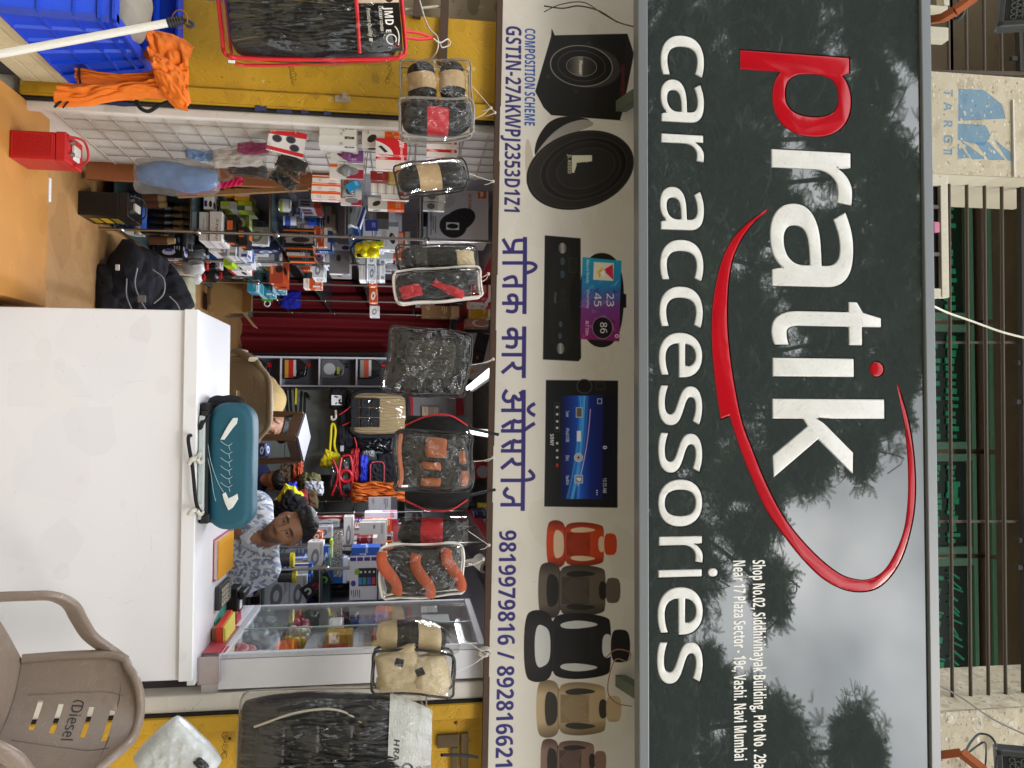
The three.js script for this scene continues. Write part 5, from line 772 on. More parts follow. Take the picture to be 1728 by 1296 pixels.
hung('blister_pack', 'clear blister pack with silver part below the bright blue box', 'pack', [577, 314, 611, 331], 3.66, 0.02, cClearGrey, null, dome(mat('#b9bcc2', 0.12, { metalness: 0.8 }), 0.02, 0.012)); hung('blister_pack', 'pale blister pack with orange corner below the clear one', 'pack', [575, 331, 610, 346], 3.68, 0.02, cBlister2); hung('blister_pack', 'clear pack with dark grey part next to the beige and black roll, upper', 'pack', [715, 324, 752, 339], 3.66, 0.03, cClearGrey); hung('blister_pack', 'clear pack with dark grey part next to the beige and black roll, lower', 'pack', [714, 341, 750, 355], 3.68, 0.03, cClearGrey);
{ // bags of accessories to the left of the cartons
  const bagOf = (label, c, w, h, t, m, rot, skin) => pack('accessory_bag', label, 'bag', { c, w, h, t, rot, items: [{ w: w * 0.86, h: h * 0.84, d: t * 0.5, m, wr: 0.012, n: 'contents' }], skin: skin || film, wr: 0.012 });
  bagOf('clear bag of white and silver straps above the blue cloth bag', [400, 268, 3.5], 0.095, 0.25, 0.05, mat('#c9c5c4', 0.35), [0.06]); bagOf('clear bag with black and white patterned goods below the silver straps', [418, 288, 3.55], 0.06, 0.2, 0.04, mat('#3c3a3d', 0.5), [-0.03]);
  bagOf('bag of magenta and yellow goods behind the silver straps', [428, 249, 3.42], 0.06, 0.16, 0.04, mat('#8e1d55', 0.5), [0.1]); bagOf('small pale blue plastic packet at the edge of the wire grid', [338, 262, 3.5], 0.05, 0.14, 0.02, mat('#6e8fc0', 0.4), [-0.02]);
  bagOf('glossy black pack tilted below the knob card', [492, 276, 3.5], 0.07, 0.16, 0.03, mat('#1a1917', 0.2), [-0.25]); bagOf('olive brown bottle pack under the glossy black pack', [487, 289, 3.56], 0.045, 0.12, 0.04, mat('#463b22', 0.25), [-0.3]); bagOf('black checked pack hanging lowest beside the braided cord', [478, 304, 3.62], 0.06, 0.14, 0.03, mat('#111113', 0.3), [-0.5]);
  const cb = thing('cardboard_strip', 'brown cardboard strip along the lower edge of the hanging goods', 'cardboard'); part('strip', bar(at(300, 330, 3.85), at(520, 318, 3.85), 0.02, 0.028), mat('#8a6439', 0.85), cb);
}
// ---------- goods on the racks, the loft and in the cabinet ----------
const ORD = ['first', 'second', 'third', 'fourth', 'fifth', 'sixth', 'seventh', 'eighth', 'ninth', 'tenth', 'eleventh', 'twelfth', 'thirteenth', 'fourteenth', 'fifteenth', 'sixteenth', 'seventeenth', 'eighteenth', 'nineteenth', 'twentieth', 'twenty-first', 'twenty-second', 'twenty-third', 'twenty-fourth', 'twenty-fifth', 'twenty-sixth', 'twenty-seventh', 'twenty-eighth', 'twenty-ninth', 'thirtieth'];
const PAL = [['white', '#dcdad6', '#8b8d92'], ['white', '#e6e4e0', '#c4272c'], ['white', '#dedddb', '#2b4f9c'], ['grey', '#9d9ea0', '#4a4c50'], ['silver grey', '#bdbfc1', '#6c7076'], ['navy', '#1d2747', '#a9b3d0'], ['black', '#18181a', '#d2691e'], ['black', '#141416', '#8d8f94'], ['orange', '#c8501a', '#e9e0d6'], ['dark red', '#7b1a1c', '#d9c9c2'], ['red', '#b5202a', '#efe6e2'], ['blue', '#2457a8', '#dfe6f2'], ['teal', '#2c93ae', '#cfe9ef'], ['yellow', '#c79a1c', '#efe6cf'], ['lime green', '#9ab31e', '#eef1d6'], ['brown', '#80603a', '#c9ad83']];
const designs = PAL.map(([name, a, b], i) => [0, 1, 2, 3, 4].map((q) => cell(a, (g) => {
  if (q === 0) { g.fillStyle = b; g.fillRect(0, 0, 128, 30); dashes(g, 12, 44, 84, 3, b); dashes(g, 12, 100, 50, 3, b, 2); }
  if (q === 1) { g.fillStyle = b; g.beginPath(); g.ellipse(70, 66, 38, 30, 0.4, 0, 6.3); g.fill(); g.fillStyle = a; g.beginPath(); g.ellipse(70, 66, 18, 14, 0.4, 0, 6.3); g.fill(); dashes(g, 10, 12, 60, 3, b); }
  if (q === 2) { g.fillStyle = b; g.fillRect(0, 84, 128, 44); g.fillRect(92, 10, 26, 50); dashes(g, 12, 18, 66, 4, b); g.fillStyle = a; dashes(g, 14, 96, 70, 2, a); }
  if (q === 3) { g.fillStyle = b; g.fillRect(0, 0, 24, 128); g.fillStyle = '#2a2b30'; g.beginPath(); g.ellipse(76, 44, 26, 18, -0.5, 0, 6.3); g.fill(); g.fillStyle = '#9aa0a8'; g.beginPath(); g.ellipse(72, 40, 12, 8, -0.5, 0, 6.3); g.fill(); dashes(g, 36, 84, 74, 4, b, 4); for (let i = 0; i < 14; i++) { g.fillStyle = '#222'; g.fillRect(88 + i * 2.4, 106, 1 + (i * 7) % 3 * 0.5, 16); } }
  if (q === 4) { for (let i = 0; i < 3; i++) { g.fillStyle = [b, '#d9a62a', '#3a3b40'][i]; g.fillRect(10 + i * 38, 14, 30, 40); } dashes(g, 12, 64, 100, 2, b, 6); g.fillStyle = '#f3f1ec'; g.fillRect(70, 92, 44, 26); g.fillStyle = '#c32a2a'; g.fillRect(74, 96, 36, 7); }
  g.fillStyle = 'rgba(0,0,0,0.12)'; g.fillRect(0, 0, 128, 2); g.fillRect(0, 126, 128, 2);
})));
const cell2 = (i) => pick(designs[i]);
function fill(side, X, y, zs, palette, shelfName, hmax) { // a row of boxes along a shelf, from the street inwards
  const s = Math.sign(X); let z = zs[0], n = 0;
  while (z < zs[1]) {
    const len = R(0.06, 0.15) * (z / 4.6) ** 1.6, h = Math.min(hmax, R(0.05, 0.26)), w = R(0.12, 0.22), p = pick(palette), gap = R(0.003, 0.02), off = R(0.0, 0.06), up = h < hmax * 0.32 ? 3 : h < hmax * 0.55 ? 2 : 1;
    let yy = y + 0.001;
    for (let k = 0; k < up && n < 17; k++) { const q = k ? pick(palette) : p, hh = k ? Math.min(h * R(0.6, 1), Math.max(0.02, hmax - (yy - y))) : h, x = X + s * off, g = new THREE.BoxGeometry(w - k * 0.02, hh, len - k * 0.02).rotateY(R(-0.05, 0.05)).translate(x + s * w / 2, yy + hh / 2, -z - len / 2); yy += hh + 0.002; carton('carton_box', PAL[q][0] + ' box, ' + ORD[n++] + ' from the street on the ' + shelfName + ' of the ' + side + ' rack', 'box', g, cell2(q), 'boxed goods on the ' + side + ' rack'); }
    z += len + gap; if (n >= 17) break;
  }
}
const shelfNames = ['bottom shelf', 'second lowest shelf', 'middle shelf', 'second highest shelf', 'top shelf'];
fill('left', LX, shelfL[0], [4.9, 7.7], [0, 3, 7, 7, 9, 11, 15], shelfNames[0], 0.38);
fill('left', LX, shelfL[1], [4.55, 7.7], [0, 0, 1, 4, 5, 14, 8, 12, 12, 3], shelfNames[1], 0.36);
fill('left', LX, shelfL[2], [4.66, 7.7], [0, 3, 4, 6, 8, 10, 2, 11], shelfNames[2], 0.36);
fill('left', LX, shelfL[3], [4.72, 7.4], [0, 0, 4, 4, 3, 8, 2], shelfNames[3], 0.34);
fill('left', LX, shelfL[4], [4.95, 7.4], [0, 3, 4, 1, 15], shelfNames[4], 0.3);
const namesR = ['bottom shelf', 'second lowest shelf', 'third lowest shelf', 'third highest shelf', 'second highest shelf', 'top shelf'];
[[0, [10, 11, 7, 13]], [1, [10, 7, 11, 0]], [2, [7, 5, 0, 4, 11]], [3, [0, 3, 11, 4, 9]], [4, [0, 1, 9, 4, 7, 6]], [5, [0, 1, 4, 9, 11]]].forEach(([k, pal]) => fill('right', RX, shelfR[k], [k < 3 ? 4.34 : 4.75, 7.0], pal, namesR[k], 0.27));
// a box whose face covers part of the view, standing at its own distance
const face = (label, r, d, depth, k, turn, name = 'carton_box', cat = 'box', grp) => carton(name, label, cat, boxAt(r[0], r[1], r[2], r[3], d, depth, 0), k, grp, turn);
// left rack, nearest the street
face('white box with black star print and navy patch, front of the second left shelf', [344, 323, 359, 353], 4.36, 0.16, cell('#deddd9', (g) => { g.fillStyle = '#15151a'; g.beginPath(); g.arc(88, 34, 22, 0, 6.3); g.fill(); g.fillStyle = '#1f2d6b'; g.fillRect(66, 78, 40, 40); dashes(g, 10, 84, 40, 4, '#45454a'); }));
face('yellow box, right one of two behind the black star box', [396, 318, 421, 338], 4.4, 0.2, cell('#d39a17', (g) => { g.fillStyle = '#e7e2d6'; g.fillRect(40, 0, 44, 128); dashes(g, 44, 20, 34, 8, '#8d8d93'); })); face('yellow box, left one of two behind the black star box', [379, 318, 395, 333], 4.42, 0.2, cell('#cc9214', (g) => dashes(g, 60, 40, 40, 2, '#f3e3b6')));
face('lime green and grey box under the yellow boxes', [372, 340, 399, 352], 4.4, 0.2, cell('#9c9f9b', (g) => { g.fillStyle = '#8da31f'; g.fillRect(0, 60, 90, 68); })); face('bright lime green and white box under the yellow boxes', [401, 339, 425, 355], 4.42, 0.2, cell('#a3c01c', (g) => { g.fillStyle = '#e3e4df'; g.fillRect(70, 0, 58, 60); g.fillStyle = '#4a4d52'; g.fillRect(64, 64, 64, 64); }));
face('slim white box lying under the white scripted box', [336, 358, 352, 406], 4.34, 0.2, cell('#d8d6d3', (g) => { g.fillStyle = '#b7b3ae'; g.fillRect(0, 0, 128, 34); dashes(g, 30, 60, 70, 3, '#8f8f92'); })); face('white box with black handwriting-style script behind the first post', [354, 357, 374, 407], 4.33, 0.2, cell('#dedad7', (g) => { g.save(); g.translate(30, 62); g.rotate(-1.3); g.restore(); words(g, 'Steer', 26, 62, 40, '#22201f', 96, 0.06, 'italic '); }));
for (const [r, n] of [[[383, 362, 399, 408], 'left'], [[403, 382, 417, 414], 'right']]) face('black pack with an orange label behind the first steel post, ' + n + ' one', r, 4.38, 0.14, cell('#141417', (g) => { g.fillStyle = '#d8641e'; g.fillRect(30, 52, 42, 76); g.fillStyle = '#2b2b33'; g.beginPath(); g.arc(70, 26, 18, 0, 6.3); g.fill(); }));
for (const [r, d, k, n] of [[[352, 409, 378, 424], 4.56, designs[0][0], 'lowest'], [[376, 408, 398, 432], 4.6, designs[0][2], 'middle'], [[395, 412, 418, 434], 4.64, designs[2][2], 'navy edged']]) face('white box stacked at the corner of the second left shelf, ' + n + ' of three', r, d, 0.2, k);
face('lime green box jutting from the edge of the second left shelf', [377, 430, 391, 448], 4.9, 0.14, cell('#a9c81f', (g) => dashes(g, 20, 10, 90, 2, '#59691a'))); face('white box full of leaflets beside the jutting lime box', [402, 432, 424, 448], 4.95, 0.16, cell('#dcdde0', (g) => { for (let i = 0; i < 9; i++) { g.fillStyle = i % 2 ? '#9aa0a8' : '#f1f1f3'; g.fillRect(i * 14, 30, 7, 98); } }));
face('flat white box with red edge under the lime box', [385, 446, 417, 457], 5.3, 0.2, cell('#e9e7e4', (g) => { g.fillStyle = '#b3202a'; g.fillRect(0, 104, 128, 24); g.fillStyle = '#3a3a3f'; g.beginPath(); g.ellipse(60, 40, 40, 14, 0, 0, 6.3); g.fill(); })); face('tall rust red box with a dark grille in the middle of the second left shelf', [455, 415, 478, 478], 5.6, 0.3, cell('#b2431f', (g) => { g.fillStyle = '#2a1712'; g.beginPath(); g.ellipse(78, 40, 12, 34, 0, 0, 6.3); g.fill(); g.fillStyle = '#d9d3cc'; g.fillRect(10, 92, 20, 22); g.fillStyle = '#e08b57'; g.fillRect(64, 92, 30, 22); }));
for (const [r, d, n] of [[[417, 472, 436, 492], 6.0, 'left'], [[438, 482, 460, 499], 6.3, 'middle'], [[460, 478, 478, 492], 6.2, 'right']]) face('teal blue printed box on the edge of the second left shelf, ' + n + ' of three', r, d, 0.2, designs[12][n === 'left' ? 0 : 2]);
// third shelf
{ const o = thing('tin_can', 'white and green tin can at the front of the third left shelf', 'can'), c = at(478, 347, 4.36), r = 0.036; part('body', new THREE.CylinderGeometry(r, r, 0.058, 24).translate(c.x, 0.93, c.z), mat('#d9d9d2', 0.3, { map: null }), o); part('label_band', new THREE.CylinderGeometry(r + 0.0008, r + 0.0008, 0.016, 24).translate(c.x, 0.912, c.z), mat('#9fb832', 0.4), o); for (const y of [0.901, 0.959]) part('rim', new THREE.TorusGeometry(r, 0.003, 8, 24).rotateX(Math.PI / 2).translate(c.x, y, c.z), metal('#b9b9b6', 0.25), o); }
{ const o = thing('spray_bottle', 'white and blue bottle with blue cap under the tin can', 'bottle'), a = at(478, 372, 4.38), b = at(516, 375, 4.4); part('body', rod(a, at(500, 373, 4.39), 0.026, 20, 0.026), mat('#d7dbe6', 0.3), o); part('neck', rod(at(500, 373, 4.39), at(522, 375, 4.4), 0.024, 16, 0.012), filmDull, o); part('cap', rod(at(520, 375, 4.4), at(532, 376, 4.4), 0.018, 16), mat('#1746b8', 0.3), o); part('label', rod(at(481, 372, 4.38), at(490, 372.6, 4.385), 0.0268, 20), mat('#1a4fb0', 0.4), o); }
for (const [r, n] of [[[478, 385, 530, 396], 'top'], [[480, 398, 531, 413], 'second'], [[481, 415, 528, 427], 'third'], [[487, 430, 530, 439], 'bottom']]) face('black box with orange stripe in the pile on the third left shelf, ' + n + ' of four', r, n === 'top' ? 4.4 : 4.44, 0.18, cell('#1d1e21', (g) => { g.fillStyle = '#e86a1a'; g.fillRect(34, 0, 30, 128); dashes(g, 78, 30, 40, 3, '#8a8c90', 5); if (n === 'second') { g.fillStyle = '#a9a59c'; g.fillRect(20, 10, 80, 108); g.fillStyle = '#3a2a2a'; g.beginPath(); g.arc(56, 60, 36, 0, 6.3); g.fill(); } }));
face('white long box under the orange striped pile', [484, 426, 523, 431], 4.43, 0.2, designs[0][0]); face('navy and white card box beside the white and blue bottle', [487, 350, 506, 366], 4.4, 0.16, designs[5][2]);
face('dark red and grey box with pictures behind the tin can', [503, 336, 541, 350], 4.5, 0.2, cell('#8e9096', (g) => { g.fillStyle = '#a3341c'; g.fillRect(0, 0, 128, 40); g.fillStyle = '#4a2630'; g.fillRect(30, 60, 30, 50); g.fillRect(70, 60, 30, 50); })); face('tan box with oval badge deep on the third left shelf', [549, 348, 566, 384], 4.8, 0.2, cell('#a99c86', (g) => { g.fillStyle = '#2a3c6a'; g.beginPath(); g.ellipse(80, 90, 24, 16, 0, 0, 6.3); g.fill(); g.fillStyle = '#6b5a3a'; g.fillRect(0, 0, 50, 50); }));
face('tall grey box with a badge below the steel rod on the third left shelf', [556, 412, 590, 462], 5.0, 0.2, cell('#7d7a76', (g) => { g.fillStyle = '#d8d6d2'; g.fillRect(0, 0, 30, 128); g.fillStyle = '#2b3f77'; g.beginPath(); g.ellipse(18, 30, 9, 22, 0, 0, 6.3); g.fill(); g.fillStyle = '#2d2624'; g.beginPath(); g.arc(60, 70, 14, 0, 6.3); g.fill(); })); face('orange printed box at the edge of the third left shelf', [512, 470, 542, 486], 5.6, 0.12, designs[8][2]);
face('white box with grey side by the orange printed box', [527, 440, 546, 468], 5.2, 0.2, designs[0][1]);
// fourth shelf
face('tall white box leaning on the fourth left shelf behind the bottom of the hanging goods', [592, 345, 612, 379], 4.4, 0.12, designs[2][0], [0.1, -0.3]); face('small navy card leaning on the fourth left shelf', [616, 371, 638, 389], 4.34, 0.012, cell('#22328c', (g) => dashes(g, 34, 30, 60, 5, '#9fb0ea')), [0.2, 0.05]); face('grey card with dark picture behind the navy card', [618, 348, 656, 386], 4.46, 0.02, cell('#6b6a66', (g) => { g.fillStyle = '#3c2c1e'; g.fillRect(0, 0, 70, 70); dashes(g, 40, 90, 70, 3, '#9a9890'); }));
for (let k = 0; k < 6; k++) face('grey white box in the heap on the fourth left shelf, ' + ORD[k] + ' from the left', [606 + (k % 3) * 15, 424 + Math.floor(k / 3) * 24, 619 + (k % 3) * 15, 446 + Math.floor(k / 3) * 26], 4.75 + 0.14 * (k % 3), 0.14, designs[k % 2 ? 0 : 4][k % 3]);
{ const o = thing('bulb_pack', 'bright yellow moulded pack with round bulges on the fourth left shelf', 'pack'), y = new THREE.MeshPhysicalMaterial({ color: '#e2d30a', roughness: 0.25 }), P = (a, b) => at(a, b, 4.34); part('tray', boxAt(598, 409, 640, 434, 4.35, 0.03, 0.01), y, o); for (const [a, b, r] of [[618, 416, 0.03], [630, 414, 0.026], [630, 427, 0.028], [606, 418, 0.022], [614, 427, 0.02]]) part('bulge', ball(P(a, b), r, 16), y, o); part('tab', boxAt(634, 406, 647, 416, 4.34, 0.02, 0.006), mat('#c9d40e', 0.3), o); part('printed_strip', boxAt(602, 428, 616, 434, 4.345, 0.004, 0.001), black, o); part('sling', tube([P(592, 420), P(600, 409), P(622, 404), P(642, 406)], 0.006, 16, 6), black, o); }
for (const [r, d, k, n] of [[[622, 466, 636, 482], 5.6, 8, 'upper'], [[623, 486, 637, 510], 5.9, 8, 'middle'], [[624, 516, 640, 534], 6.1, 0, 'lower']]) face('orange and white box hanging off the fourth left shelf end, ' + n + ' of three', r, d, 0.12, designs[k][1]);
// bottom shelf and floor
{ const o = thing('striped_pouch', 'blue striped fabric pouch behind the black battery', 'pouch'), c = at(226, 360, 4.36); part('pouch', pillow(0.2, 0.13, 0.09, { wr: 0.01, p: 3 }).translate(c.x, c.y, c.z), cloth('#2456a8'), o); for (let k = 0; k < 5; k++) part('stripe', box(c.x - 0.09, c.x + 0.06, c.y - 0.045 + k * 0.02, c.y - 0.037 + k * 0.02, c.z + 0.042, c.z + 0.046), cloth('#7fa3d6'), o); }
const brownTube = mat('#5a3a26', 0.4), capTan = mat('#8d7a55', 0.4);
for (const [i0, i1, iy, d, n] of [[241, 268, 333, 4.3, 'uppermost'], [243, 270, 344, 4.34, 'second'], [252, 284, 405, 4.42, 'lowest, beside the post']]) { const o = thing('spray_can', 'brown spray can with tan cap on the bottom left shelf, ' + n, 'can'); const a = at(i0, iy, d), b = at(i1, iy + 1, d); part('body', rod(a, b, 0.024, 20), brownTube, o); part('cap', rod(b, b.clone().add(V(0, 0.035, 0)), 0.022, 20, 0.016), capTan, o); }
for (let k = 0; k < 8; k++) { const a = at(262 + (k % 4) * 2, 350 + (k % 4) * 12, 4.45 + Math.floor(k / 4) * 0.12), o = thing('dark_bottle', 'black bottle with gold neck, bottom left shelf, ' + (k < 4 ? 'front' : 'rear') + ' row, ' + ORD[k % 4] + ' from left', 'bottle'); const y0 = 0.091; part('body', new THREE.CylinderGeometry(0.032, 0.034, 0.19, 18).translate(a.x, y0 + 0.095, a.z), mat('#0d0e12', 0.25), o); part('shoulder', new THREE.CylinderGeometry(0.014, 0.032, 0.04, 18).translate(a.x, y0 + 0.21, a.z), mat('#0d0e12', 0.25), o); part('neck', new THREE.CylinderGeometry(0.014, 0.014, 0.05, 14).translate(a.x, y0 + 0.255, a.z), mat('#7d6a3e', 0.35), o); }
solo('kraft_roll', 'grey brown paper roll standing beside the striped pouch', 'roll', rod(at(233, 357, 4.28), at(231, 396, 4.28), 0.014, 14), mat('#8b7d66', 0.8)); solo('paper_stack', 'thin stack of papers with pale edges by the foot of the first post', 'papers', [0, 1, 2, 3].map((k) => boxAt(206 + k * 6, 388 + k, 229 + k * 4, 390 + k, 4.3 + k * 0.02, 0.1, 0).translate(0, -k * 0.006, 0)), mat('#cfcac6', 0.6));
face('black box with a violet round label on the bottom left shelf', [263, 414, 308, 435], 4.75, 0.14, cell('#131217', (g) => { g.fillStyle = '#cfd0e0'; g.beginPath(); g.arc(66, 66, 30, 0, 6.3); g.fill(); g.fillStyle = '#5340b8'; g.fillRect(38, 50, 24, 34); dashes(g, 8, 16, 40, 3, '#b9bac6', 5); }));
function jug(label, iy0, i0, i1, d, w, body, cap) { const o = thing('plastic_jug', label, 'jug'), a = at(i0, iy0, d), b = at(i1, iy0, d), h = b.y - a.y; part('body', new THREE.LatheGeometry([[0, 0], [w, 0], [w, h * 0.7], [w * 0.5, h * 0.86], [w * 0.38, h * 0.88], [w * 0.38, h * 0.92], [0, h * 0.92]].map((p) => new THREE.Vector2(...p)), 20).translate(a.x, a.y, a.z), mat(body, 0.35), o); part('cap', new THREE.CylinderGeometry(w * 0.46, w * 0.46, h * 0.1, 16).translate(a.x, a.y + h * 0.95, a.z), mat(cap, 0.35), o); part('handle', tube([V(a.x, a.y + h * 0.84, a.z + w * 0.45), V(a.x, a.y + h * 0.8, a.z + w * 1.3), V(a.x, a.y + h * 0.5, a.z + w * 1.2), V(a.x, a.y + h * 0.4, a.z + w * 0.9)], w * 0.13, 16, 6), mat(body, 0.35), o); }
jug('white jug with red cap on the floor shelf, nearest the striped pouch', 449, 312, 351, 4.9, 0.05, '#d3d3d0', '#b5121a'); jug('white bottle with red cap lying lower, in front of the jugs', 457, 290, 343, 5.1, 0.03, '#c9c9c5', '#b0141c'); jug('white jug with green label and red cap at the floor shelf edge', 467, 310, 346, 5.3, 0.05, '#cfd2cc', '#b5121a'); jug('black jug with red cap at the floor shelf edge', 464, 340, 374, 5.5, 0.05, '#18181b', '#b5121a'); jug('black jug with red cap behind the other, nearer the wall', 450, 345, 372, 5.6, 0.05, '#131316', '#a8141b'); jug('grey plastic jug in the gap below the white boxes', 424, 322, 352, 5.0, 0.05, '#70757a', '#4a4d52');
{ const o = thing('open_carton', 'open brown cardboard box with flaps up, far left on the floor shelf', 'box'), kr = mat('#9b7a48', 0.85), P = (a, b, d) => at(a, b, d), c = P(392, 498, 6.3); part('side', [box(c.x - 0.12, c.x + 0.14, c.y - 0.16, c.y + 0.08, c.z - 0.004, c.z), box(c.x - 0.12, c.x + 0.14, c.y - 0.16, c.y + 0.08, c.z - 0.2, c.z - 0.196), box(c.x - 0.12, c.x - 0.116, c.y - 0.16, c.y + 0.08, c.z - 0.195, c.z - 0.005), box(c.x + 0.136, c.x + 0.14, c.y - 0.16, c.y + 0.08, c.z - 0.195, c.z - 0.005)], kr, o); for (const [dx, a] of [[-0.12, 0.9], [0.14, -0.9]]) part('flap', new THREE.BoxGeometry(0.004, 0.13, 0.19).translate(0, 0.065, 0).rotateZ(a).translate(c.x + dx, c.y + 0.08, c.z - 0.1), kr, o); part('flap', new THREE.BoxGeometry(0.25, 0.11, 0.004).translate(0, 0.055, 0).rotateX(0.7).translate(c.x + 0.01, c.y + 0.08, c.z), kr, o); }
for (let k = 0; k < 4; k++) { const o = thing('plastic_bin', 'grey plastic drawer bin at the far left end of the floor, ' + ORD[k] + ' from the bottom', 'bin'), a = at(352 + k * 17, 516, 7.0 + k * 0.05); part('bin', box(a.x - 0.14, a.x + 0.08, a.y, a.y + 0.085, a.z - 0.2, a.z, 0.008), mat('#5d6166', 0.5), o); part('lip', box(a.x - 0.14, a.x + 0.08, a.y + 0.0855, a.y + 0.094, a.z - 0.005, a.z + 0.012, 0.002), mat('#6c7076', 0.5), o); }
solo('folded_cloth', 'royal blue folded cloth on the end of the second left shelf', 'cloth', pillow(0.16, 0.18, 0.12, { wr: 0.01, p: 4 }).translate(...at(490, 505, 6.9).toArray()), cloth('#10189a')); { const o = thing('mug', 'bright green plastic mug hanging by the blue cloth', 'mug'), c = at(451, 501, 6.6); part('cup', new THREE.CylinderGeometry(0.04, 0.035, 0.08, 18).translate(c.x, c.y, c.z), mat('#37a52a', 0.35), o); part('handle', new THREE.TorusGeometry(0.024, 0.006, 8, 16).translate(c.x + 0.055, c.y, c.z), mat('#d6dcd4', 0.4), o); }
{ // heap of seat covers on the floor
  const o = thing('seat_cover_heap', 'heap of folded black seat covers with white piping on the floor before the rack', 'seat covers'), c = V(-0.72, 0.12, -4.45), nv = cloth('#12141d');
  part('cover', pillow(0.42, 0.3, 0.2, { wr: 0.03, p: 3 }).rotateX(-0.9).rotateZ(-0.35).translate(...at(222, 478, 4.4).toArray()), nv, o); part('cover', pillow(0.3, 0.36, 0.12, { wr: 0.02, p: 4 }).rotateX(-0.6).rotateZ(0.5).translate(...at(262, 496, 4.5).toArray()), nv, o); part('cover', pillow(0.34, 0.24, 0.16, { wr: 0.02, p: 3 }).rotateX(-0.9).translate(...at(190, 500, 4.35).toArray()), cloth('#1a1a1e'), o);
  part('base_bundle', pillow(0.5, 0.3, 0.24, { wr: 0.03, p: 3 }).rotateX(-1.2).translate(...at(176, 520, 4.4).toArray()), cloth('#57503f'), o);
  const pt = mat('#a9abb2', 0.5); for (const l of [[[232, 452], [228, 480], [238, 508], [252, 530]], [[258, 455], [276, 470], [276, 496], [260, 512]], [[286, 500], [298, 512], [306, 528]], [[214, 470], [214, 500], [226, 530]]]) part('piping', tube(l.map(([a, b]) => at(a, b, 4.26)), 0.0035, 20, 5), pt, o); part('tag', boxAt(194, 446, 201, 456, 4.2, 0.01), white, o); part('grey_panel', boxAt(232, 498, 246, 510, 4.24, 0.006), mat('#8e9097', 0.6), o);
  const b = thing('tote_bag', 'cream zipped fabric bag on the floor behind the black seat covers', 'bag'), q = at(290, 496, 4.8); part('body', pillow(0.22, 0.26, 0.18, { wr: 0.01, p: 7 }).translate(q.x, q.y, q.z), cloth('#aaa78c'), b); part('zip', tube([q.clone().add(V(-0.08, 0.02, 0.09)), q.clone().add(V(0, 0.06, 0.1)), q.clone().add(V(0.06, 0.11, 0.08))], 0.004, 12, 5), blackSoft, b);
}
// boxed speaker on the top shelf and more on the loft
face('big white carton with a black bass tube picture on top of the left rack', [722, 319, 824, 404], 4.55, 0.3, (() => { return cell('#cfc9ca', (g) => { words(g, 'JBL', 12, 22, 9, '#e25a12', 20); g.fillStyle = '#e2651b'; g.fillRect(6, 8, 18, 17); words(g, 'JBL', 8, 20, 9, '#fff', 14); words(g, 'GT-X1300TH', 14, 44, 9, '#c05a45', 62); g.strokeStyle = '#1b1a1c'; g.fillStyle = '#1f1e22'; g.beginPath(); g.ellipse(78, 62, 36, 24, 0.9, 0, 6.3); g.fill(); g.beginPath(); g.ellipse(92, 74, 29, 27, 0, 0, 6.3); g.fill(); g.fillStyle = '#e6e4e2'; g.fillRect(84, 62, 18, 26); g.fillStyle = '#0e0d10'; g.beginPath(); g.ellipse(93, 75, 6, 11, 0, 0, 6.3); g.fill(); g.fillStyle = '#bdb7b9'; g.beginPath(); g.ellipse(32, 96, 20, 26, 0, 0, 6.3); g.fill(); dashes(g, 70, 108, 46, 3, '#7a7678', 2); words(g, 'HARMAN', 56, 120, 7, '#6a6668', 26); }); })());
face('plain brown carton on the loft edge left of the centre', [712, 516, 775, 534], 6.6, 0.2, designs[15][0]); face('white carton under the red and black hanging pack', [716, 440, 752, 470], 5.4, 0.2, designs[0][2]);
for (const [r, d, k, l] of [[[796, 480, 832, 502], 5.4, 10, 'red and white box on the left loft, nearest the street'], [[792, 505, 832, 515], 5.9, 1, 'flat white box on the left loft'], [[794, 516, 832, 534], 6.3, 13, 'yellow and grey stacked box on the left loft']]) face(l, r, d, 0.25, designs[k][0]);
face('box with a silver wheel picture at the left loft corner', [786, 536, 824, 552], 6.8, 0.2, cell('#b9846f', (g) => { g.strokeStyle = '#e3e1dd'; g.lineWidth = 12; g.beginPath(); g.arc(70, 40, 44, 0, 6.3); g.stroke(); g.fillStyle = '#25242a'; g.fillRect(0, 0, 18, 128); }));
face('white carton with a black clover emblem on the rear loft', [786, 562, 830, 640], 7.62, 0.2, cell('#d6d6dc', (g) => { g.fillStyle = '#17161a'; for (const [x, y] of [[14, 28], [22, 22], [22, 34]]) { g.beginPath(); g.arc(x, 128 - y - 90 + 60, 4, 0, 6.3); g.fill(); } words(g, 'NAKAMICHI', 10, 56, 10, '#1b1a1f', 58); g.fillStyle = '#d9b62a'; g.beginPath(); g.moveTo(90, 128); g.lineTo(104, 70); g.lineTo(118, 128); g.fill(); }));
{ const o = thing('bass_tube', 'dark grey bass tube leaning on the clover carton', 'speaker'), a = at(815, 566, 7.3), b = at(806, 604, 7.25); part('tube', bar(a, b, 0.12, 0.12), mat('#33313d', 0.7), o); part('end_plate', new THREE.CylinderGeometry(0.062, 0.07, 0.02, 24).rotateX(Math.PI / 2).translate(b.x, b.y - 0.01, b.z + 0.06), black, o); part('badge', box(b.x - 0.014, b.x + 0.016, b.y - 0.02, b.y + 0.002, b.z + 0.071, b.z + 0.074), mat('#a4584a', 0.5), o); }
face('red speaker carton with a silver round grille on the rear loft', [799, 778, 830, 808], 7.6, 0.2, cell('#b5252c', (g) => { g.fillStyle = '#c5c9cc'; g.beginPath(); g.arc(76, 62, 42, 0, 6.3); g.fill(); g.strokeStyle = '#6c7377'; for (let i = 5; i < 42; i += 6) { g.beginPath(); g.arc(76, 62, i, 0, 6.3); g.stroke(); } words(g, 'Clarion', 4, 122, 20, '#f0e4e2', 50, 0, 'italic bold '); }));
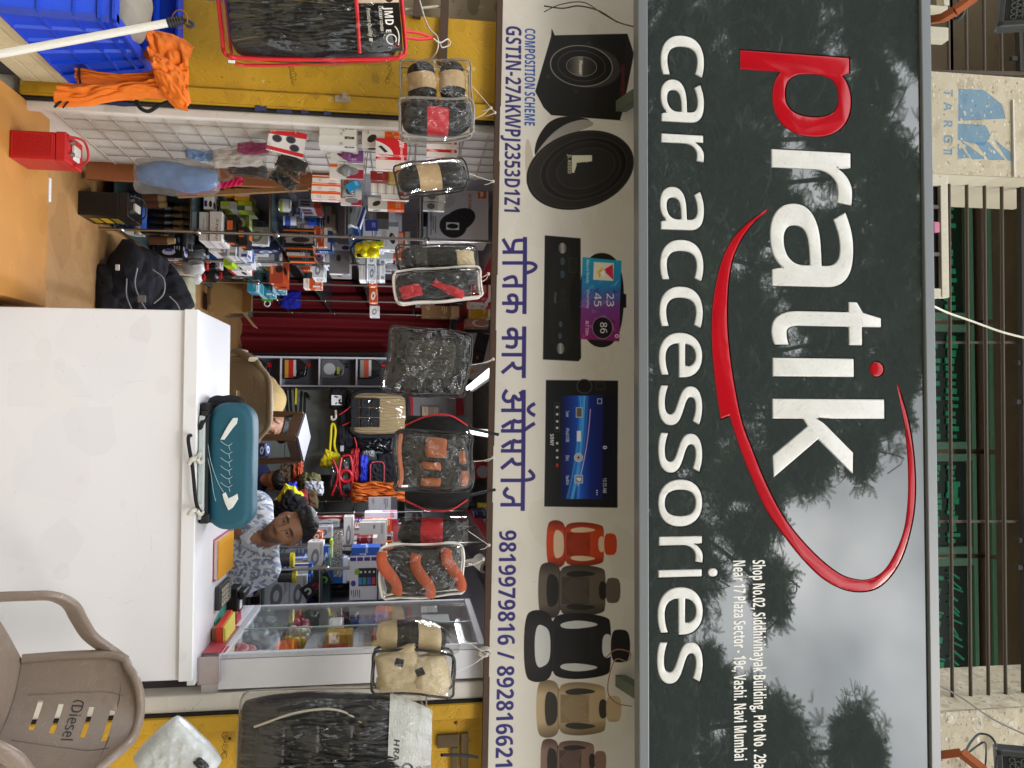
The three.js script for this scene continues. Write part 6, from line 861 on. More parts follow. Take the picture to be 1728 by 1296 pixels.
face('cream carton on the rear loft under the red strip', [712, 686, 742, 708], 7.5, 0.2, designs[15][2]); { const o = thing('loft_bottle', 'black and yellow bottle lying on the right loft', 'bottle'), a = at(790, 853, 6.2), b = at(805, 854, 6.2), c = at(822, 855, 6.2); part('base', rod(a, b, 0.028, 16), black, o); part('label', rod(b, c, 0.029, 16), mat('#c9b81c', 0.4), o); }
for (const [r, l, k] of [[[800, 864, 828, 874], 'navy box on the right loft, upper', 5], [[808, 876, 828, 886], 'white and blue box on the right loft, middle', 2], [[812, 888, 828, 898], 'navy box on the right loft, lowest', 11]]) face(l, r, 5.7, 0.25, designs[k][0]);
// right rack near the shopkeeper
face('white boxed car stereo with a picture of its screen, above the glass cabinet', [590, 939, 652, 1012], 4.3, 0.1, cell('#d9d7df', (g) => { g.fillStyle = '#43307f'; for (let i = 0; i < 5; i++) g.fillRect(6 + 0, 12 + i * 23, 10, 19); g.fillStyle = '#1d1d22'; g.fillRect(36, 36, 50, 60); for (const [x, y, c] of [[62, 40, '#c23a45'], [62, 55, '#3a62b8'], [62, 70, '#2f8f86'], [62, 84, '#3b7fc4']]) { g.fillStyle = c; g.fillRect(x, y, 20, 12); } g.fillStyle = '#d8d8dc'; for (let i = 0; i < 4; i++) g.fillRect(44, 42 + i * 14, 6, 6); g.fillStyle = '#7fb52c'; g.beginPath(); g.arc(46, 100, 9, 0, 6.3); g.fill(); g.fillStyle = '#3b3f8c'; g.beginPath(); g.arc(78, 112, 8, 0, 6.3); g.fill(); dashes(g, 96, 90, 22, 5, '#6d6a78', 3); }));
face('blue topped box lying beside the white boxed car stereo', [593, 924, 641, 937], 4.32, 0.12, cell('#2c5cb4', (g) => { for (let i = 0; i < 5; i++) { g.fillStyle = '#b7cdf0'; g.beginPath(); g.arc(16 + i * 16, 60, 6, 0, 6.3); g.fill(); } words(g, '07', 94, 90, 40, '#e6ecf8', 30); })); face('dark red flat box above the blue topped one', [602, 908, 636, 918], 4.5, 0.12, designs[9][0]);
for (const [r, d, n] of [[[606, 882, 650, 918], 4.85, 'front'], [[610, 878, 653, 912], 4.95, 'rear']]) face('grey white box with orange square mark standing on the right rack, ' + n + ' of two', r, d, 0.06, cell('#c3c1be', (g) => { g.fillStyle = '#dd5a20'; g.fillRect(96, 40, 22, 22); dashes(g, 10, 14, 70, 2, '#7a7874'); g.fillStyle = '#77746f'; g.fillRect(16, 50, 22, 10); }));
face('salmon box edge behind the grey white pair', [617, 876, 660, 900], 5.05, 0.05, designs[8][1]); face('white box with red band and speaker picture on the right rack', [615, 865, 670, 905], 5.2, 0.12, cell('#e0dcea', (g) => { g.fillStyle = '#b0182e'; g.fillRect(38, 0, 62, 60); g.fillStyle = '#a9b0c6'; g.beginPath(); g.arc(70, 50, 20, 0, 6.3); g.fill(); g.fillStyle = '#2b2d52'; g.beginPath(); g.arc(70, 50, 11, 0, 6.3); g.fill(); g.save(); g.translate(108, 10); g.rotate(Math.PI / 2); words(g, 'Pioneer', 0, 0, 18, '#2a2630', 90); g.restore(); words(g, '69', 6, 30, 22, '#c22a3c', 26); }));
face('plain pale grey card sheet on the right rack', [622, 839, 670, 866], 5.5, 0.02, designs[3][0]); face('flat white box with red stars under the red rolled pack', [703, 846, 746, 857], 5.4, 0.1, cell('#dfe0ea', (g) => { g.fillStyle = '#b9384a'; g.fillRect(0, 0, 128, 26); g.fillStyle = '#2f3a86'; for (let i = 0; i < 7; i++) g.fillRect(18 + i * 14, 36, 8, 14); g.fillStyle = '#3a86c9'; g.fillRect(30, 90, 98, 38); }));
for (const [r, d, k, l] of [[[528, 873, 592, 882], 5.3, 9, 'dark red flat box topmost in the pile behind the shopkeeper'], [[524, 880, 572, 890], 5.2, 3, 'grey box second in the pile behind the shopkeeper'], [[530, 889, 560, 908], 5.1, 4, 'silver grey box with black window behind the shopkeeper'], [[580, 872, 596, 930], 5.25, 0, 'white box standing behind the dark red pile'], [[526, 898, 543, 912], 4.9, 8, 'salmon orange box by the head of the shopkeeper'], [[519, 915, 545, 962], 4.7, 0, 'white and green box standing right of the shopkeeper'], [[545, 922, 556, 963], 4.72, 11, 'blue box standing beside the white and green box'], [[556, 912, 560, 962], 4.75, 14, 'thin olive box beside the blue box']]) face(l, r, d, 0.1, designs[k][1]);
solo('foil_pack', 'long silver foil wrapped pack standing on the right rack', 'pack', boxAt(562, 896, 577, 974, 4.55, 0.05, 0.004), mat('#c9c9c2', 0.22, { metalness: 0.8, map: null, bumpMap: WR, bumpScale: 0.006 }));
{ const o = thing('sticker_card', 'black card with green and red curled decals leaning on the right rack', 'card'), c = at(534, 988, 4.34); part('card', new THREE.BoxGeometry(0.17, 0.07, 0.006).rotateZ(-1.0).translate(c.x, c.y, c.z), black, o); for (const [dx, dy, col] of [[-0.03, 0.04, '#54b52e'], [0.005, -0.005, '#a3182a'], [0.03, -0.045, '#d9d9d9']]) part('decal', new THREE.TorusGeometry(0.014, 0.006, 6, 16, 4.6).scale(1, 1, 0.3).translate(c.x + dx, c.y + dy, c.z + 0.005), mat(col, 0.4), o); }
for (const [a, b, n] of [[478, 945, 'left'], [482, 972, 'right']]) { const o = thing('clear_jar', 'clear plastic jar with yellow lid on the right rack below the steel rod, ' + n + ' one', 'jar'), c = at(a, b, 4.36); part('body', new THREE.CylinderGeometry(0.036, 0.036, 0.075, 20, 1).translate(c.x, c.y, c.z), mat('#3d3b39', 0.15), o); part('lid', new THREE.CylinderGeometry(0.039, 0.039, 0.02, 20).translate(c.x, c.y + 0.048, c.z), mat('#d8c71a', 0.4), o); }
for (const [r, k, l, d] of [[[469, 984, 502, 1006], 7, 'black box with white stickers on the right rack below the jars', 4.36], [[465, 1008, 496, 1016], 5, 'navy box at the back edge of the glass cabinet', 4.4], [[502, 1006, 517, 1022], 11, 'bright blue box behind the glass cabinet', 4.38], [[385, 992, 404, 1018], 10, 'red and yellow box low by the arm of the shopkeeper', 4.5], [[405, 990, 428, 1008], 10, 'red box low on the right rack', 4.6], [[378, 1034, 400, 1044], 0, 'white box low behind the slanting cabinet end', 4.2], [[378, 1046, 404, 1060], 10, 'red and white carton low behind the cabinet, upper', 4.14], [[378, 1061, 396, 1072], 1, 'white and red carton low behind the cabinet, lower', 4.12]]) face(l, r, d, 0.12, designs[k][2]);
// inside the glass cabinet: five levels
{
  const lev = [0.888, 1.071, 1.261, 1.461, 1.681], kinds = [[['pink and white soft toy bag', '#d98a90', 'toy'], ['clear crumpled bag', '#a8aeb4', 'bag'], ['pale grey packet', '#9a9fa6', 'packet']], [['orange ball sweet pack', '#e06a24', 'pack'], ['yellow trinket', '#d3a93a', 'trinket'], ['white trinket', '#d8d2c6', 'trinket'], ['magenta trinket', '#b22a55', 'trinket'], ['black pouch', '#17181c', 'pouch']], [['rust red mug', '#a33a20', 'mug'], ['gold trinket pack', '#c9a24a', 'pack'], ['white printed pack', '#dcd8d8', 'pack'], ['black pouch', '#16171b', 'pouch']], [['bright yellow pouch', '#d8c81a', 'pouch'], ['white, red and green flag pack', '#c9474a', 'pack'], ['violet bottle', '#5b3f7a', 'bottle'], ['lilac box', '#9a7aa8', 'box'], ['orange box', '#c0582a', 'box']], [['dark red box', '#7f1f24', 'box'], ['navy box', '#1d2b55', 'box'], ['white box', '#d2d4d6', 'box'], ['grey white box', '#b4b7ba', 'box']]];
  lev.forEach((y, k) => kinds[k].forEach(([nm, col, cat], i) => {
    const z = -3.29 - i * (0.66 / kinds[k].length) - 0.05, x = 1.025, m = mat(col, 0.4), label = nm + ', ' + ORD[i] + ' from the street on the ' + ['lowest', 'second', 'third', 'fourth', 'topmost'][k] + ' glass cabinet shelf';
    let g; if (cat === 'box' || cat === 'pack') { const h = R(0.05, 0.13); g = bx(x, y, z, 0.08, h, R(0.1, 0.14)).rotateY(0); } else if (cat === 'mug') g = new THREE.CylinderGeometry(0.036, 0.032, 0.1, 20).translate(x, y + 0.05, z); else if (cat === 'bottle') g = merge([0, 1, 2].map((q) => new THREE.SphereGeometry(0.026, 14, 10).translate(x, y + 0.026 + q * 0.036, z + 0.01 * q))); else if (cat === 'trinket' || cat === 'toy') g = merge(Array.from({ length: 16 }, () => new THREE.SphereGeometry(R(0.016, 0.026), 10, 8).translate(x + R(-0.024, 0.02), y + R(0.025, 0.09), z + R(-0.045, 0.045)))); else g = pillow(0.08, R(0.1, 0.14), 0.12, { wr: 0.012, p: 3, nu: 14, nv: 14 }).translate(x, y + 0.065, z);
    solo(cat === 'box' || cat === 'pack' ? 'carton_box' : cat, label, cat, g, m);
  }));
}
// ---------- back of the shop ----------
{
  const o = thing('curtain', 'dark red curtain in long folds hanging on the rear wall', 'curtain'), a = at(408, 478, 7.9), b = at(716, 598, 7.9), m = cloth('#7d0d18', { roughness: 0.8 });
  const f = (x0, x1, s) => shell((u, v) => { const x = x0 + (x1 - x0) * u; return V(x + 0.012 * Math.sin(v * 3 + u * 8), a.y + (b.y + 0.25 - a.y) * v, -7.86 + 0.045 * Math.sin((x + 0.02 * Math.sin(v * 2.4)) * 34 + s) * (0.55 + 0.45 * (1 - v)) + 0.015 * Math.sin(x * 71)); }, 70, 14, 0.003);
  part('curtain_panel', f(-1.28, b.x - 0.004, 0), m, o); part('rail', rod(V(-1.28, b.y + 0.26, -7.86), V(b.x, b.y + 0.26, -7.86), 0.01, 10), steel, o);
}
{
  const o = thing('cubby_shelf', 'narrow white shelf of four open cubbies holding oil cans, in front of the curtain', 'shelf'), d = 7.5, a = at(402, 600, d), b = at(664, 654, d), wm = mat('#e6e5ee', 0.5), bk = mat('#77767c', 0.7);
  part('side', box(a.x, a.x + 0.018, 0.02, b.y, -d - 0.25, -d), wm, o); part('side', box(b.x - 0.018, b.x, 0.02, b.y, -d - 0.25, -d), wm, o); part('back', box(a.x + 0.018, b.x - 0.018, 0.02, b.y, -d - 0.25, -d - 0.24), bk, o);
  for (const ix of [408, 475, 540, 603, 664]) { const y = at(ix, 627, d).y; part('shelf', box(a.x + 0.0185, b.x - 0.0185, y - 0.016, y, -d - 0.238, -d - 0.002), wm, o); }
  const can = (k, ix, body, lab) => { const c = at(ix, 622, d), y = c.y, t = thing('oil_can', lab, 'oil can'), w = 0.19, h = 0.24, m = mat(body, 0.3), z = -d - 0.07; const sh = new THREE.Shape([[-w / 2, 0], [w / 2, 0], [w / 2, h * 0.5], [w * 0.34, h * 0.86], [w * 0.1, h * 0.92], [-w * 0.16, h * 0.92], [-w * 0.5, h * 0.66]].map((p) => new THREE.Vector2(...p))); const hole = new THREE.Path([[w * 0.12, h * 0.56], [w * 0.36, h * 0.5], [w * 0.26, h * 0.76], [w * 0.1, h * 0.8]].map((p) => new THREE.Vector2(...p))); sh.holes.push(hole); part('body', mapUV(new THREE.ExtrudeGeometry(sh, { depth: 0.07, bevelEnabled: true, bevelThickness: 0.012, bevelSize: 0.01, bevelOffset: -0.01, bevelSegments: 3 }).translate(c.x, y, z - 0.04)), m, t); part('cap', new THREE.CylinderGeometry(0.024, 0.026, 0.03, 16).translate(c.x - w * 0.2, y + h * 0.92 + 0.016, z), mat(k === 2 ? '#1b1b1d' : '#b5141a', 0.35), t);
    if (k === 2) { part('label', new THREE.CylinderGeometry(0.055, 0.055, 0.002, 26).rotateX(Math.PI / 2).translate(c.x, y + 0.08, z + 0.043), mat('#d0d3d2', 0.4), t); part('label', box(c.x - 0.02, c.x + 0.05, y + 0.15, y + 0.175, z + 0.042, z + 0.044, 0), mat('#b7bd2c', 0.4), t); } else { const lm = ['#d7d4d0', '#e2a23a', '', '#a9a6a2'][k]; part('label', box(c.x - 0.085, c.x + 0.085, y + 0.02, y + 0.055, z + 0.042, z + 0.044, 0), mat(lm, 0.4), t); part('label', box(c.x - 0.085, c.x + 0.085, y + 0.0555, y + 0.1, z + 0.042, z + 0.044, 0), mat(k === 3 ? '#d4521c' : '#cf1d1a', 0.4), t); part('label', box(c.x - 0.085, c.x + 0.07, y + 0.1005, y + 0.125, z + 0.042, z + 0.044, 0), mat('#dcdad6', 0.4), t); } };
  can(0, 409, '#191a1d', 'black oil can with white and red label in the bottom cubby'); can(1, 476, '#141417', 'black oil can with yellow, red and white label in the second cubby'); can(2, 541, '#6e7072', 'grey oil can with round label in the third cubby'); can(3, 604, '#1d1e22', 'dark oil can with orange and grey label in the top cubby');
}
{ // grey panelled partition behind the hanging bags
  const d = 7.3, a = at(400, 655, d), b = at(770, 840, d); const o = thing('rear_panel', 'grey green laminate panels behind the hanging bags', 'panel'), m = mat('#6f7772', 0.45);
  for (const [y0, y1] of [[0.02, 0.5], [0.504, 1.02], [1.024, 1.6]]) part('panel', box(a.x + 0.01, 0.62, y0, y1, -d - 0.06, -d - 0.03), m, o);
  for (const [i, j0, j1] of [[580, 655, 845], [658, 655, 700]]) part('edge_strip', bar(at(i, j0, d + 0.02), at(i, j1, d + 0.02), 0.02, 0.012), steel, o);
  struct('wall_partition', box(a.x + 0.01, 1.1, 1.604, 2.26, -d - 0.3, -d - 0.27), mat('#a09fa2', 0.7));
}
function plasticChair(name, label, o3) { // stackable armchair; base at the origin, facing +z
  const o = thing(name, label, 'chair'); const { m, slots = 4, arm = m } = o3;
  const back = (u, v) => { const t = v, w = 0.2 + 0.045 * Math.sin(Math.min(1, t * 1.15) * Math.PI * 0.5) - 0.12 * Math.pow(Math.max(0, (t - 0.62) / 0.38), 2.2), x = (u * 2 - 1) * w; return V(x, 0.43 + 0.44 * t - 0.018 * Math.pow(Math.abs(u * 2 - 1), 2) * (t > 0.8 ? 1 : 0), -0.19 - 0.1 * t + 0.065 * Math.pow(Math.abs(u * 2 - 1), 2.2)); };
  part('backrest', shell(back, 60, 100, 0.006, (u, v) => { for (let k = 0; k < slots; k++) { const c = [0.2, 0.36, 0.6, 0.77][k]; if (Math.abs(v - c) < 0.022 && Math.abs(u - 0.5 - 0.02 * (k - 1.5)) < 0.13) return true; } return false; }), m, o);
  const rimPts = []; for (let i = 0; i <= 12; i++) rimPts.push(back(0, i / 12 * 0.96)); for (let i = 1; i < 12; i++) rimPts.push(back(i / 12, 0.995)); for (let i = 12; i >= 0; i--) rimPts.push(back(1, i / 12 * 0.96)); part('rim', tube(rimPts, 0.018, 90, 10), m, o);
  for (const u of [0.28, 0.72]) part('panel_line', tube([0.1, 0.3, 0.5, 0.7, 0.84].map((v) => back(u + (u < 0.5 ? -0.05 : 0.05) * (v - 0.4), v).add(V(0, 0, 0.004))), 0.0028, 20, 5), m, o);
  part('seat', shell((u, v) => V((u * 2 - 1) * (0.225 - 0.03 * (1 - v)), 0.425 - 0.02 * Math.sin(Math.PI * u) * Math.sin(Math.PI * v) - 0.03 * Math.pow(v, 6), -0.205 + 0.43 * v), 24, 24, 0.008), m, o);
  for (const u of [0.3, 0.5, 0.7]) part('seat_rib', tube([0.15, 0.5, 0.9].map((v) => V((u * 2 - 1) * 0.22, 0.422 - 0.02 * Math.sin(Math.PI * v) + 0.006, -0.2 + 0.42 * v)), 0.003, 10, 5), m, o);
  for (const s of [-1, 1]) {
    const flat = (pts, w, h, n) => { const c = new THREE.CatmullRomCurve3(pts, false, 'centripetal'); return new THREE.ExtrudeGeometry(new THREE.Shape(Array.from({ length: 14 }, (_, i) => { const a = i / 14 * 6.2832; return new THREE.Vector2(Math.sign(Math.cos(a)) * Math.pow(Math.abs(Math.cos(a)), 0.6) * h, Math.sign(Math.sin(a)) * Math.pow(Math.abs(Math.sin(a)), 0.6) * w); })), { steps: n, extrudePath: c, bevelEnabled: false }); };
    part('armrest', toCreasedNormals(flat([V(s * 0.235, 0.77, -0.24), V(s * 0.262, 0.715, -0.2), V(s * 0.277, 0.66, -0.11), V(s * 0.285, 0.645, 0.0), V(s * 0.283, 0.64, 0.12), V(s * 0.275, 0.6, 0.185), V(s * 0.262, 0.52, 0.21), V(s * 0.252, 0.43, 0.225)], 0.034, 0.014, 60), 0.9), arm, o);
    part('leg', toCreasedNormals(flat([V(s * 0.248, 0.44, 0.225), V(s * 0.262, 0.22, 0.245), V(s * 0.275, 0.0, 0.262)], 0.03, 0.014, 16), 0.9), m, o); part('leg', toCreasedNormals(flat([V(s * 0.2, 0.45, -0.2), V(s * 0.225, 0.22, -0.25), V(s * 0.245, 0.0, -0.29)], 0.026, 0.014, 16), 0.9), m, o);
  }
  return o;
}
const setDown = (o, x, y, z, turn) => { o.position.set(x, y, z); o.rotation.y = turn; return o; };
const dustTan = mat('#ffffff', 0.6, { map: rep(paintTexture('#857458', (g) => { blotch(g, 60, ['#93815f', '#7a694c', '#a08d6b'], 20, 90, 0.4); scratches(g, 120, ['#b3a37f', '#5d5038'], 60, 2, 0.5); }), 2) });
{ const o = plasticChair('plastic_chair', 'dusty tan plastic armchair behind the counter, seen from behind', { m: dustTan, slots: 3 }), c = at(432, 676, 4.75); setDown(o, c.x, 0, -4.62, Math.PI + 0.05); }
{ // wooden stool with white top
  const o = thing('wooden_stool', 'tall brown wooden stool with white laminate top behind the counter', 'stool'), B = at(500, 738, 4.55), A = at(503, 700, 4.85), C = at(498, 776, 4.8), D = A.clone().add(C).sub(B), y = B.y; for (const p of [A, C, D]) p.y = y;
  for (const [p, q] of [[A, B], [B, C], [C, D], [D, A]]) part('rail', bar(p.clone().add(V(0, -0.03, 0)), q.clone().add(V(0, -0.03, 0)), 0.024, 0.055), wood, o); const ctr = A.clone().add(C).multiplyScalar(0.5);
  for (const p of [A, B, C, D]) { const f = p.clone().sub(ctr).multiplyScalar(1.22).add(ctr); part('leg', bar(V(p.x, y - 0.003, p.z), V(f.x, 0.0, f.z), 0.036, 0.036), wood, o); }
  const g = new THREE.BufferGeometry(), q = [A, B, C, D].map((p) => p.clone().sub(ctr).multiplyScalar(1.08).add(ctr)), sh = new THREE.Shape(q.map((p) => new THREE.Vector2(p.x, -p.z))); part('top', mapUV(new THREE.ExtrudeGeometry(sh, { depth: 0.012, bevelEnabled: false }).rotateX(-Math.PI / 2).translate(0, y + 0.002, 0)), mat('#85848f', 0.5), o);
}
// things hung on and heaped against the rear panels
{ const o = thing('wiper_bundle', 'bundle of black wiper blades with a yellow sleeve hanging beside the white cubbies', 'wipers'); for (const [a, b, c2, d2] of [[482, 657, 486, 704], [489, 655, 492, 702], [498, 657, 500, 700], [509, 660, 506, 706], [515, 662, 512, 730]]) part('blade', bar(at(a, b, 7.0), at(c2, d2, 6.9), 0.03, 0.02), black, o); part('sleeve', bar(at(500, 656, 6.95), at(499, 682, 6.9), 0.03, 0.012), mat('#c9bb16', 0.4), o); part('tip', bar(at(516, 664, 6.95), at(522, 672, 6.9), 0.03, 0.02), black, o); part('tag', bar(at(514, 724, 6.9), at(522, 732, 6.9), 0.035, 0.006), mat('#6d675c', 0.6), o); }
const hangBag = (name, label, cat, r, d, t, m, extra, wr = 0.02, p = 4) => { const o = thing(name, label, cat), a = at(r[0], r[1], d), b = at(r[2], r[3], d), c = at((r[0] + r[2]) / 2, (r[1] + r[3]) / 2, d); part('body', pillow(Math.abs(b.x - a.x), Math.abs(b.y - a.y), t, { wr, p }).translate(c.x, c.y, c.z), m, o); if (extra) extra(o, c, Math.abs(b.x - a.x), Math.abs(b.y - a.y)); return o; };
hangBag('round_case', 'black rounded case with a white tag hanging at the top of the rear panel', 'case', [556, 655, 588, 690], 7.1, 0.14, cloth('#17191e'), (o, c) => { part('tag', box(c.x - 0.03, c.x + 0.06, c.y - 0.06, c.y + 0.03, c.z + 0.07, c.z + 0.075), white, o); part('strap', bar(V(c.x + 0.02, c.y - 0.13, c.z + 0.04), V(c.x + 0.03, c.y - 0.02, c.z + 0.07), 0.02, 0.01), black, o); });
{ // beige ribbed seat cover in clear wrap with red back
  const o = thing('seat_cover', 'beige ribbed seat cover with black back panel in clear wrap on the rear wall', 'seat cover'), d = 7.0, a = at(592, 662, d), b = at(688, 736, d), c = at(640, 698, d), w = b.x - a.x, h = b.y - a.y;
  part('red_back', pillow(w * 1.06, h * 1.08, 0.06, { p: 6 }).translate(c.x, c.y + 0.03, c.z - 0.06), cloth('#8d131a'), o); part('cushion', pillow(w * 0.98, h, 0.14, { p: 4, pl: 44, pd: 0.006, nu: 90, nv: 20, pinch: 0.12 }).translate(c.x, c.y, c.z), cloth('#a08c69'), o);
  part('border', tube(roundLoop(w, h, 0.1, 0.02).map((p) => p.add(c)), 0.024, 80, 8, true), cloth('#16171b'), o); const q = at(617, 697, d - 0.08); for (let i = 0; i < 3; i++) for (let j = 0; j < 3; j++) part('quilt_square', box(q.x - 0.13 + i * 0.086, q.x - 0.048 + i * 0.086, q.y - 0.13 + j * 0.086, q.y - 0.048 + j * 0.086, q.z - 0.01, q.z + 0.012, 0.01), cloth('#14161b'), o);
  part('clear_cover', pillow(w * 1.06, h * 1.06, 0.19, { wr: 0.02, p: 6 }).translate(c.x, c.y, c.z + 0.005), film, o);
}
hangBag('navy_bag', 'black bag with red trim hanging left of the beige seat cover', 'bag', [571, 690, 598, 758], 7.05, 0.12, cloth('#12141b'), (o, c, w, h) => { for (const [p, q] of [[[572, 700], [592, 686]], [[578, 718], [602, 706]], [[598, 738], [602, 758]]]) part('piping', tube([at(...p, 6.95), at((p[0] + q[0]) / 2 + 1, (p[1] + q[1]) / 2, 6.94), at(...q, 6.95)], 0.006, 8, 5), mat('#b5202c', 0.5), o); part('label', boxAt(574, 752, 580, 762, 6.96, 0.01), mat('#a9adb4', 0.5), o); });
{ const o = thing('tow_strap', 'yellow tow strap with cloth pouch hanging on the rear panel', 'strap'), m = cloth('#d5c416'), P = (a, b, e = 7.0) => at(a, b, e); part('webbing', tube([P(556, 766), P(558, 740), P(560, 716), P(562, 714), P(566, 726), P(564, 750), P(568, 764)], 0.012, 40, 6), m, o); part('pouch', pillow(0.16, 0.15, 0.08, { wr: 0.016, p: 3 }).rotateZ(-0.4).translate(...P(557, 776).toArray()), m, o); part('hook', tube([P(566, 692), P(566, 706), P(560, 708), P(559, 702)], 0.012, 16, 6), mat('#b9b2a2', 0.4), o); }
hangBag('clear_case', 'clear case with red straps standing on the rear shelf, left one', 'case', [556, 772, 576, 838], 6.9, 0.1, film, (o, c, w, h) => { part('straps', [tube([at(562, 776, 6.85), at(570, 800, 6.83), at(560, 836, 6.85)], 0.012, 16, 6), tube([at(576, 772, 6.85), at(572, 805, 6.83), at(576, 836, 6.85)], 0.012, 16, 6)], mat('#b01a24', 0.4), o); part('contents', pillow(w * 0.7, h * 0.8, 0.06, { wr: 0.02 }).translate(c.x, c.y, c.z), mat('#6d6c74', 0.4), o); });
hangBag('clear_case', 'clear case with red rim standing on the rear shelf, right one', 'case', [577, 769, 592, 836], 6.9, 0.1, film, (o, c, w, h) => { part('rim', [tube([at(578, 770, 6.84), at(590, 769, 6.84), at(590, 836, 6.84), at(578, 836, 6.84)], 0.01, 30, 6)], mat('#c01a26', 0.4), o); part('clasp', new THREE.TorusGeometry(0.05, 0.016, 8, 20).translate(c.x, c.y, c.z + 0.06), mat('#b5121e', 0.4), o); part('contents', pillow(w * 0.7, h * 0.8, 0.06, { wr: 0.02 }).translate(c.x, c.y, c.z), mat('#77767e', 0.4), o); });
hangBag('red_bag', 'crimson fabric bag between the clear cases and the blue bag', 'bag', [592, 757, 607, 814], 6.9, 0.12, cloth('#a31222', { roughness: 0.6 })); hangBag('blue_bag', 'royal blue fabric bag beside the crimson one', 'bag', [607, 765, 622, 814], 6.88, 0.12, cloth('#1f35c4', { roughness: 0.6 }));
hangBag('black_pack', 'black quilted case with pink piping right of the blue bag', 'case', [624, 776, 650, 818], 6.85, 0.1, cloth('#14161d'), (o, c, w, h) => part('piping', tube(roundLoop(w * 0.86, h * 0.86, 0.03, 0.06).map((p) => p.add(c)), 0.006, 60, 5, true), mat('#a53a48', 0.5), o)); hangBag('black_pack', 'glossy black wrapped bundle above the blue bag', 'bundle', [602, 738, 662, 762], 7.0, 0.12, mat('#16171b', 0.25), null, 0.04); hangBag('black_pack', 'dark spotted bundle behind the brown patched pack', 'bundle', [634, 764, 672, 820], 7.05, 0.12, cloth('#15161c'), null, 0.03); hangBag('grey_pouch', 'small grey pouch over the blue bag', 'pouch', [612, 760, 632, 770], 6.86, 0.06, mat('#7d8288', 0.4));
hangBag('orange_sheet', 'folded orange tarpaulin on the rear rod, upper fold', 'tarpaulin', [594, 813, 690, 830], 6.7, 0.1, cloth('#c4600f', { roughness: 0.6 }), null, 0.04, 7); hangBag('orange_sheet', 'folded orange tarpaulin on the rear rod, lower fold', 'tarpaulin', [592, 828, 686, 846], 6.62, 0.1, cloth('#b5560c', { roughness: 0.6 }), null, 0.04, 7);
hangBag('chequered_cushion', 'orange and black chequered cushion roll behind the stool', 'cushion', [494, 762, 512, 815], 6.2, 0.12, mat('#ffffff', 0.8, { map: rep(field(64, (u, v) => ((Math.floor(u * 8) + Math.floor(v * 8)) & 1 ? [0.78, 0.3, 0.12] : [0.1, 0.03, 0.03]), true), 3) })); hangBag('bead_bag', 'clear bag of tan and silver beads beside the chequered roll', 'bag', [474, 782, 494, 816], 6.2, 0.1, mat('#a58e75', 0.4, { bumpMap: rep(T.fine, 3), bumpScale: 0.02 }), null, 0.03); hangBag('camouflage_roll', 'camouflage roll lying behind the grey envelope', 'roll', [506, 798, 540, 830], 6.1, 0.12, mat('#ffffff', 0.8, { map: rep(field(128, (u, v) => { const a = pf(u, v, 8, 3, 41), b = pf(u, v, 9, 3, 57); return a > 0.06 ? [0.36, 0.38, 0.22] : b > 0.05 ? [0.2, 0.24, 0.1] : [0.3, 0.24, 0.13]; }, true), 2) })); hangBag('grey_envelope', 'pale grey folded sheet leaning at the rear', 'sheet', [514, 812, 546, 836], 6.0, 0.05, mat('#a9adb5', 0.5)); hangBag('blue_packet', 'bright blue packet by the beads', 'packet', [482, 814, 500, 830], 5.9, 0.06, mat('#1f3fd0', 0.4));
{ const o = thing('cloth_heap', 'heap of coloured cloths, yellow, red and black, behind the shopkeeper', 'cloths'), cl = [['#16161a', 494, 850, 0.1], ['#c9c21a', 490, 838, 0.09], ['#7d1520', 502, 842, 0.08], ['#c8c2b8', 506, 852, 0.06], ['#4b3a20', 516, 844, 0.1], ['#1c2030', 478, 860, 0.1], ['#d8d418', 484, 846, 0.05], ['#e1ddd2', 472, 854, 0.06], ['#2a2a2e', 470, 866, 0.09], ['#8e1b22', 480, 838, 0.05], ['#d9d3c6', 498, 834, 0.05]]; cl.forEach(([c, a, b, r], k) => part('cloth', pillow(r * 1.6, r * 1.8, r, { wr: 0.03, p: 3, nu: 16, nv: 16 }).rotateZ(R(-1, 1)).translate(...at(a, b, 5.7 + 0.04 * k).toArray()), cloth(c), o)); }
for (const [r, k, l] of [[[420, 750, 434, 768], 11, 'blue and white box on the floor behind the stool legs, upper left'], [[436, 748, 448, 770], 5, 'navy box on the floor behind the stool legs'], [[408, 748, 419, 768], 11, 'blue box on the floor behind the teal seat cover']]) face(l, r, 5.3, 0.2, designs[k][1]);
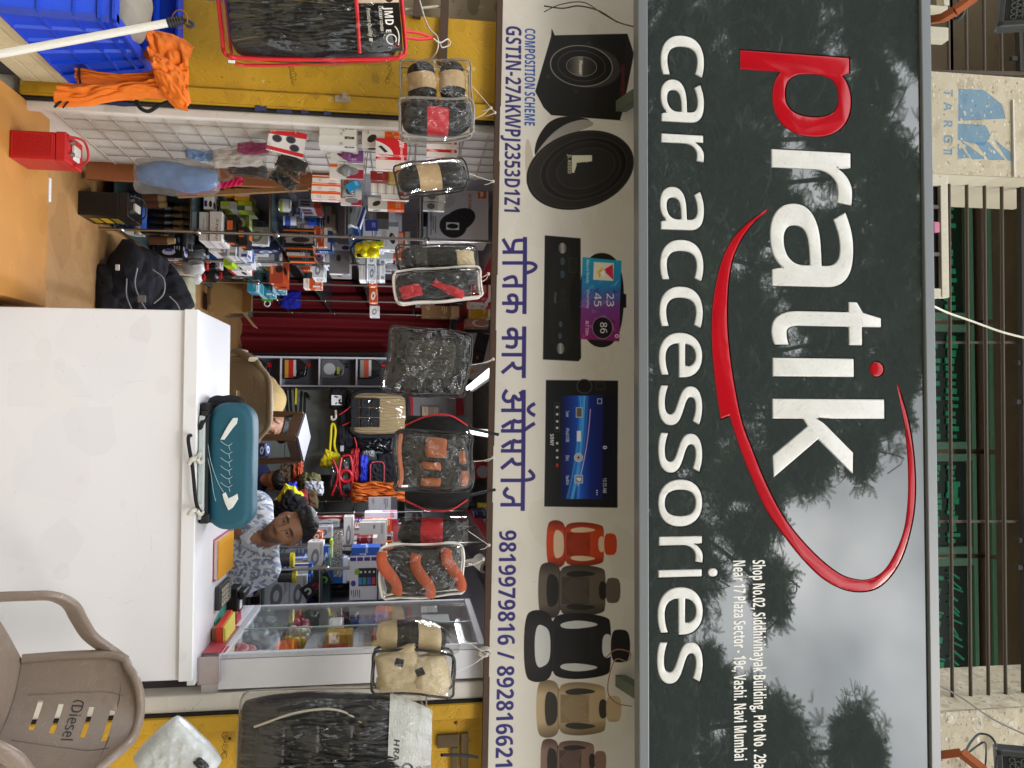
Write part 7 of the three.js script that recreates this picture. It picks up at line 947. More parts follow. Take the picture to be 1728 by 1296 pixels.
// ---------- people ----------
const SKIN = [0.33, 0.165, 0.09], LIP = [0.2, 0.07, 0.05], HAIR = [0.008, 0.007, 0.007];
const skinM = new THREE.MeshPhysicalMaterial({ color: '#ffffff', vertexColors: true, roughness: 0.5, bumpMap: rep(T.fine, 60), bumpScale: 0.0003 });
const hairM = new THREE.MeshStandardMaterial({ color: '#060505', roughness: 0.5, bumpMap: rep(T.fine, 30), bumpScale: 0.0012 });
function headMesh(scale, beard) { // face looks along +z, centre of the skull at the origin, chin at y = -0.115
  const e = (x, y, z, c, r) => ellipsoid(x, y, z, V(...c), V(...r));
  const f = (x0, y0, z0) => { const x = Math.abs(x0), y = y0, z = z0;
    let d = e(x, y, z, [0, 0.03, -0.018], [0.076, 0.095, 0.094]); d = smin(d, e(x, y, z, [0, -0.035, 0.022], [0.061, 0.082, 0.064]), 0.035); d = smin(d, e(x, y, z, [0, -0.095, 0.05], [0.026, 0.022, 0.026]), 0.03); d = smin(d, e(x, y, z, [0.036, -0.03, 0.05], [0.026, 0.022, 0.02]), 0.024); d = smin(d, e(x, y, z, [0.03, 0.022, 0.068], [0.03, 0.009, 0.014]), 0.014);
    d = -smin(-d, Math.hypot(x - 0.031, y - 0.004, (z - 0.092) * 1.0) - 0.0165, 0.012);
    d = smin(d, Math.hypot(x - 0.031, y - 0.002, z - 0.0655) - 0.0118, 0.003); d = smin(d, capsule(x, y, z, V(0.018, 0.0085, 0.0735), V(0.044, 0.0075, 0.07), 0.0045, 0.0045), 0.004);
    d = smin(d, capsule(x, y, z, V(0, 0.008, 0.078), V(0, -0.03, 0.1), 0.007, 0.0115), 0.012); d = smin(d, Math.hypot(x - 0.013, y + 0.034, z - 0.089) - 0.0085, 0.008);
    d = smin(d, e(x, y, z, [0, -0.06, 0.081], [0.023, 0.006, 0.009]), 0.005); d = smin(d, e(x, y, z, [0, -0.071, 0.079], [0.019, 0.0065, 0.009]), 0.005); d = -smin(-d, e(x, y, z, [0, -0.0655, 0.094], [0.022, 0.0014, 0.008]), 0.003);
    d = smin(d, e(x, y, z, [0.079, -0.005, -0.008], [0.009, 0.03, 0.018]), 0.008); d = smin(d, capsule(x, y, z, V(0, -0.06, -0.02), V(0, -0.17, -0.035), 0.052, 0.055), 0.03); return d; };
  const col = (x, y, z) => { const ax = Math.abs(x); let c = SKIN.slice(); const mix = (t, k) => { for (let i = 0; i < 3; i++) c[i] = c[i] * (1 - k) + t[i] * k; }; const sm = (d, w) => Math.max(0, Math.min(1, 0.5 - d / w));
    if (z > 0.03) { mix(LIP, 0.75 * sm(Math.hypot(ax / 0.024, (y + 0.0655) / 0.012) - 1, 0.4)); const ex = Math.hypot((ax - 0.031) / 0.016, (y - 0.0015) / 0.0066); mix([0.03, 0.02, 0.016], 0.9 * sm(ex - 1.15, 0.3)); mix([0.36, 0.32, 0.29], sm(ex - 0.8, 0.25) * (z > 0.06 ? 1 : 0)); mix([0.012, 0.008, 0.006], sm(Math.hypot(ax - 0.0305, y - 0.0025) - 0.0062, 0.003) * (z > 0.06 ? 1 : 0)); mix(HAIR, 0.95 * sm(Math.hypot((ax - 0.034) / 0.024, (y - 0.026 + 0.12 * Math.abs(ax - 0.034)) / 0.0062) - 1, 0.5)); mix([0.05, 0.032, 0.024], 0.85 * sm(Math.hypot(ax / 0.03, (y + 0.051) / 0.006) - 1, 0.6)); if (beard) { const b = sm(y + 0.056 - 0.4 * Math.max(0, ax - 0.03), 0.03) * (1 - sm(Math.hypot(ax / 0.027, (y + 0.066) / 0.013) - 1, 0.3)); mix([0.05, 0.034, 0.027], beard * b); } }
    return c; };
  const g = netMesh(f, V(-0.1, -0.19, -0.13), V(0.1, 0.14, 0.13), 0.0034, col);
  const hairF = (x, y, z) => { const n = 0.0035 * noise3.noise(x * 60, y * 30, z * 40) + 0.002 * noise3.noise(x * 150, y * 60, z * 90); let d = e(x, y, z, [0.004, 0.05, -0.024], [0.086, 0.094, 0.098]); d = smin(d, e(x, y, z, [-0.012, 0.122, 0.034], [0.064, 0.036, 0.056]), 0.03); d = smin(d, e(x, y, z, [-0.03, 0.088, 0.075], [0.036, 0.022, 0.02]), 0.016); const line = y - (0.062 + 0.03 * Math.pow(Math.max(0, (z - 0.02) / 0.08), 1) - 0.2 * Math.max(0, -z - 0.01) * 1.8 - 0.09 * Math.max(0, Math.abs(x) - 0.06) * (z < 0.03 ? 6 : 0)); return Math.max(d + n, -(line + n * 0.8)); };
  return [g, netMesh(hairF, V(-0.11, -0.12, -0.15), V(0.11, 0.18, 0.12), 0.0045)];
}
function bodyField(bones, k = 0.06, fold = 0.006) { return (x, y, z) => { let d = 9; for (const [a, b, ra, rb, sq = 1] of bones) d = smin(d, capsule(x, y, a.z + (z - a.z) * sq, a, V(b.x, b.y, a.z + (b.z - a.z) * sq), ra, rb), k); return d - fold * (Math.abs(noise3.noise(x * 9, y * 6 + x * 4, z * 9)) - 0.2) - fold * 0.5 * noise3.noise(x * 22, y * 14, z * 22); }; }
function hand(wrist, dir, side, palmN) { // palm with five bent fingers
  const u = dir.clone().normalize(), n = palmN.clone().normalize(), s = u.clone().cross(n).multiplyScalar(side), P = (a, b, c) => wrist.clone().addScaledVector(u, a).addScaledVector(s, b).addScaledVector(n, c), bones = [[P(0, 0, 0), P(0.05, 0, 0), 0.026, 0.03], [P(0.05, -0.018, 0), P(0.085, -0.024, 0), 0.02, 0.018], [P(0.05, 0.018, 0), P(0.085, 0.02, 0), 0.02, 0.018]];
  const fing = [[-0.031, 0.062], [-0.011, 0.074], [0.01, 0.07], [0.03, 0.054]].map(([b, l]) => [P(0.085, b, 0), P(0.085 + l * 0.5, b * 1.1, -0.006), P(0.085 + l * 0.85, b * 1.12, -0.026), P(0.085 + l * 0.95, b * 1.12, -0.046)]); fing.push([P(0.02, -0.03, 0), P(0.05, -0.055, -0.008), P(0.078, -0.06, -0.02)]);
  return (x, y, z) => { let d = 9; for (const [a, b, ra, rb] of bones) d = smin(d, capsule(x, y, z, a, b, ra * 0.7, rb * 0.7), 0.02); for (const f of fing) { let q = 9; for (let i = 0; i < f.length - 1; i++) q = smin(q, capsule(x, y, z, f[i], f[i + 1], 0.0095 - i * 0.001, 0.0085 - i * 0.001), 0.004); d = smin(d, q, 0.006); } return d; };
}
{ // the shopkeeper, seated behind the counter
  const o = thing('person', 'shopkeeper in a white shirt with blue leaf print sitting behind the counter, head tilted', 'person'), H = at(487, 892, 3.92), lean = V(-0.02, 0, 0.01), nk = at(448, 905, 3.95), chest = at(400, 922, 4.0), hip = V(chest.x - 0.02, 0.5, -4.06), sl = at(432, 856, 4.0), sr = at(444, 960, 3.98), el = V(sl.x - 0.05, 0.7, -3.98), er = at(388, 988, 3.96), wl = V(el.x + 0.1, 0.6, -3.86), wr = V(er.x - 0.1, 0.62, -3.9);
  const headQ = new THREE.Quaternion().setFromEuler(new THREE.Euler(0.1, -0.22, 0.33)), [hg, hh] = headMesh(1, 0.75); const put = (g) => g.scale(0.97, 0.97, 0.97).applyQuaternion(headQ).translate(H.x, H.y, H.z);
  const bodyBones = [[hip, chest, 0.15, 0.15, 1.25], [chest, V((sl.x + sr.x) / 2, (sl.y + sr.y) / 2 - 0.03, -4.0), 0.15, 0.11, 1.4], [sl, sr, 0.065, 0.065, 1], [nk.clone().add(V(0, -0.05, -0.01)), nk, 0.075, 0.052]];
  const sleeves = [[sl, sl.clone().lerp(el, 1.0), 0.066, 0.068], [sr, sr.clone().lerp(er, 0.95), 0.068, 0.075]];
  const shirtC = canvas(1024, 1024), g = shirtC.getContext('2d'); g.fillStyle = '#d9dde4'; g.fillRect(0, 0, 1024, 1024); for (let i = 0; i < 420; i++) { const x = R(1024), y = R(1024), a = R(6.28), r = R(26, 40); g.save(); g.translate(x, y); g.rotate(a); g.globalAlpha = R(0.5, 0.85); g.fillStyle = pick(['#8f9cb8', '#7f8fae', '#a3aabf', '#6f7c96', '#8a86a3', '#9fb2c9']); g.beginPath(); g.moveTo(-r, 0); g.quadraticCurveTo(0, -r * 0.8, r, 0); g.quadraticCurveTo(0, r * 0.8, -r, 0); g.fill(); g.globalAlpha = 0.8; g.strokeStyle = '#5b6680'; g.lineWidth = 2; g.stroke(); g.beginPath(); g.moveTo(-r, 0); g.lineTo(r, 0); g.stroke(); g.lineWidth = 1; for (let q = -2; q <= 2; q++) { g.beginPath(); g.moveTo(q * r * 0.3, 0); g.lineTo(q * r * 0.3 + r * 0.25, r * 0.3); g.moveTo(q * r * 0.3, 0); g.lineTo(q * r * 0.3 + r * 0.25, -r * 0.3); g.stroke(); } g.restore(); }
  const shirt = new THREE.MeshStandardMaterial({ color: '#ffffff', roughness: 0.85, map: rep(canvasTex(shirtC), 2.6), bumpMap: WEAVE, bumpScale: 0.001 });
  const body = part('body', put(hg), skinM, o); // head, neck, arms and hands in one skin mesh
  const arms = (x, y, z) => { let d = 9; for (const [a, b, ra, rb] of [[sl, el, 0.045, 0.04], [el, wl, 0.04, 0.028], [sr, er, 0.045, 0.042], [er, wr, 0.042, 0.028], [nk.clone().add(V(0, -0.11, 0.005)), H.clone().add(V(0.03, -0.09, -0.035)), 0.07, 0.052]]) d = smin(d, capsule(x, y, z, a, b, ra, rb), 0.03); return d; };
  const hl = hand(wl, V(0.8, -0.1, 0.3), 1, V(0, 1, 0.1)), hr = hand(wr, V(-0.8, -0.1, 0.3), -1, V(0, 1, 0.1)); const paint = () => SKIN;
  const joined = [body.geometry, netMesh(arms, V(0.3, 0.6, -4.15), V(1.1, 1.12, -3.72), 0.012, paint), netMesh(hl, wl.clone().sub(V(0.12, 0.12, 0.12)), wl.clone().add(V(0.24, 0.12, 0.2)), 0.005, paint), netMesh(hr, wr.clone().sub(V(0.24, 0.12, 0.12)), wr.clone().add(V(0.12, 0.12, 0.2)), 0.005, paint)]; body.geometry = merge(joined);
  const collarCut = nk.clone().add(V(0.0, 0.012, 0.07)), vee = (x, y, z) => capsule(x, y, z, nk.clone().add(V(0, 0.05, 0.01)), nk.clone().add(V(0.005, -0.085, 0.115)), 0.06, 0.012);
  const sf = bodyField([...bodyBones, ...sleeves], 0.05, 0.008); part('shirt', netMesh((x, y, z) => Math.max(sf(x, y, z) - 0.006, -vee(x, y, z)), V(0.2, 0.42, -4.3), V(1.1, 1.06, -3.7), 0.0085), shirt, o);
  part('collar', [-1, 1].map((q) => tube([nk.clone().add(V(q * 0.05, 0.02, -0.05)), nk.clone().add(V(q * 0.062, -0.005, 0.01)), nk.clone().add(V(q * 0.05, -0.045, 0.062)), nk.clone().add(V(q * 0.012 + 0.004, -0.1, 0.09))], 0.012, 20, 6)), shirt, o);
  for (const [a, b] of [[395, 908], [380, 915]]) part('button', ball(at(a, b, 3.83), 0.006, 8), mat('#2b2b33', 0.4), o);
  part('trousers', netMesh(bodyField([[V(hip.x - 0.09, 0.5, -4.06), V(hip.x - 0.14, 0.46, -3.84), 0.1, 0.075], [V(hip.x + 0.09, 0.5, -4.06), V(hip.x + 0.14, 0.46, -3.84), 0.1, 0.075], [V(hip.x - 0.14, 0.46, -3.84), V(hip.x - 0.14, 0.06, -3.9), 0.07, 0.05], [V(hip.x + 0.14, 0.46, -3.84), V(hip.x + 0.14, 0.06, -3.9), 0.07, 0.05]], 0.04, 0.004), V(0.15, 0.0, -4.25), V(1.0, 0.64, -3.7), 0.018), cloth('#23262e'), o);
  part('hair', put(hh), hairM, o);
  const s = thing('stool', 'plain dark stool that the shopkeeper sits on, hidden behind the counter', 'stool'); part('seat', new THREE.CylinderGeometry(0.17, 0.17, 0.04, 24).translate(hip.x, 0.37, -4.1), black, s); for (const [a, b] of [[-1, -1], [1, -1], [-1, 1], [1, 1]]) part('leg', rod(V(hip.x + a * 0.1, 0.36, -4.1 + b * 0.1), V(hip.x + a * 0.15, 0, -4.1 + b * 0.15), 0.014), steel, s);
}
{ // man in beige bending forward in the tan chair
  const o = thing('person', 'bearded man in a beige shirt bending forward beside the tan chair', 'person'), sh = at(452, 676, 6.05), hd = at(459, 716, 5.95), hip = V(sh.x - 0.05, 0.45, -6.0), head = headMesh(1, 1), q = new THREE.Quaternion().setFromEuler(new THREE.Euler(0.5, 0.9, -1.15)); const put = (g) => g.applyQuaternion(q).translate(hd.x, hd.y, hd.z);
  const arm = at(436, 705, 5.95), wrist = at(420, 722, 5.8); part('body', [put(head[0]), netMesh((x, y, z) => Math.min(capsule(x, y, z, sh, hd, 0.06, 0.05), smin(capsule(x, y, z, arm, wrist, 0.042, 0.028), hand(wrist, V(0.3, -0.9, 0.2), 1, V(0.2, 0.2, 1))(x, y, z), 0.02)), V(-0.35, 0.2, -6.25), V(0.4, 1.1, -5.6), 0.012, () => SKIN)], skinM, o);
  part('shirt', netMesh(bodyField([[hip, sh, 0.15, 0.12, 1.2], [sh, sh.clone().lerp(arm, 0.9), 0.11, 0.075], [at(446, 655, 6.1), sh, 0.1, 0.11]], 0.06, 0.01), V(-0.6, 0.2, -6.3), V(0.3, 1.1, -5.7), 0.014), cloth('#b39a68'), o); part('trousers', netMesh(bodyField([[V(hip.x - 0.08, 0.44, -6.0), V(hip.x - 0.1, 0.42, -6.38), 0.1, 0.075], [V(hip.x + 0.1, 0.44, -6.0), V(hip.x + 0.1, 0.42, -6.38), 0.1, 0.075], [V(hip.x - 0.1, 0.42, -6.38), V(hip.x - 0.1, 0.05, -6.35), 0.07, 0.05], [V(hip.x + 0.1, 0.42, -6.38), V(hip.x + 0.1, 0.05, -6.35), 0.07, 0.05]], 0.04, 0.004), V(-0.5, 0, -6.6), V(0.4, 0.64, -5.8), 0.022), cloth('#2a2c33'), o); part('hair', put(head[1]), hairM, o);
}
{ // person in navy, seen from behind
  const o = thing('person', 'dark haired person in a navy shirt crouching with back turned, behind the wooden stool', 'person'), hd = at(463, 811, 6.75), sh = at(434, 805, 6.8), hip = V(sh.x - 0.04, 0.16, -6.75), head = headMesh(1, 0), q = new THREE.Quaternion().setFromEuler(new THREE.Euler(0.25, 2.7, 0.1)); const put = (g) => g.applyQuaternion(q).translate(hd.x, hd.y, hd.z);
  part('body', [put(head[0]), netMesh((x, y, z) => { let d = capsule(x, y, z, sh.clone().add(V(0, 0, 0.02)), hd.clone().add(V(0, -0.05, -0.01)), 0.06, 0.052); const w = V(sh.x + 0.02, 0.3, -7.05); d = Math.min(d, smin(capsule(x, y, z, V(sh.x + 0.2, 0.26, -6.88), w, 0.04, 0.028), hand(w, V(-0.5, -0.3, -0.8), 1, V(0, 1, 0))(x, y, z), 0.02)); return d; }, V(0.2, 0.1, -7.25), V(1.05, 0.8, -6.55), 0.012, () => SKIN)], skinM, o);
  part('shirt', netMesh(bodyField([[hip, sh, 0.16, 0.12, 1.2], [sh.clone().add(V(-0.15, -0.02, 0)), sh.clone().add(V(0.14, -0.03, 0)), 0.07, 0.07], [sh.clone().add(V(-0.15, -0.02, 0)), V(sh.x - 0.22, 0.26, -6.88), 0.066, 0.05], [sh.clone().add(V(0.14, -0.03, 0)), V(sh.x + 0.2, 0.26, -6.88), 0.066, 0.05]], 0.06, 0.01), V(0.05, 0.0, -7.1), V(1.05, 0.75, -6.5), 0.014), cloth('#121a3f'), o); part('trousers', netMesh(bodyField([[V(hip.x - 0.1, 0.14, -6.75), V(hip.x - 0.16, 0.34, -7.05), 0.1, 0.075], [V(hip.x + 0.1, 0.14, -6.75), V(hip.x + 0.16, 0.34, -7.05), 0.1, 0.075], [V(hip.x - 0.16, 0.34, -7.05), V(hip.x - 0.16, 0.05, -6.95), 0.07, 0.05], [V(hip.x + 0.16, 0.34, -7.05), V(hip.x + 0.16, 0.05, -6.95), 0.07, 0.05]], 0.04, 0.004), V(0.05, 0, -7.25), V(1.0, 0.6, -6.5), 0.022), cloth('#22242b'), o); part('hair', put(head[1]), hairM, o);
}
// ---------- packs hanging in the doorway ----------
const G = F, bands3 = (a, b, m0 = 0.36, m1 = 0.66) => [[0, m0, a], [m0, m1, b], [m1, 1, a]], HALF = Math.PI / 2;
const silver = mat('#8f8d88', 0.35), whitePipe = mat('#d9d5cf', 0.5), blackPipe = mat('#1d1d1e', 0.5);
pack('pillow_pack', 'clear pack of two beige and black rolls, topmost hanging pack at the left', 'pillow pack', { c: [735, 141, 3.02], w: 0.175, h: 0.285, t: 0.13, rot: [0.04], piping: silver, tie: [835, 190, 3.1], items: [{ roll: 1, len: 0.165, r: 0.056, y: -0.055, z: 0.0, a: HALF, bands: bands3(G.black, G.beige, 0.3, 0.68) }, { roll: 1, len: 0.165, r: 0.05, y: 0.065, a: HALF, bands: bands3(G.black, G.beige, 0.34, 0.72) }] });
pack('pillow_pack', 'clear pack with a black and red roll, second from the left end', 'pillow pack', { c: [735, 202, 2.95], w: 0.15, h: 0.29, t: 0.13, rot: [0.05], piping: silver, pipeR: 0.005, tie: [828, 182, 3.08], items: [{ roll: 1, len: 0.27, r: 0.052, x: 0.008, bands: bands3(G.black, G.red, 0.36, 0.66) }, { w: 0.06, h: 0.27, d: 0.07, x: -0.045, z: -0.02, m: G.darkBrown }] });
pack('pillow_pack', 'tilted clear pack of a black and beige roll with black edges', 'pillow pack', { c: [728, 300, 2.98], w: 0.125, h: 0.285, t: 0.12, rot: [0.2], piping: blackPipe, tie: [832, 306, 3.1], items: [{ roll: 1, len: 0.265, r: 0.053, bands: bands3(G.black, G.beige, 0.3, 0.62) }] });
pack('pillow_pack', 'dark clear pack with black edges above the red and black pack', 'pillow pack', { c: [738, 437, 2.98], w: 0.105, h: 0.32, t: 0.11, rot: [0.02], piping: blackPipe, items: [{ roll: 1, len: 0.28, r: 0.046, bands: bands3(G.black, G.grey, 0.2, 0.36) }, { w: 0.07, h: 0.09, d: 0.09, y: 0.1, m: G.cream }] });
pack('pillow_pack', 'clear pack with red and black cushions and white edges, tapering to its tie', 'pillow pack', { c: [740, 481, 2.95], w: 0.125, h: 0.34, t: 0.11, rot: [0.1], piping: whitePipe, pipeR: 0.0045, pinch: 0.35, tie: [824, 462, 3.08], items: [{ w: 0.1, h: 0.27, d: 0.08, y: -0.02, m: G.black }, { w: 0.035, h: 0.14, d: 0.05, x: 0.02, y: 0.03, z: 0.02, a: -0.5, m: G.red, n: 'red_panel' }, { w: 0.05, h: 0.09, d: 0.05, x: 0.02, y: -0.1, z: 0.02, a: 0.1, m: G.red, n: 'red_panel' }] });
pack('seat_cover_pack', 'big square clear pack of a grey black mesh seat cover, middle of the doorway', 'seat cover pack', { c: [722, 612, 2.95], w: 0.262, h: 0.32, t: 0.13, rot: [-0.05], piping: blackPipe, pipeR: 0.0045, tie: [832, 606, 3.1], wr: 0.014, items: [{ w: 0.23, h: 0.29, d: 0.08, m: G.black }, { w: 0.15, h: 0.2, d: 0.05, y: 0.0, z: 0.028, x: -0.01, m: G.mesh, n: 'mesh_panel', pl: 30, pd: 0.002, nu: 60 }] });
pack('seat_cover_pack', 'clear pack of dark seat covers with tan brown patches', 'seat cover pack', { c: [730, 778, 2.95], w: 0.232, h: 0.3, t: 0.15, rot: [-0.02], piping: blackPipe, pipeR: 0.005, tie: [832, 772, 3.1], wr: 0.012, items: [{ w: 0.21, h: 0.27, d: 0.1, m: G.darkBrown }, ...[[-0.055, 0.01, 0.075, 0.08], [0.015, -0.01, 0.03, 0.07], [0.075, -0.015, 0.032, 0.075]].map(([x, y, w, h]) => ({ n: 'tan_patch', m: G.tan, geo: () => pillow(w, h, 0.02, { p: 8, nu: 10, nv: 10 }).translate(x, y, 0.052) })), { n: 'tan_patch', m: G.tan, geo: () => pillow(0.05, 0.025, 0.02, { p: 3, nu: 10, nv: 10 }).translate(-0.02, 0.11, 0.045) }, { n: 'tan_patch', m: G.tan, geo: () => pillow(0.06, 0.03, 0.02, { p: 3, nu: 10, nv: 10 }).translate(0.06, 0.11, 0.045) }, { n: 'tan_patch', m: mat('#b5694a', 0.5), geo: () => pillow(0.2, 0.018, 0.02, { p: 8, nu: 20, nv: 8 }).translate(0, -0.125, 0.03) }, { n: 'zip_pull', m: white, geo: () => box(0.09, 0.098, -0.12, -0.095, 0.07, 0.073, 0.002) }] });
for (const [iy, s, l] of [[722, 1, 'upper'], [838, -1, 'lower']]) { const o = thing('black_case', 'black case with red piping behind the brown patched pack, ' + l + ' one', 'case'), c = at(738, iy, 3.14); part('body', pillow(0.1, 0.26, 0.08, { p: 2.4, wr: 0.006 }).translate(c.x, c.y, c.z), cloth('#1b1b1c'), o); part('piping', tube([V(c.x - s * 0.01, c.y - 0.13, c.z + 0.03), V(c.x - s * 0.048, c.y - 0.04, c.z + 0.035), V(c.x - s * 0.05, c.y + 0.05, c.z + 0.035), V(c.x - s * 0.01, c.y + 0.12, c.z + 0.03)], 0.004, 24, 6), mat('#c9303a', 0.45), o); part('strap', bar(V(c.x, c.y + 0.12, c.z), V(c.x + 0.03 * s, c.y + 0.26, c.z - 0.01), 0.012, 0.004), black, o); }
pack('pillow_pack', 'clear pack of a black roll with a bright red band, lower right of the doorway', 'pillow pack', { c: [730, 898, 3.0], w: 0.12, h: 0.28, t: 0.12, rot: [0.02], piping: null, tie: [825, 920, 3.1], items: [{ roll: 1, len: 0.26, r: 0.053, y: -0.01, bands: bands3(G.black, G.red, 0.36, 0.68) }, { w: 0.08, h: 0.05, d: 0.06, y: -0.125, m: mat('#b5485a', 0.4), n: 'pink_end' }] });
pack('cushion_pack', 'clear pack of black cushions with curved orange sides and white edges', 'cushion pack', { c: [712, 962, 2.92], w: 0.2, h: 0.315, t: 0.13, rot: [0.05], piping: whitePipe, pipeR: 0.0045, tie: [815, 944, 3.08], wr: 0.013, items: [{ w: 0.17, h: 0.27, d: 0.08, m: G.darkBrown }, ...[[0.0, -0.12, 0.3], [0.01, 0.0, -0.25], [0.0, 0.115, 0.3]].map(([x, y, a], k) => ({ n: 'orange_panel', m: cloth('#b04a1c', { roughness: 0.5 }), geo: () => { const p = []; for (let i = 0; i <= 10; i++) { const t = i / 10 * 2 - 1; p.push(V(t * 0.075, 0.028 * Math.sin(t * 2.2), 0.05 - 0.02 * t * t)); } const g = tube(p, 0.02, 24, 10); return g.scale(1, 1, 0.5).translate(x, y, 0.028); } }))] });
pack('pillow_pack', 'clear pack of a beige roll with black band in front of the glass cabinet', 'pillow pack', { c: [705, 1074, 2.98], w: 0.125, h: 0.33, t: 0.13, rot: [-0.07], piping: null, tie: [822, 1103, 3.08], pinch: 0.3, items: [{ roll: 1, len: 0.265, r: 0.058, y: -0.025, bands: [[0, 0.3, G.cream], [0.3, 0.6, G.darkBrown], [0.6, 0.92, G.cream], [0.92, 1, G.black]] }] });
pack('cushion_pack', 'clear pack of cream cushions with black tabs and black edges, at the right end', 'cushion pack', { c: [700, 1132, 2.92], w: 0.165, h: 0.31, t: 0.14, rot: [-0.08], piping: blackPipe, pipeR: 0.005, tie: [820, 1106, 3.08], wr: 0.01, items: [{ w: 0.14, h: 0.16, d: 0.1, y: -0.055, x: -0.012, a: 0.3, m: G.cream }, { w: 0.13, h: 0.15, d: 0.1, y: 0.06, x: 0.0, a: 0.25, m: G.cream }, { w: 0.06, h: 0.27, d: 0.08, x: 0.045, m: G.cream }, ...[[-0.05, -0.055, -0.3], [-0.02, 0.02, 0.5]].map(([x, y, a]) => ({ n: 'black_tab', m: G.black, geo: () => box(-0.014, 0.014, -0.016, 0.016, 0, 0.006).rotateZ(a).translate(x, y, 0.062) }))] });
solo('wire_coil', 'small coil of grey wire on the banner rail at the right end', 'coil', [0, 1, 2].map((k) => new THREE.TorusGeometry(0.026 - k * 0.003, 0.003, 6, 22).rotateY(0.5 + k * 0.2).translate(...at(818, 1100, 3.09 - k * 0.008).toArray())), mat('#b9b4aa', 0.5));
{ const o = thing('dome_camera', 'small white security camera under the banner near the right end', 'camera'), c = at(806, 945, 3.3); part('arm', rod(at(760, 953, 3.4), c, 0.01, 10), white, o); part('body', rod(c, c.clone().add(V(0.02, 0.03, 0.05)), 0.03, 18), white, o); part('lens', rod(c.clone().add(V(0.0205, 0.0315, 0.0525)), c.clone().add(V(0.022, 0.034, 0.056)), 0.018, 16), black, o); }
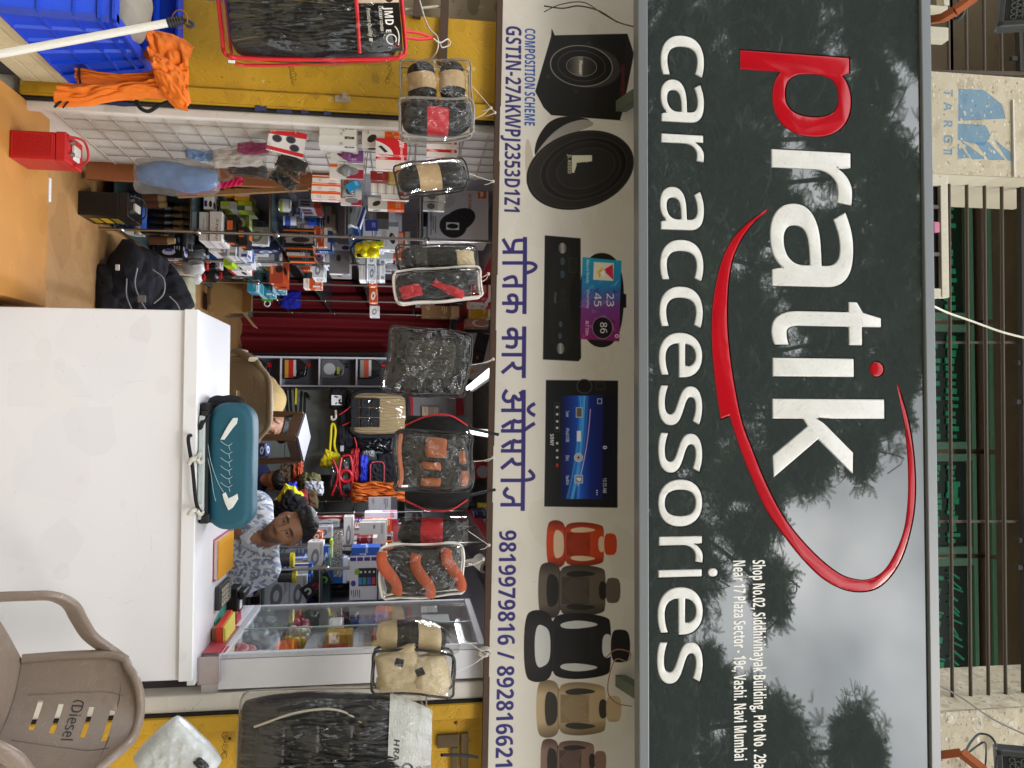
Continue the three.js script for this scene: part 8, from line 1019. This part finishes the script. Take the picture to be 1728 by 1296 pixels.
// ---------- the two big seat cover bags ----------
{
  const o = thing('seat_cover_bag', 'large clear bag of pleated black seat covers with red edges and printed panel, upper left', 'seat cover bag'), A = at(362, -60, 2.92), B = at(684, -60, 2.92), C1 = at(410, 124, 2.92), D1 = at(672, 112, 2.92), w = 0.41, h = 0.66, c = at(528, 30, 2.92); c.x -= 0.03;
  const ps = (g) => posed([g], c, [0.1, 0, 0.0])[0], edge = (a, b) => 1 - 0.12 * Math.max(0, a) * Math.max(0, -b);
  part('folded_cover', ps(pillow(w * 0.94, h * 0.93, 0.17, { p: 5, pl: 80, pd: 0.0035, nu: 130, nv: 40, wr: 0.012, edge })), mat('#0f0f10', 0.42), o);
  for (let k = 0; k < 24; k++) { const x = -w * 0.38 + k * w * 0.033, pts = []; for (let i = 0; i <= 10; i++) { const t = i / 10; pts.push(V(x + 0.016 * Math.sin(t * 4 + k) + (t - 0.3) * 0.02, -h * 0.44 + t * h * 0.7, 0.082 - 0.05 * Math.pow(Math.abs(t * 1.5 - 0.7), 3) - 0.03 * Math.pow(Math.abs(x) / (w * 0.5), 3))); } part('pleat', ps(tube(pts, 0.0042, 26, 6)), mat(['#1a1710', '#3d3118', '#14130f', '#57451f', '#0f0f0f'][(k * 3) % 5], 0.4), o); }
  const tex = canvas(512, 256), g = tex.getContext('2d'); g.fillStyle = '#15130f'; g.fillRect(0, 0, 512, 256); g.fillStyle = '#d9c3ac'; g.fillRect(0, 0, 300, 256); g.save(); g.scale(1.55, 1); for (const [x, y, a, b2, r, cl] of [[60, 90, 70, 26, 0.5, '#efe0d0'], [120, 160, 66, 30, -0.5, '#c9a98c'], [90, 210, 80, 22, 0.2, '#2a1d18'], [150, 60, 40, 40, 0, '#3b2a22'], [30, 160, 30, 60, 0.3, '#1c1512']]) { g.fillStyle = cl; g.beginPath(); g.ellipse(x, y, a, b2, r, 0, 6.3); g.fill(); } g.restore(); g.fillStyle = '#15130f'; g.fillRect(296, 0, 216, 256); g.save(); g.translate(180, 0); g.scale(0.62, 1);
  words(g, 'JMD', 226, 96, 74, '#efece6', 150); words(g, 'CAR SEAT COVER', 212, 130, 25, '#e6e2da', 220); g.strokeStyle = '#e8e4dc'; g.lineWidth = 7; g.beginPath(); g.arc(462, 66, 30, -0.2, 5.4); g.stroke(); g.beginPath(); g.moveTo(376, 40); g.quadraticCurveTo(420, 4, 500, 26); g.stroke(); words(g, 'E', 396, 96, 44, '#efece6', 40); g.fillStyle = '#e8e4dc'; words(g, 'Premium Quality', 226, 206, 34, '#dedad0', 214, 0, 'italic bold '); g.fillStyle = '#cfcbc2'; g.fillRect(452, 184, 28, 22); g.strokeStyle = '#b3182a'; g.lineWidth = 4; g.beginPath(); g.arc(500, 30, 14, 0, 6.3); g.stroke(); g.restore();
  const lab = shell((u, v) => V((u - 0.5) * w * 0.9, h * 0.255 + v * 0.15, 0.098 - 0.06 * Math.pow(Math.abs(u * 2 - 1), 3) + 0.004 * Math.sin(u * 9)), 30, 8, 0.002); part('printed_panel', ps(lab), mat('#ffffff', 0.3, { map: canvasTex(tex) }), o);
  const redP = mat('#d3202c', 0.4); part('piping', ps(tube(roundLoop(w, h, 0.03, 0.03).map((p) => { p.x *= edge(p.x / (w / 2), p.y / (h / 2)); return p; }), 0.0075, 120, 8, true)), redP, o); part('piping', ps(tube([V(-w * 0.47, h * 0.25, 0.05), V(-w * 0.2, h * 0.25, 0.098), V(w * 0.2, h * 0.247, 0.098), V(w * 0.47, h * 0.24, 0.05)], 0.007, 30, 8)), redP, o); part('piping', ps(tube(roundLoop(w * 0.9, h * 0.95, 0.03, -0.03), 0.006, 90, 6, true)), redP, o);
  part('clear_cover', ps(pillow(w * 0.99, h * 0.99, 0.2, { p: 6, wr: 0.012, crease: 0.004, ca: 7, cb: 1.0, nu: 110, nv: 110, edge })), film, o);
  const tp = at(730, 64, 3.0), t0 = at(684, 62, 2.93); for (const dy of [-0.012, 0.012]) part('strap', tube([t0.clone().add(V(dy, 0, 0.02)), t0.clone().lerp(tp, 0.5).add(V(dy, 0, 0.01)), tp], 0.006, 10, 6), redP, o); const z = at(392, 104, 2.84); part('zip_pull', box(z.x - 0.004, z.x + 0.006, z.y - 0.014, z.y + 0.01, z.z, z.z + 0.003, 0.001), white, o);
  solo('twine', 'twist of pale string tying the big left bag to the brown rail', 'string', [tube([tp, at(742, 72, 3.02), at(756, 66, 3.04), at(760, 74, 3.06), at(746, 80, 3.05), at(742, 70, 3.02)], 0.003, 30, 5), tube([at(728, 100, 3.05), at(738, 84, 3.02), at(738, 62, 3.02), at(726, 50, 3.02), at(716, 28, 3.03), at(708, 0, 3.04)], 0.003, 30, 5)], mat('#d6d0c4', 0.7));
}
{
  const o = thing('seat_cover_bag', 'large clear bag of black seat covers gathered under a grey top band, lower right', 'seat cover bag'), c = at(562, 1252, 2.92), w = 0.44, h = 0.7; c.x += 0.03;
  const ps = (g) => posed([g], c, [-0.03])[0];
  part('folded_cover', ps(pillow(w * 0.92, h * 0.84, 0.16, { p: 4, wr: 0.014, pl: 70, pd: 0.004, nu: 130, nv: 40 }).translate(0, -0.04, 0)), mat('#131315', 0.4), o);
  for (let i = 0; i < 3; i++) part('quilt_panel', ps(pillow(0.15, 0.11, 0.03, { p: 8, nu: 12, nv: 12 }).translate(-0.05, -0.21 + i * 0.118, 0.07)), mat('#1d1d20', 0.45), o);
  part('piping', ps(tube([V(-0.12, -0.27, 0.075), V(-0.168, -0.12, 0.075), V(-0.17, 0.02, 0.07), V(-0.1, 0.14, 0.07)], 0.004, 30, 6)), mat('#b5aa9c', 0.5), o); part('piping', ps(tube([V(0.09, -0.25, 0.075), V(0.14, -0.1, 0.075), V(0.15, 0.06, 0.07), V(0.11, 0.16, 0.07)], 0.004, 30, 6)), mat('#8d8377', 0.5), o);
  for (let k = 0; k < 9; k++) { const a = V(0.01 + k * 0.004, 0.27, 0.07), b = V(-0.1 + k * 0.036, -0.26, 0.08); part('pleat', ps(tube([a, a.clone().lerp(b, 0.5).add(V(0.01 * Math.sin(k), 0, 0.016)), b], 0.004, 14, 5)), mat('#1e1e21', 0.3), o); }
  const tex = canvas(256, 128), g = tex.getContext('2d'); g.fillStyle = '#c9cbca'; g.fillRect(0, 0, 256, 128); words(g, 'HRA COPS', 84, 112, 24, '#2a2a2c', 120); words(g, 'QUALITY', 150, 46, 20, '#333', 90, -0.5); g.strokeStyle = '#222'; g.lineWidth = 7; g.beginPath(); g.arc(150, 70, 14, 0.4, 5.4); g.stroke();
  part('grey_band', ps(shell((u, v) => { const k = 1 - 0.75 * Math.pow(v, 1.4) * (u > 0.4 ? 1 : 0.25); return V((u - 0.5) * w * 0.96 * k + 0.05 * v * 0.5, h * 0.285 + v * 0.155, 0.075 - 0.05 * Math.pow(Math.abs(u * 2 - 1), 2.5) + 0.006 * Math.sin(u * 40) * v); }, 60, 12, 0.003)), mat('#ffffff', 0.28, { map: canvasTex(tex), bumpMap: WR, bumpScale: 0.004 }), o);
  part('clear_cover', ps(pillow(w, h * 0.96, 0.19, { p: 6, wr: 0.014, crease: 0.004, ca: 7, cb: 0.8, nu: 110, nv: 110 }).translate(0, -0.01, 0)), film, o);
  part('cord', tube([at(745, 1274, 2.9), at(765, 1274, 2.95), at(790, 1275, 3.05), at(806, 1278, 3.12)], 0.006, 14, 6), blackSoft, o); part('edge_seam', ps(tube(roundLoop(w * 0.99, h * 0.95, 0.03, 0.0), 0.003, 80, 5, true)), mat('#8d8b86', 0.4), o);
}
{ const o = thing('polythene_bag', 'white polythene bag with a dark print standing by the yellow wall, bottom right', 'bag'), c = at(300, 1280, 2.85); part('bag', pillow(0.24, 0.21, 0.1, { p: 4.5, wr: 0.004, crease: 0.0012, ca: 1.6, cb: 1.2, nu: 60, nv: 60 }).rotateZ(0.75).translate(c.x, c.y, c.z), mat('#d3d8d8', 0.25, { transmission: 0.3, thickness: 0 }), o); part('dark_print', pillow(0.05, 0.03, 0.03, { p: 2.2, wr: 0.01, nu: 14, nv: 14 }).rotateZ(0.8).translate(...at(340, 1290, 2.8).toArray()), mat('#2b2a2d', 0.3), o); }
// ---------- plastic armchair in the foreground ----------
{
  const c = canvas(1024, 1024), g = c.getContext('2d'); g.fillStyle = '#76685d'; g.fillRect(0, 0, 1024, 1024); blotch(g, 60, ['#6c5a4e', '#877467', '#746154'], 10, 70, 0.35); scratches(g, 700, ['#cdbd95', '#d8c9a2', '#b3a27e', '#5d4a40'], 70, 1.8, 0.55); speckle(g, 400, ['#cbbb94', '#6a574b'], 0.6, 2, 0.5);
  const m = new THREE.MeshPhysicalMaterial({ color: '#ffffff', roughness: 0.36, map: rep(canvasTex(c), 2.2), bumpMap: rep(T.grime, 4), bumpScale: 0.001 });
  m.map.repeat.set(1, 1);
  const o = plasticChair('plastic_chair', 'scratched brown plastic armchair with black lettering on its back, in front of the counter', { m, slots: 4 });
  const tx = fonts.sans_regular.generateShapes('Diesel', 0.038), tg = new THREE.ShapeGeometry(tx, 6); const back = (x, y) => { const t = (y - 0.43) / 0.44; return -0.19 - 0.1 * t + 0.065 * Math.pow(Math.min(1, Math.abs(x / 0.24)), 2.2); };
  const p = tg.attributes.position; for (let i = 0; i < p.count; i++) { const x = p.getX(i) - 0.062, y = p.getY(i) + 0.628; p.setXYZ(i, x, y, back(x, y) + 0.0055); } tg.computeVertexNormals(); part('lettering', tg, mat('#1c1b1b', 0.5), o); part('logo_arc', tube([0, 1, 2, 3, 4].map((k) => { const x = -0.06 + 0.014 * Math.cos(1.2 + k * 0.75), y = 0.645 + 0.02 * Math.sin(1.2 + k * 0.75); return V(x, y, back(x, y) + 0.005); }), 0.0018, 16, 5), mat('#1c1b1b', 0.5), o);
  const a = -0.8, q = at(132, 1218, 2.74), s = 0.86; o.scale.setScalar(s); setDown(o, q.x + 0.25 * s * Math.sin(a), q.y - 0.66 * s, q.z + 0.25 * s * Math.cos(a), a);
}
// ---------- teal seat cover and small things on the counter ----------
{
  const o = thing('seat_cover', 'folded teal seat cover with white flashes and black straps lying on the counter', 'seat cover'), teal = cloth('#0f5468', { roughness: 0.6 }), z = 3.225, c = at(367, 785, z), w = 0.5;
  const q = (g) => g.translate(c.x, deskY + 0.03, c.z);
  const slab = netMesh((x, y, zz) => { const d = Math.max(Math.abs(x) - w / 2 + 0.075, 0), e = Math.max(Math.abs(y - 0.08) - 0.012, 0), f = Math.hypot(d, e) - 0.075, g2 = Math.abs(zz) - 0.075; return Math.hypot(Math.max(f + 0.035, 0), Math.max(g2 + 0.035, 0)) + Math.min(0, Math.max(f, g2) + 0.035) - 0.035 + 0.003 * noise3.noise(x * 12, y * 12, zz * 10); }, V(-0.3, -0.06, -0.13), V(0.3, 0.24, 0.13), 0.009); 
  part('cushion', q(slab), teal, o);
  part('back_layer', q(pillow(0.52, 0.16, 0.12, { p: 4, wr: 0.01 }).translate(-0.02, 0.03, -0.06)), cloth('#17181b'), o); part('under_layer', q(box(-0.25, 0.22, -0.029, 0.0, -0.06, 0.1, 0.01)), cloth('#1a1b1d'), o); part('pale_lining', q(box(-0.2, 0.2, -0.026, -0.004, 0.1, 0.125, 0.006)), cloth('#b9c4c2'), o);
  const P = (i, j) => at(i, j, 3.148); const flash = (pts) => { const sh = new THREE.Shape(pts.map(([i, j]) => { const p = P(i, j); return new THREE.Vector2(p.x, p.y); })); return mapUV(new THREE.ExtrudeGeometry(sh, { depth: 0.006, bevelEnabled: true, bevelThickness: 0.002, bevelSize: 0.002, bevelSegments: 2 }).translate(0, 0, -3.152)); };
  part('white_flash', flash([[373, 741], [378, 741], [392, 722], [399, 714], [400, 706], [394, 706], [387, 716], [380, 728]]), mat('#e1e4e2', 0.5), o); part('white_flash', flash([[376, 834], [380, 832], [385, 842], [394, 838], [400, 834], [401, 842], [392, 856], [386, 860], [381, 850]]), mat('#e1e4e2', 0.5), o);
  for (let k = 0; k < 6; k++) { const j = 752 + k * 14; part('stitching', [tube([P(372, j - 8), P(380, j - 2), P(386, j), P(392, j - 4)], 0.0012, 10, 4), tube([P(386, j), P(388, j + 8)], 0.0012, 6, 4)], mat('#a9c6cc', 0.6), o); }
  for (const [l] of [[[[350, 745], [356, 780], [368, 815], [378, 832]]], [[[350, 770], [356, 800], [360, 830], [364, 846]]]]) part('stitching', tube(l.map((e) => P(...e)), 0.0012, 20, 4), mat('#a9c6cc', 0.6), o);
  part('strap', [tube([at(330, 738, 3.13), at(318, 737, 3.06), at(325, 790, 3.06), at(332, 852, 3.06), at(340, 868, 3.1)], 0.007, 30, 6), tube([at(352, 700, 3.14), at(340, 716, 3.1), at(338, 730, 3.12)], 0.01, 16, 6)], blackSoft, o); part('buckle', [boxAt(338, 868, 352, 884, 3.1, 0.03, 0.004), boxAt(340, 694, 350, 702, 3.1, 0.03, 0.004)], black, o);
  for (const [i, j] of [[330, 775], [330, 862]]) part('white_tie', [tube([at(i + 8, j - 10, 3.1), at(i + 2, j - 2, 3.07), at(i - 6, j, 3.05), at(i - 12, j + 8, 3.05)], 0.009, 16, 6), tube([at(i + 2, j - 2, 3.06), at(i + 8, j + 6, 3.08), at(i + 12, j + 2, 3.1)], 0.008, 12, 6)], cloth('#d3cfc2'), o);
}
{ // stationery
  const lay = (name, label, cat, x0, x1, z0, z1, y, h, m, turn = 0) => { const g = box(x0, x1, y, y + h, z0, z1, 0.002), c = V((x0 + x1) / 2, 0, (z0 + z1) / 2); return solo(name, label, cat, g.translate(-c.x, 0, -c.z).rotateY(turn).translate(c.x, 0, c.z), m); }, T0 = deskY + 0.001, X = (iy, d) => at(360, iy, d).x;
  { const a = X(912, 3.4), b = X(980, 3.4); const o = thing('notebook', 'yellow and orange covered notebook lying on the counter by the shopkeeper', 'notebook'); part('pages', box(a + 0.004, b - 0.004, T0, T0 + 0.016, -3.68, -3.4, 0.001), white, o); part('cover', box(a, b, T0 + 0.0165, T0 + 0.019, -3.685, -3.395, 0.001), mat('#dc9a10', 0.4), o); part('lower_cover', box(a - 0.006, b + 0.004, T0 - 0.0005, T0 - 0.0001, -3.68, -3.38, 0), mat('#b33a50', 0.5), o); }
  { const a = X(984, 3.5), o = thing('calculator', 'dark grey desk calculator on the counter beside the notebook', 'calculator'); part('case', box(a, a + 0.1, T0, T0 + 0.022, -3.62, -3.42, 0.005), mat('#34363a', 0.5), o); part('display', box(a + 0.01, a + 0.09, T0 + 0.0225, T0 + 0.026, -3.61, -3.575, 0.001), mat('#6d7a6c', 0.3), o); for (let i = 0; i < 4; i++) for (let j = 0; j < 4; j++) part('key', box(a + 0.012 + i * 0.02, a + 0.028 + i * 0.02, T0 + 0.0225, T0 + 0.028, -3.555 + j * 0.032, -3.533 + j * 0.032, 0.002), mat('#a9a08c', 0.5), o); }
  { const o = thing('phone', 'black telephone at the back of the counter beside the shopkeeper', 'phone'), a = X(990, 3.7); part('base', box(a, a + 0.12, T0, T0 + 0.05, -3.76, -3.64, 0.01), black, o); part('handset', box(a + 0.01, a + 0.05, T0 + 0.051, T0 + 0.08, -3.765, -3.635, 0.012), black, o); part('label', box(a + 0.06, a + 0.1, T0 + 0.0505, T0 + 0.053, -3.72, -3.67, 0), white, o); }
  const stack = [['teal_folder', 'teal folder at the bottom of the stationery stack on the counter', '#3fa08d', 1040, 1068, 3.42, 0.004, 0.2], ['ledger', 'tan edged ledger under the red notebook', '#a97a4a', 1060, 1108, 3.36, 0.02, 0.0], ['ledger', 'red spined notebook with yellow cover on top of the ledger', '#d9412a', 1054, 1092, 3.34, 0.024, 0.1], ['ledger', 'crimson and navy account book behind the yellow notebook', '#a9172c', 1034, 1076, 3.62, 0.05, 0.06], ['ledger', 'green edged ledger standing behind the red plastic tray', '#1f7d60', 1082, 1104, 3.6, 0.03, 0.0]];
  let y = T0; stack.forEach(([n, l, col, a, b, d, h, t], k) => { const yy = k < 3 ? y : T0; lay(n, l, n === 'ledger' ? 'book' : 'folder', X(a, d), X(b, d), -d - 0.2 + (k > 2 ? 0.1 : 0), -d, yy, h, mat(col, 0.5), t); if (k < 3) y += h + 0.001; });
  lay('paper_pad', 'bright yellow pad on top of the stationery stack', 'pad', X(1056, 3.34), X(1094, 3.34), -3.53, -3.345, y, 0.012, mat('#e0cf52', 0.6), 0.1);
  { const o = thing('plastic_tray', 'frosted plastic file tray with red sheet standing at the right end of the counter', 'tray'), x0 = X(1103, 3.2), x1 = X(1150, 3.2); part('tray', [box(x0, x1, T0, T0 + 0.004, -3.6, -3.16), box(x0, x1, T0 + 0.076, T0 + 0.08, -3.6, -3.16), box(x1 - 0.003, x1, T0 + 0.0045, T0 + 0.0755, -3.6, -3.16), box(x0, x1 - 0.004, T0 + 0.0045, T0 + 0.0755, -3.163, -3.16)], mat('#b9a9a6', 0.3), o); part('red_sheet', box(x0 - 0.003, x0 - 0.0005, T0 + 0.005, T0 + 0.07, -3.58, -3.2, 0), mat('#a9404a', 0.4), o); }
}
// ---------- set every group at the base of its thing ----------
for (const o of scene.children) {
  if (o.userData.label === undefined || !o.position.equals(V(0, 0, 0))) continue;
  const b = new THREE.Box3().setFromObject(o), c = b.getCenter(V(0, 0, 0)); c.y = b.min.y;
  if (o.isMesh) { o.geometry.translate(-c.x, -c.y, -c.z); o.position.copy(c); } else { for (const k of o.children) k.position.sub(c); o.position.copy(c); }
}
renderer.render(scene, camera);
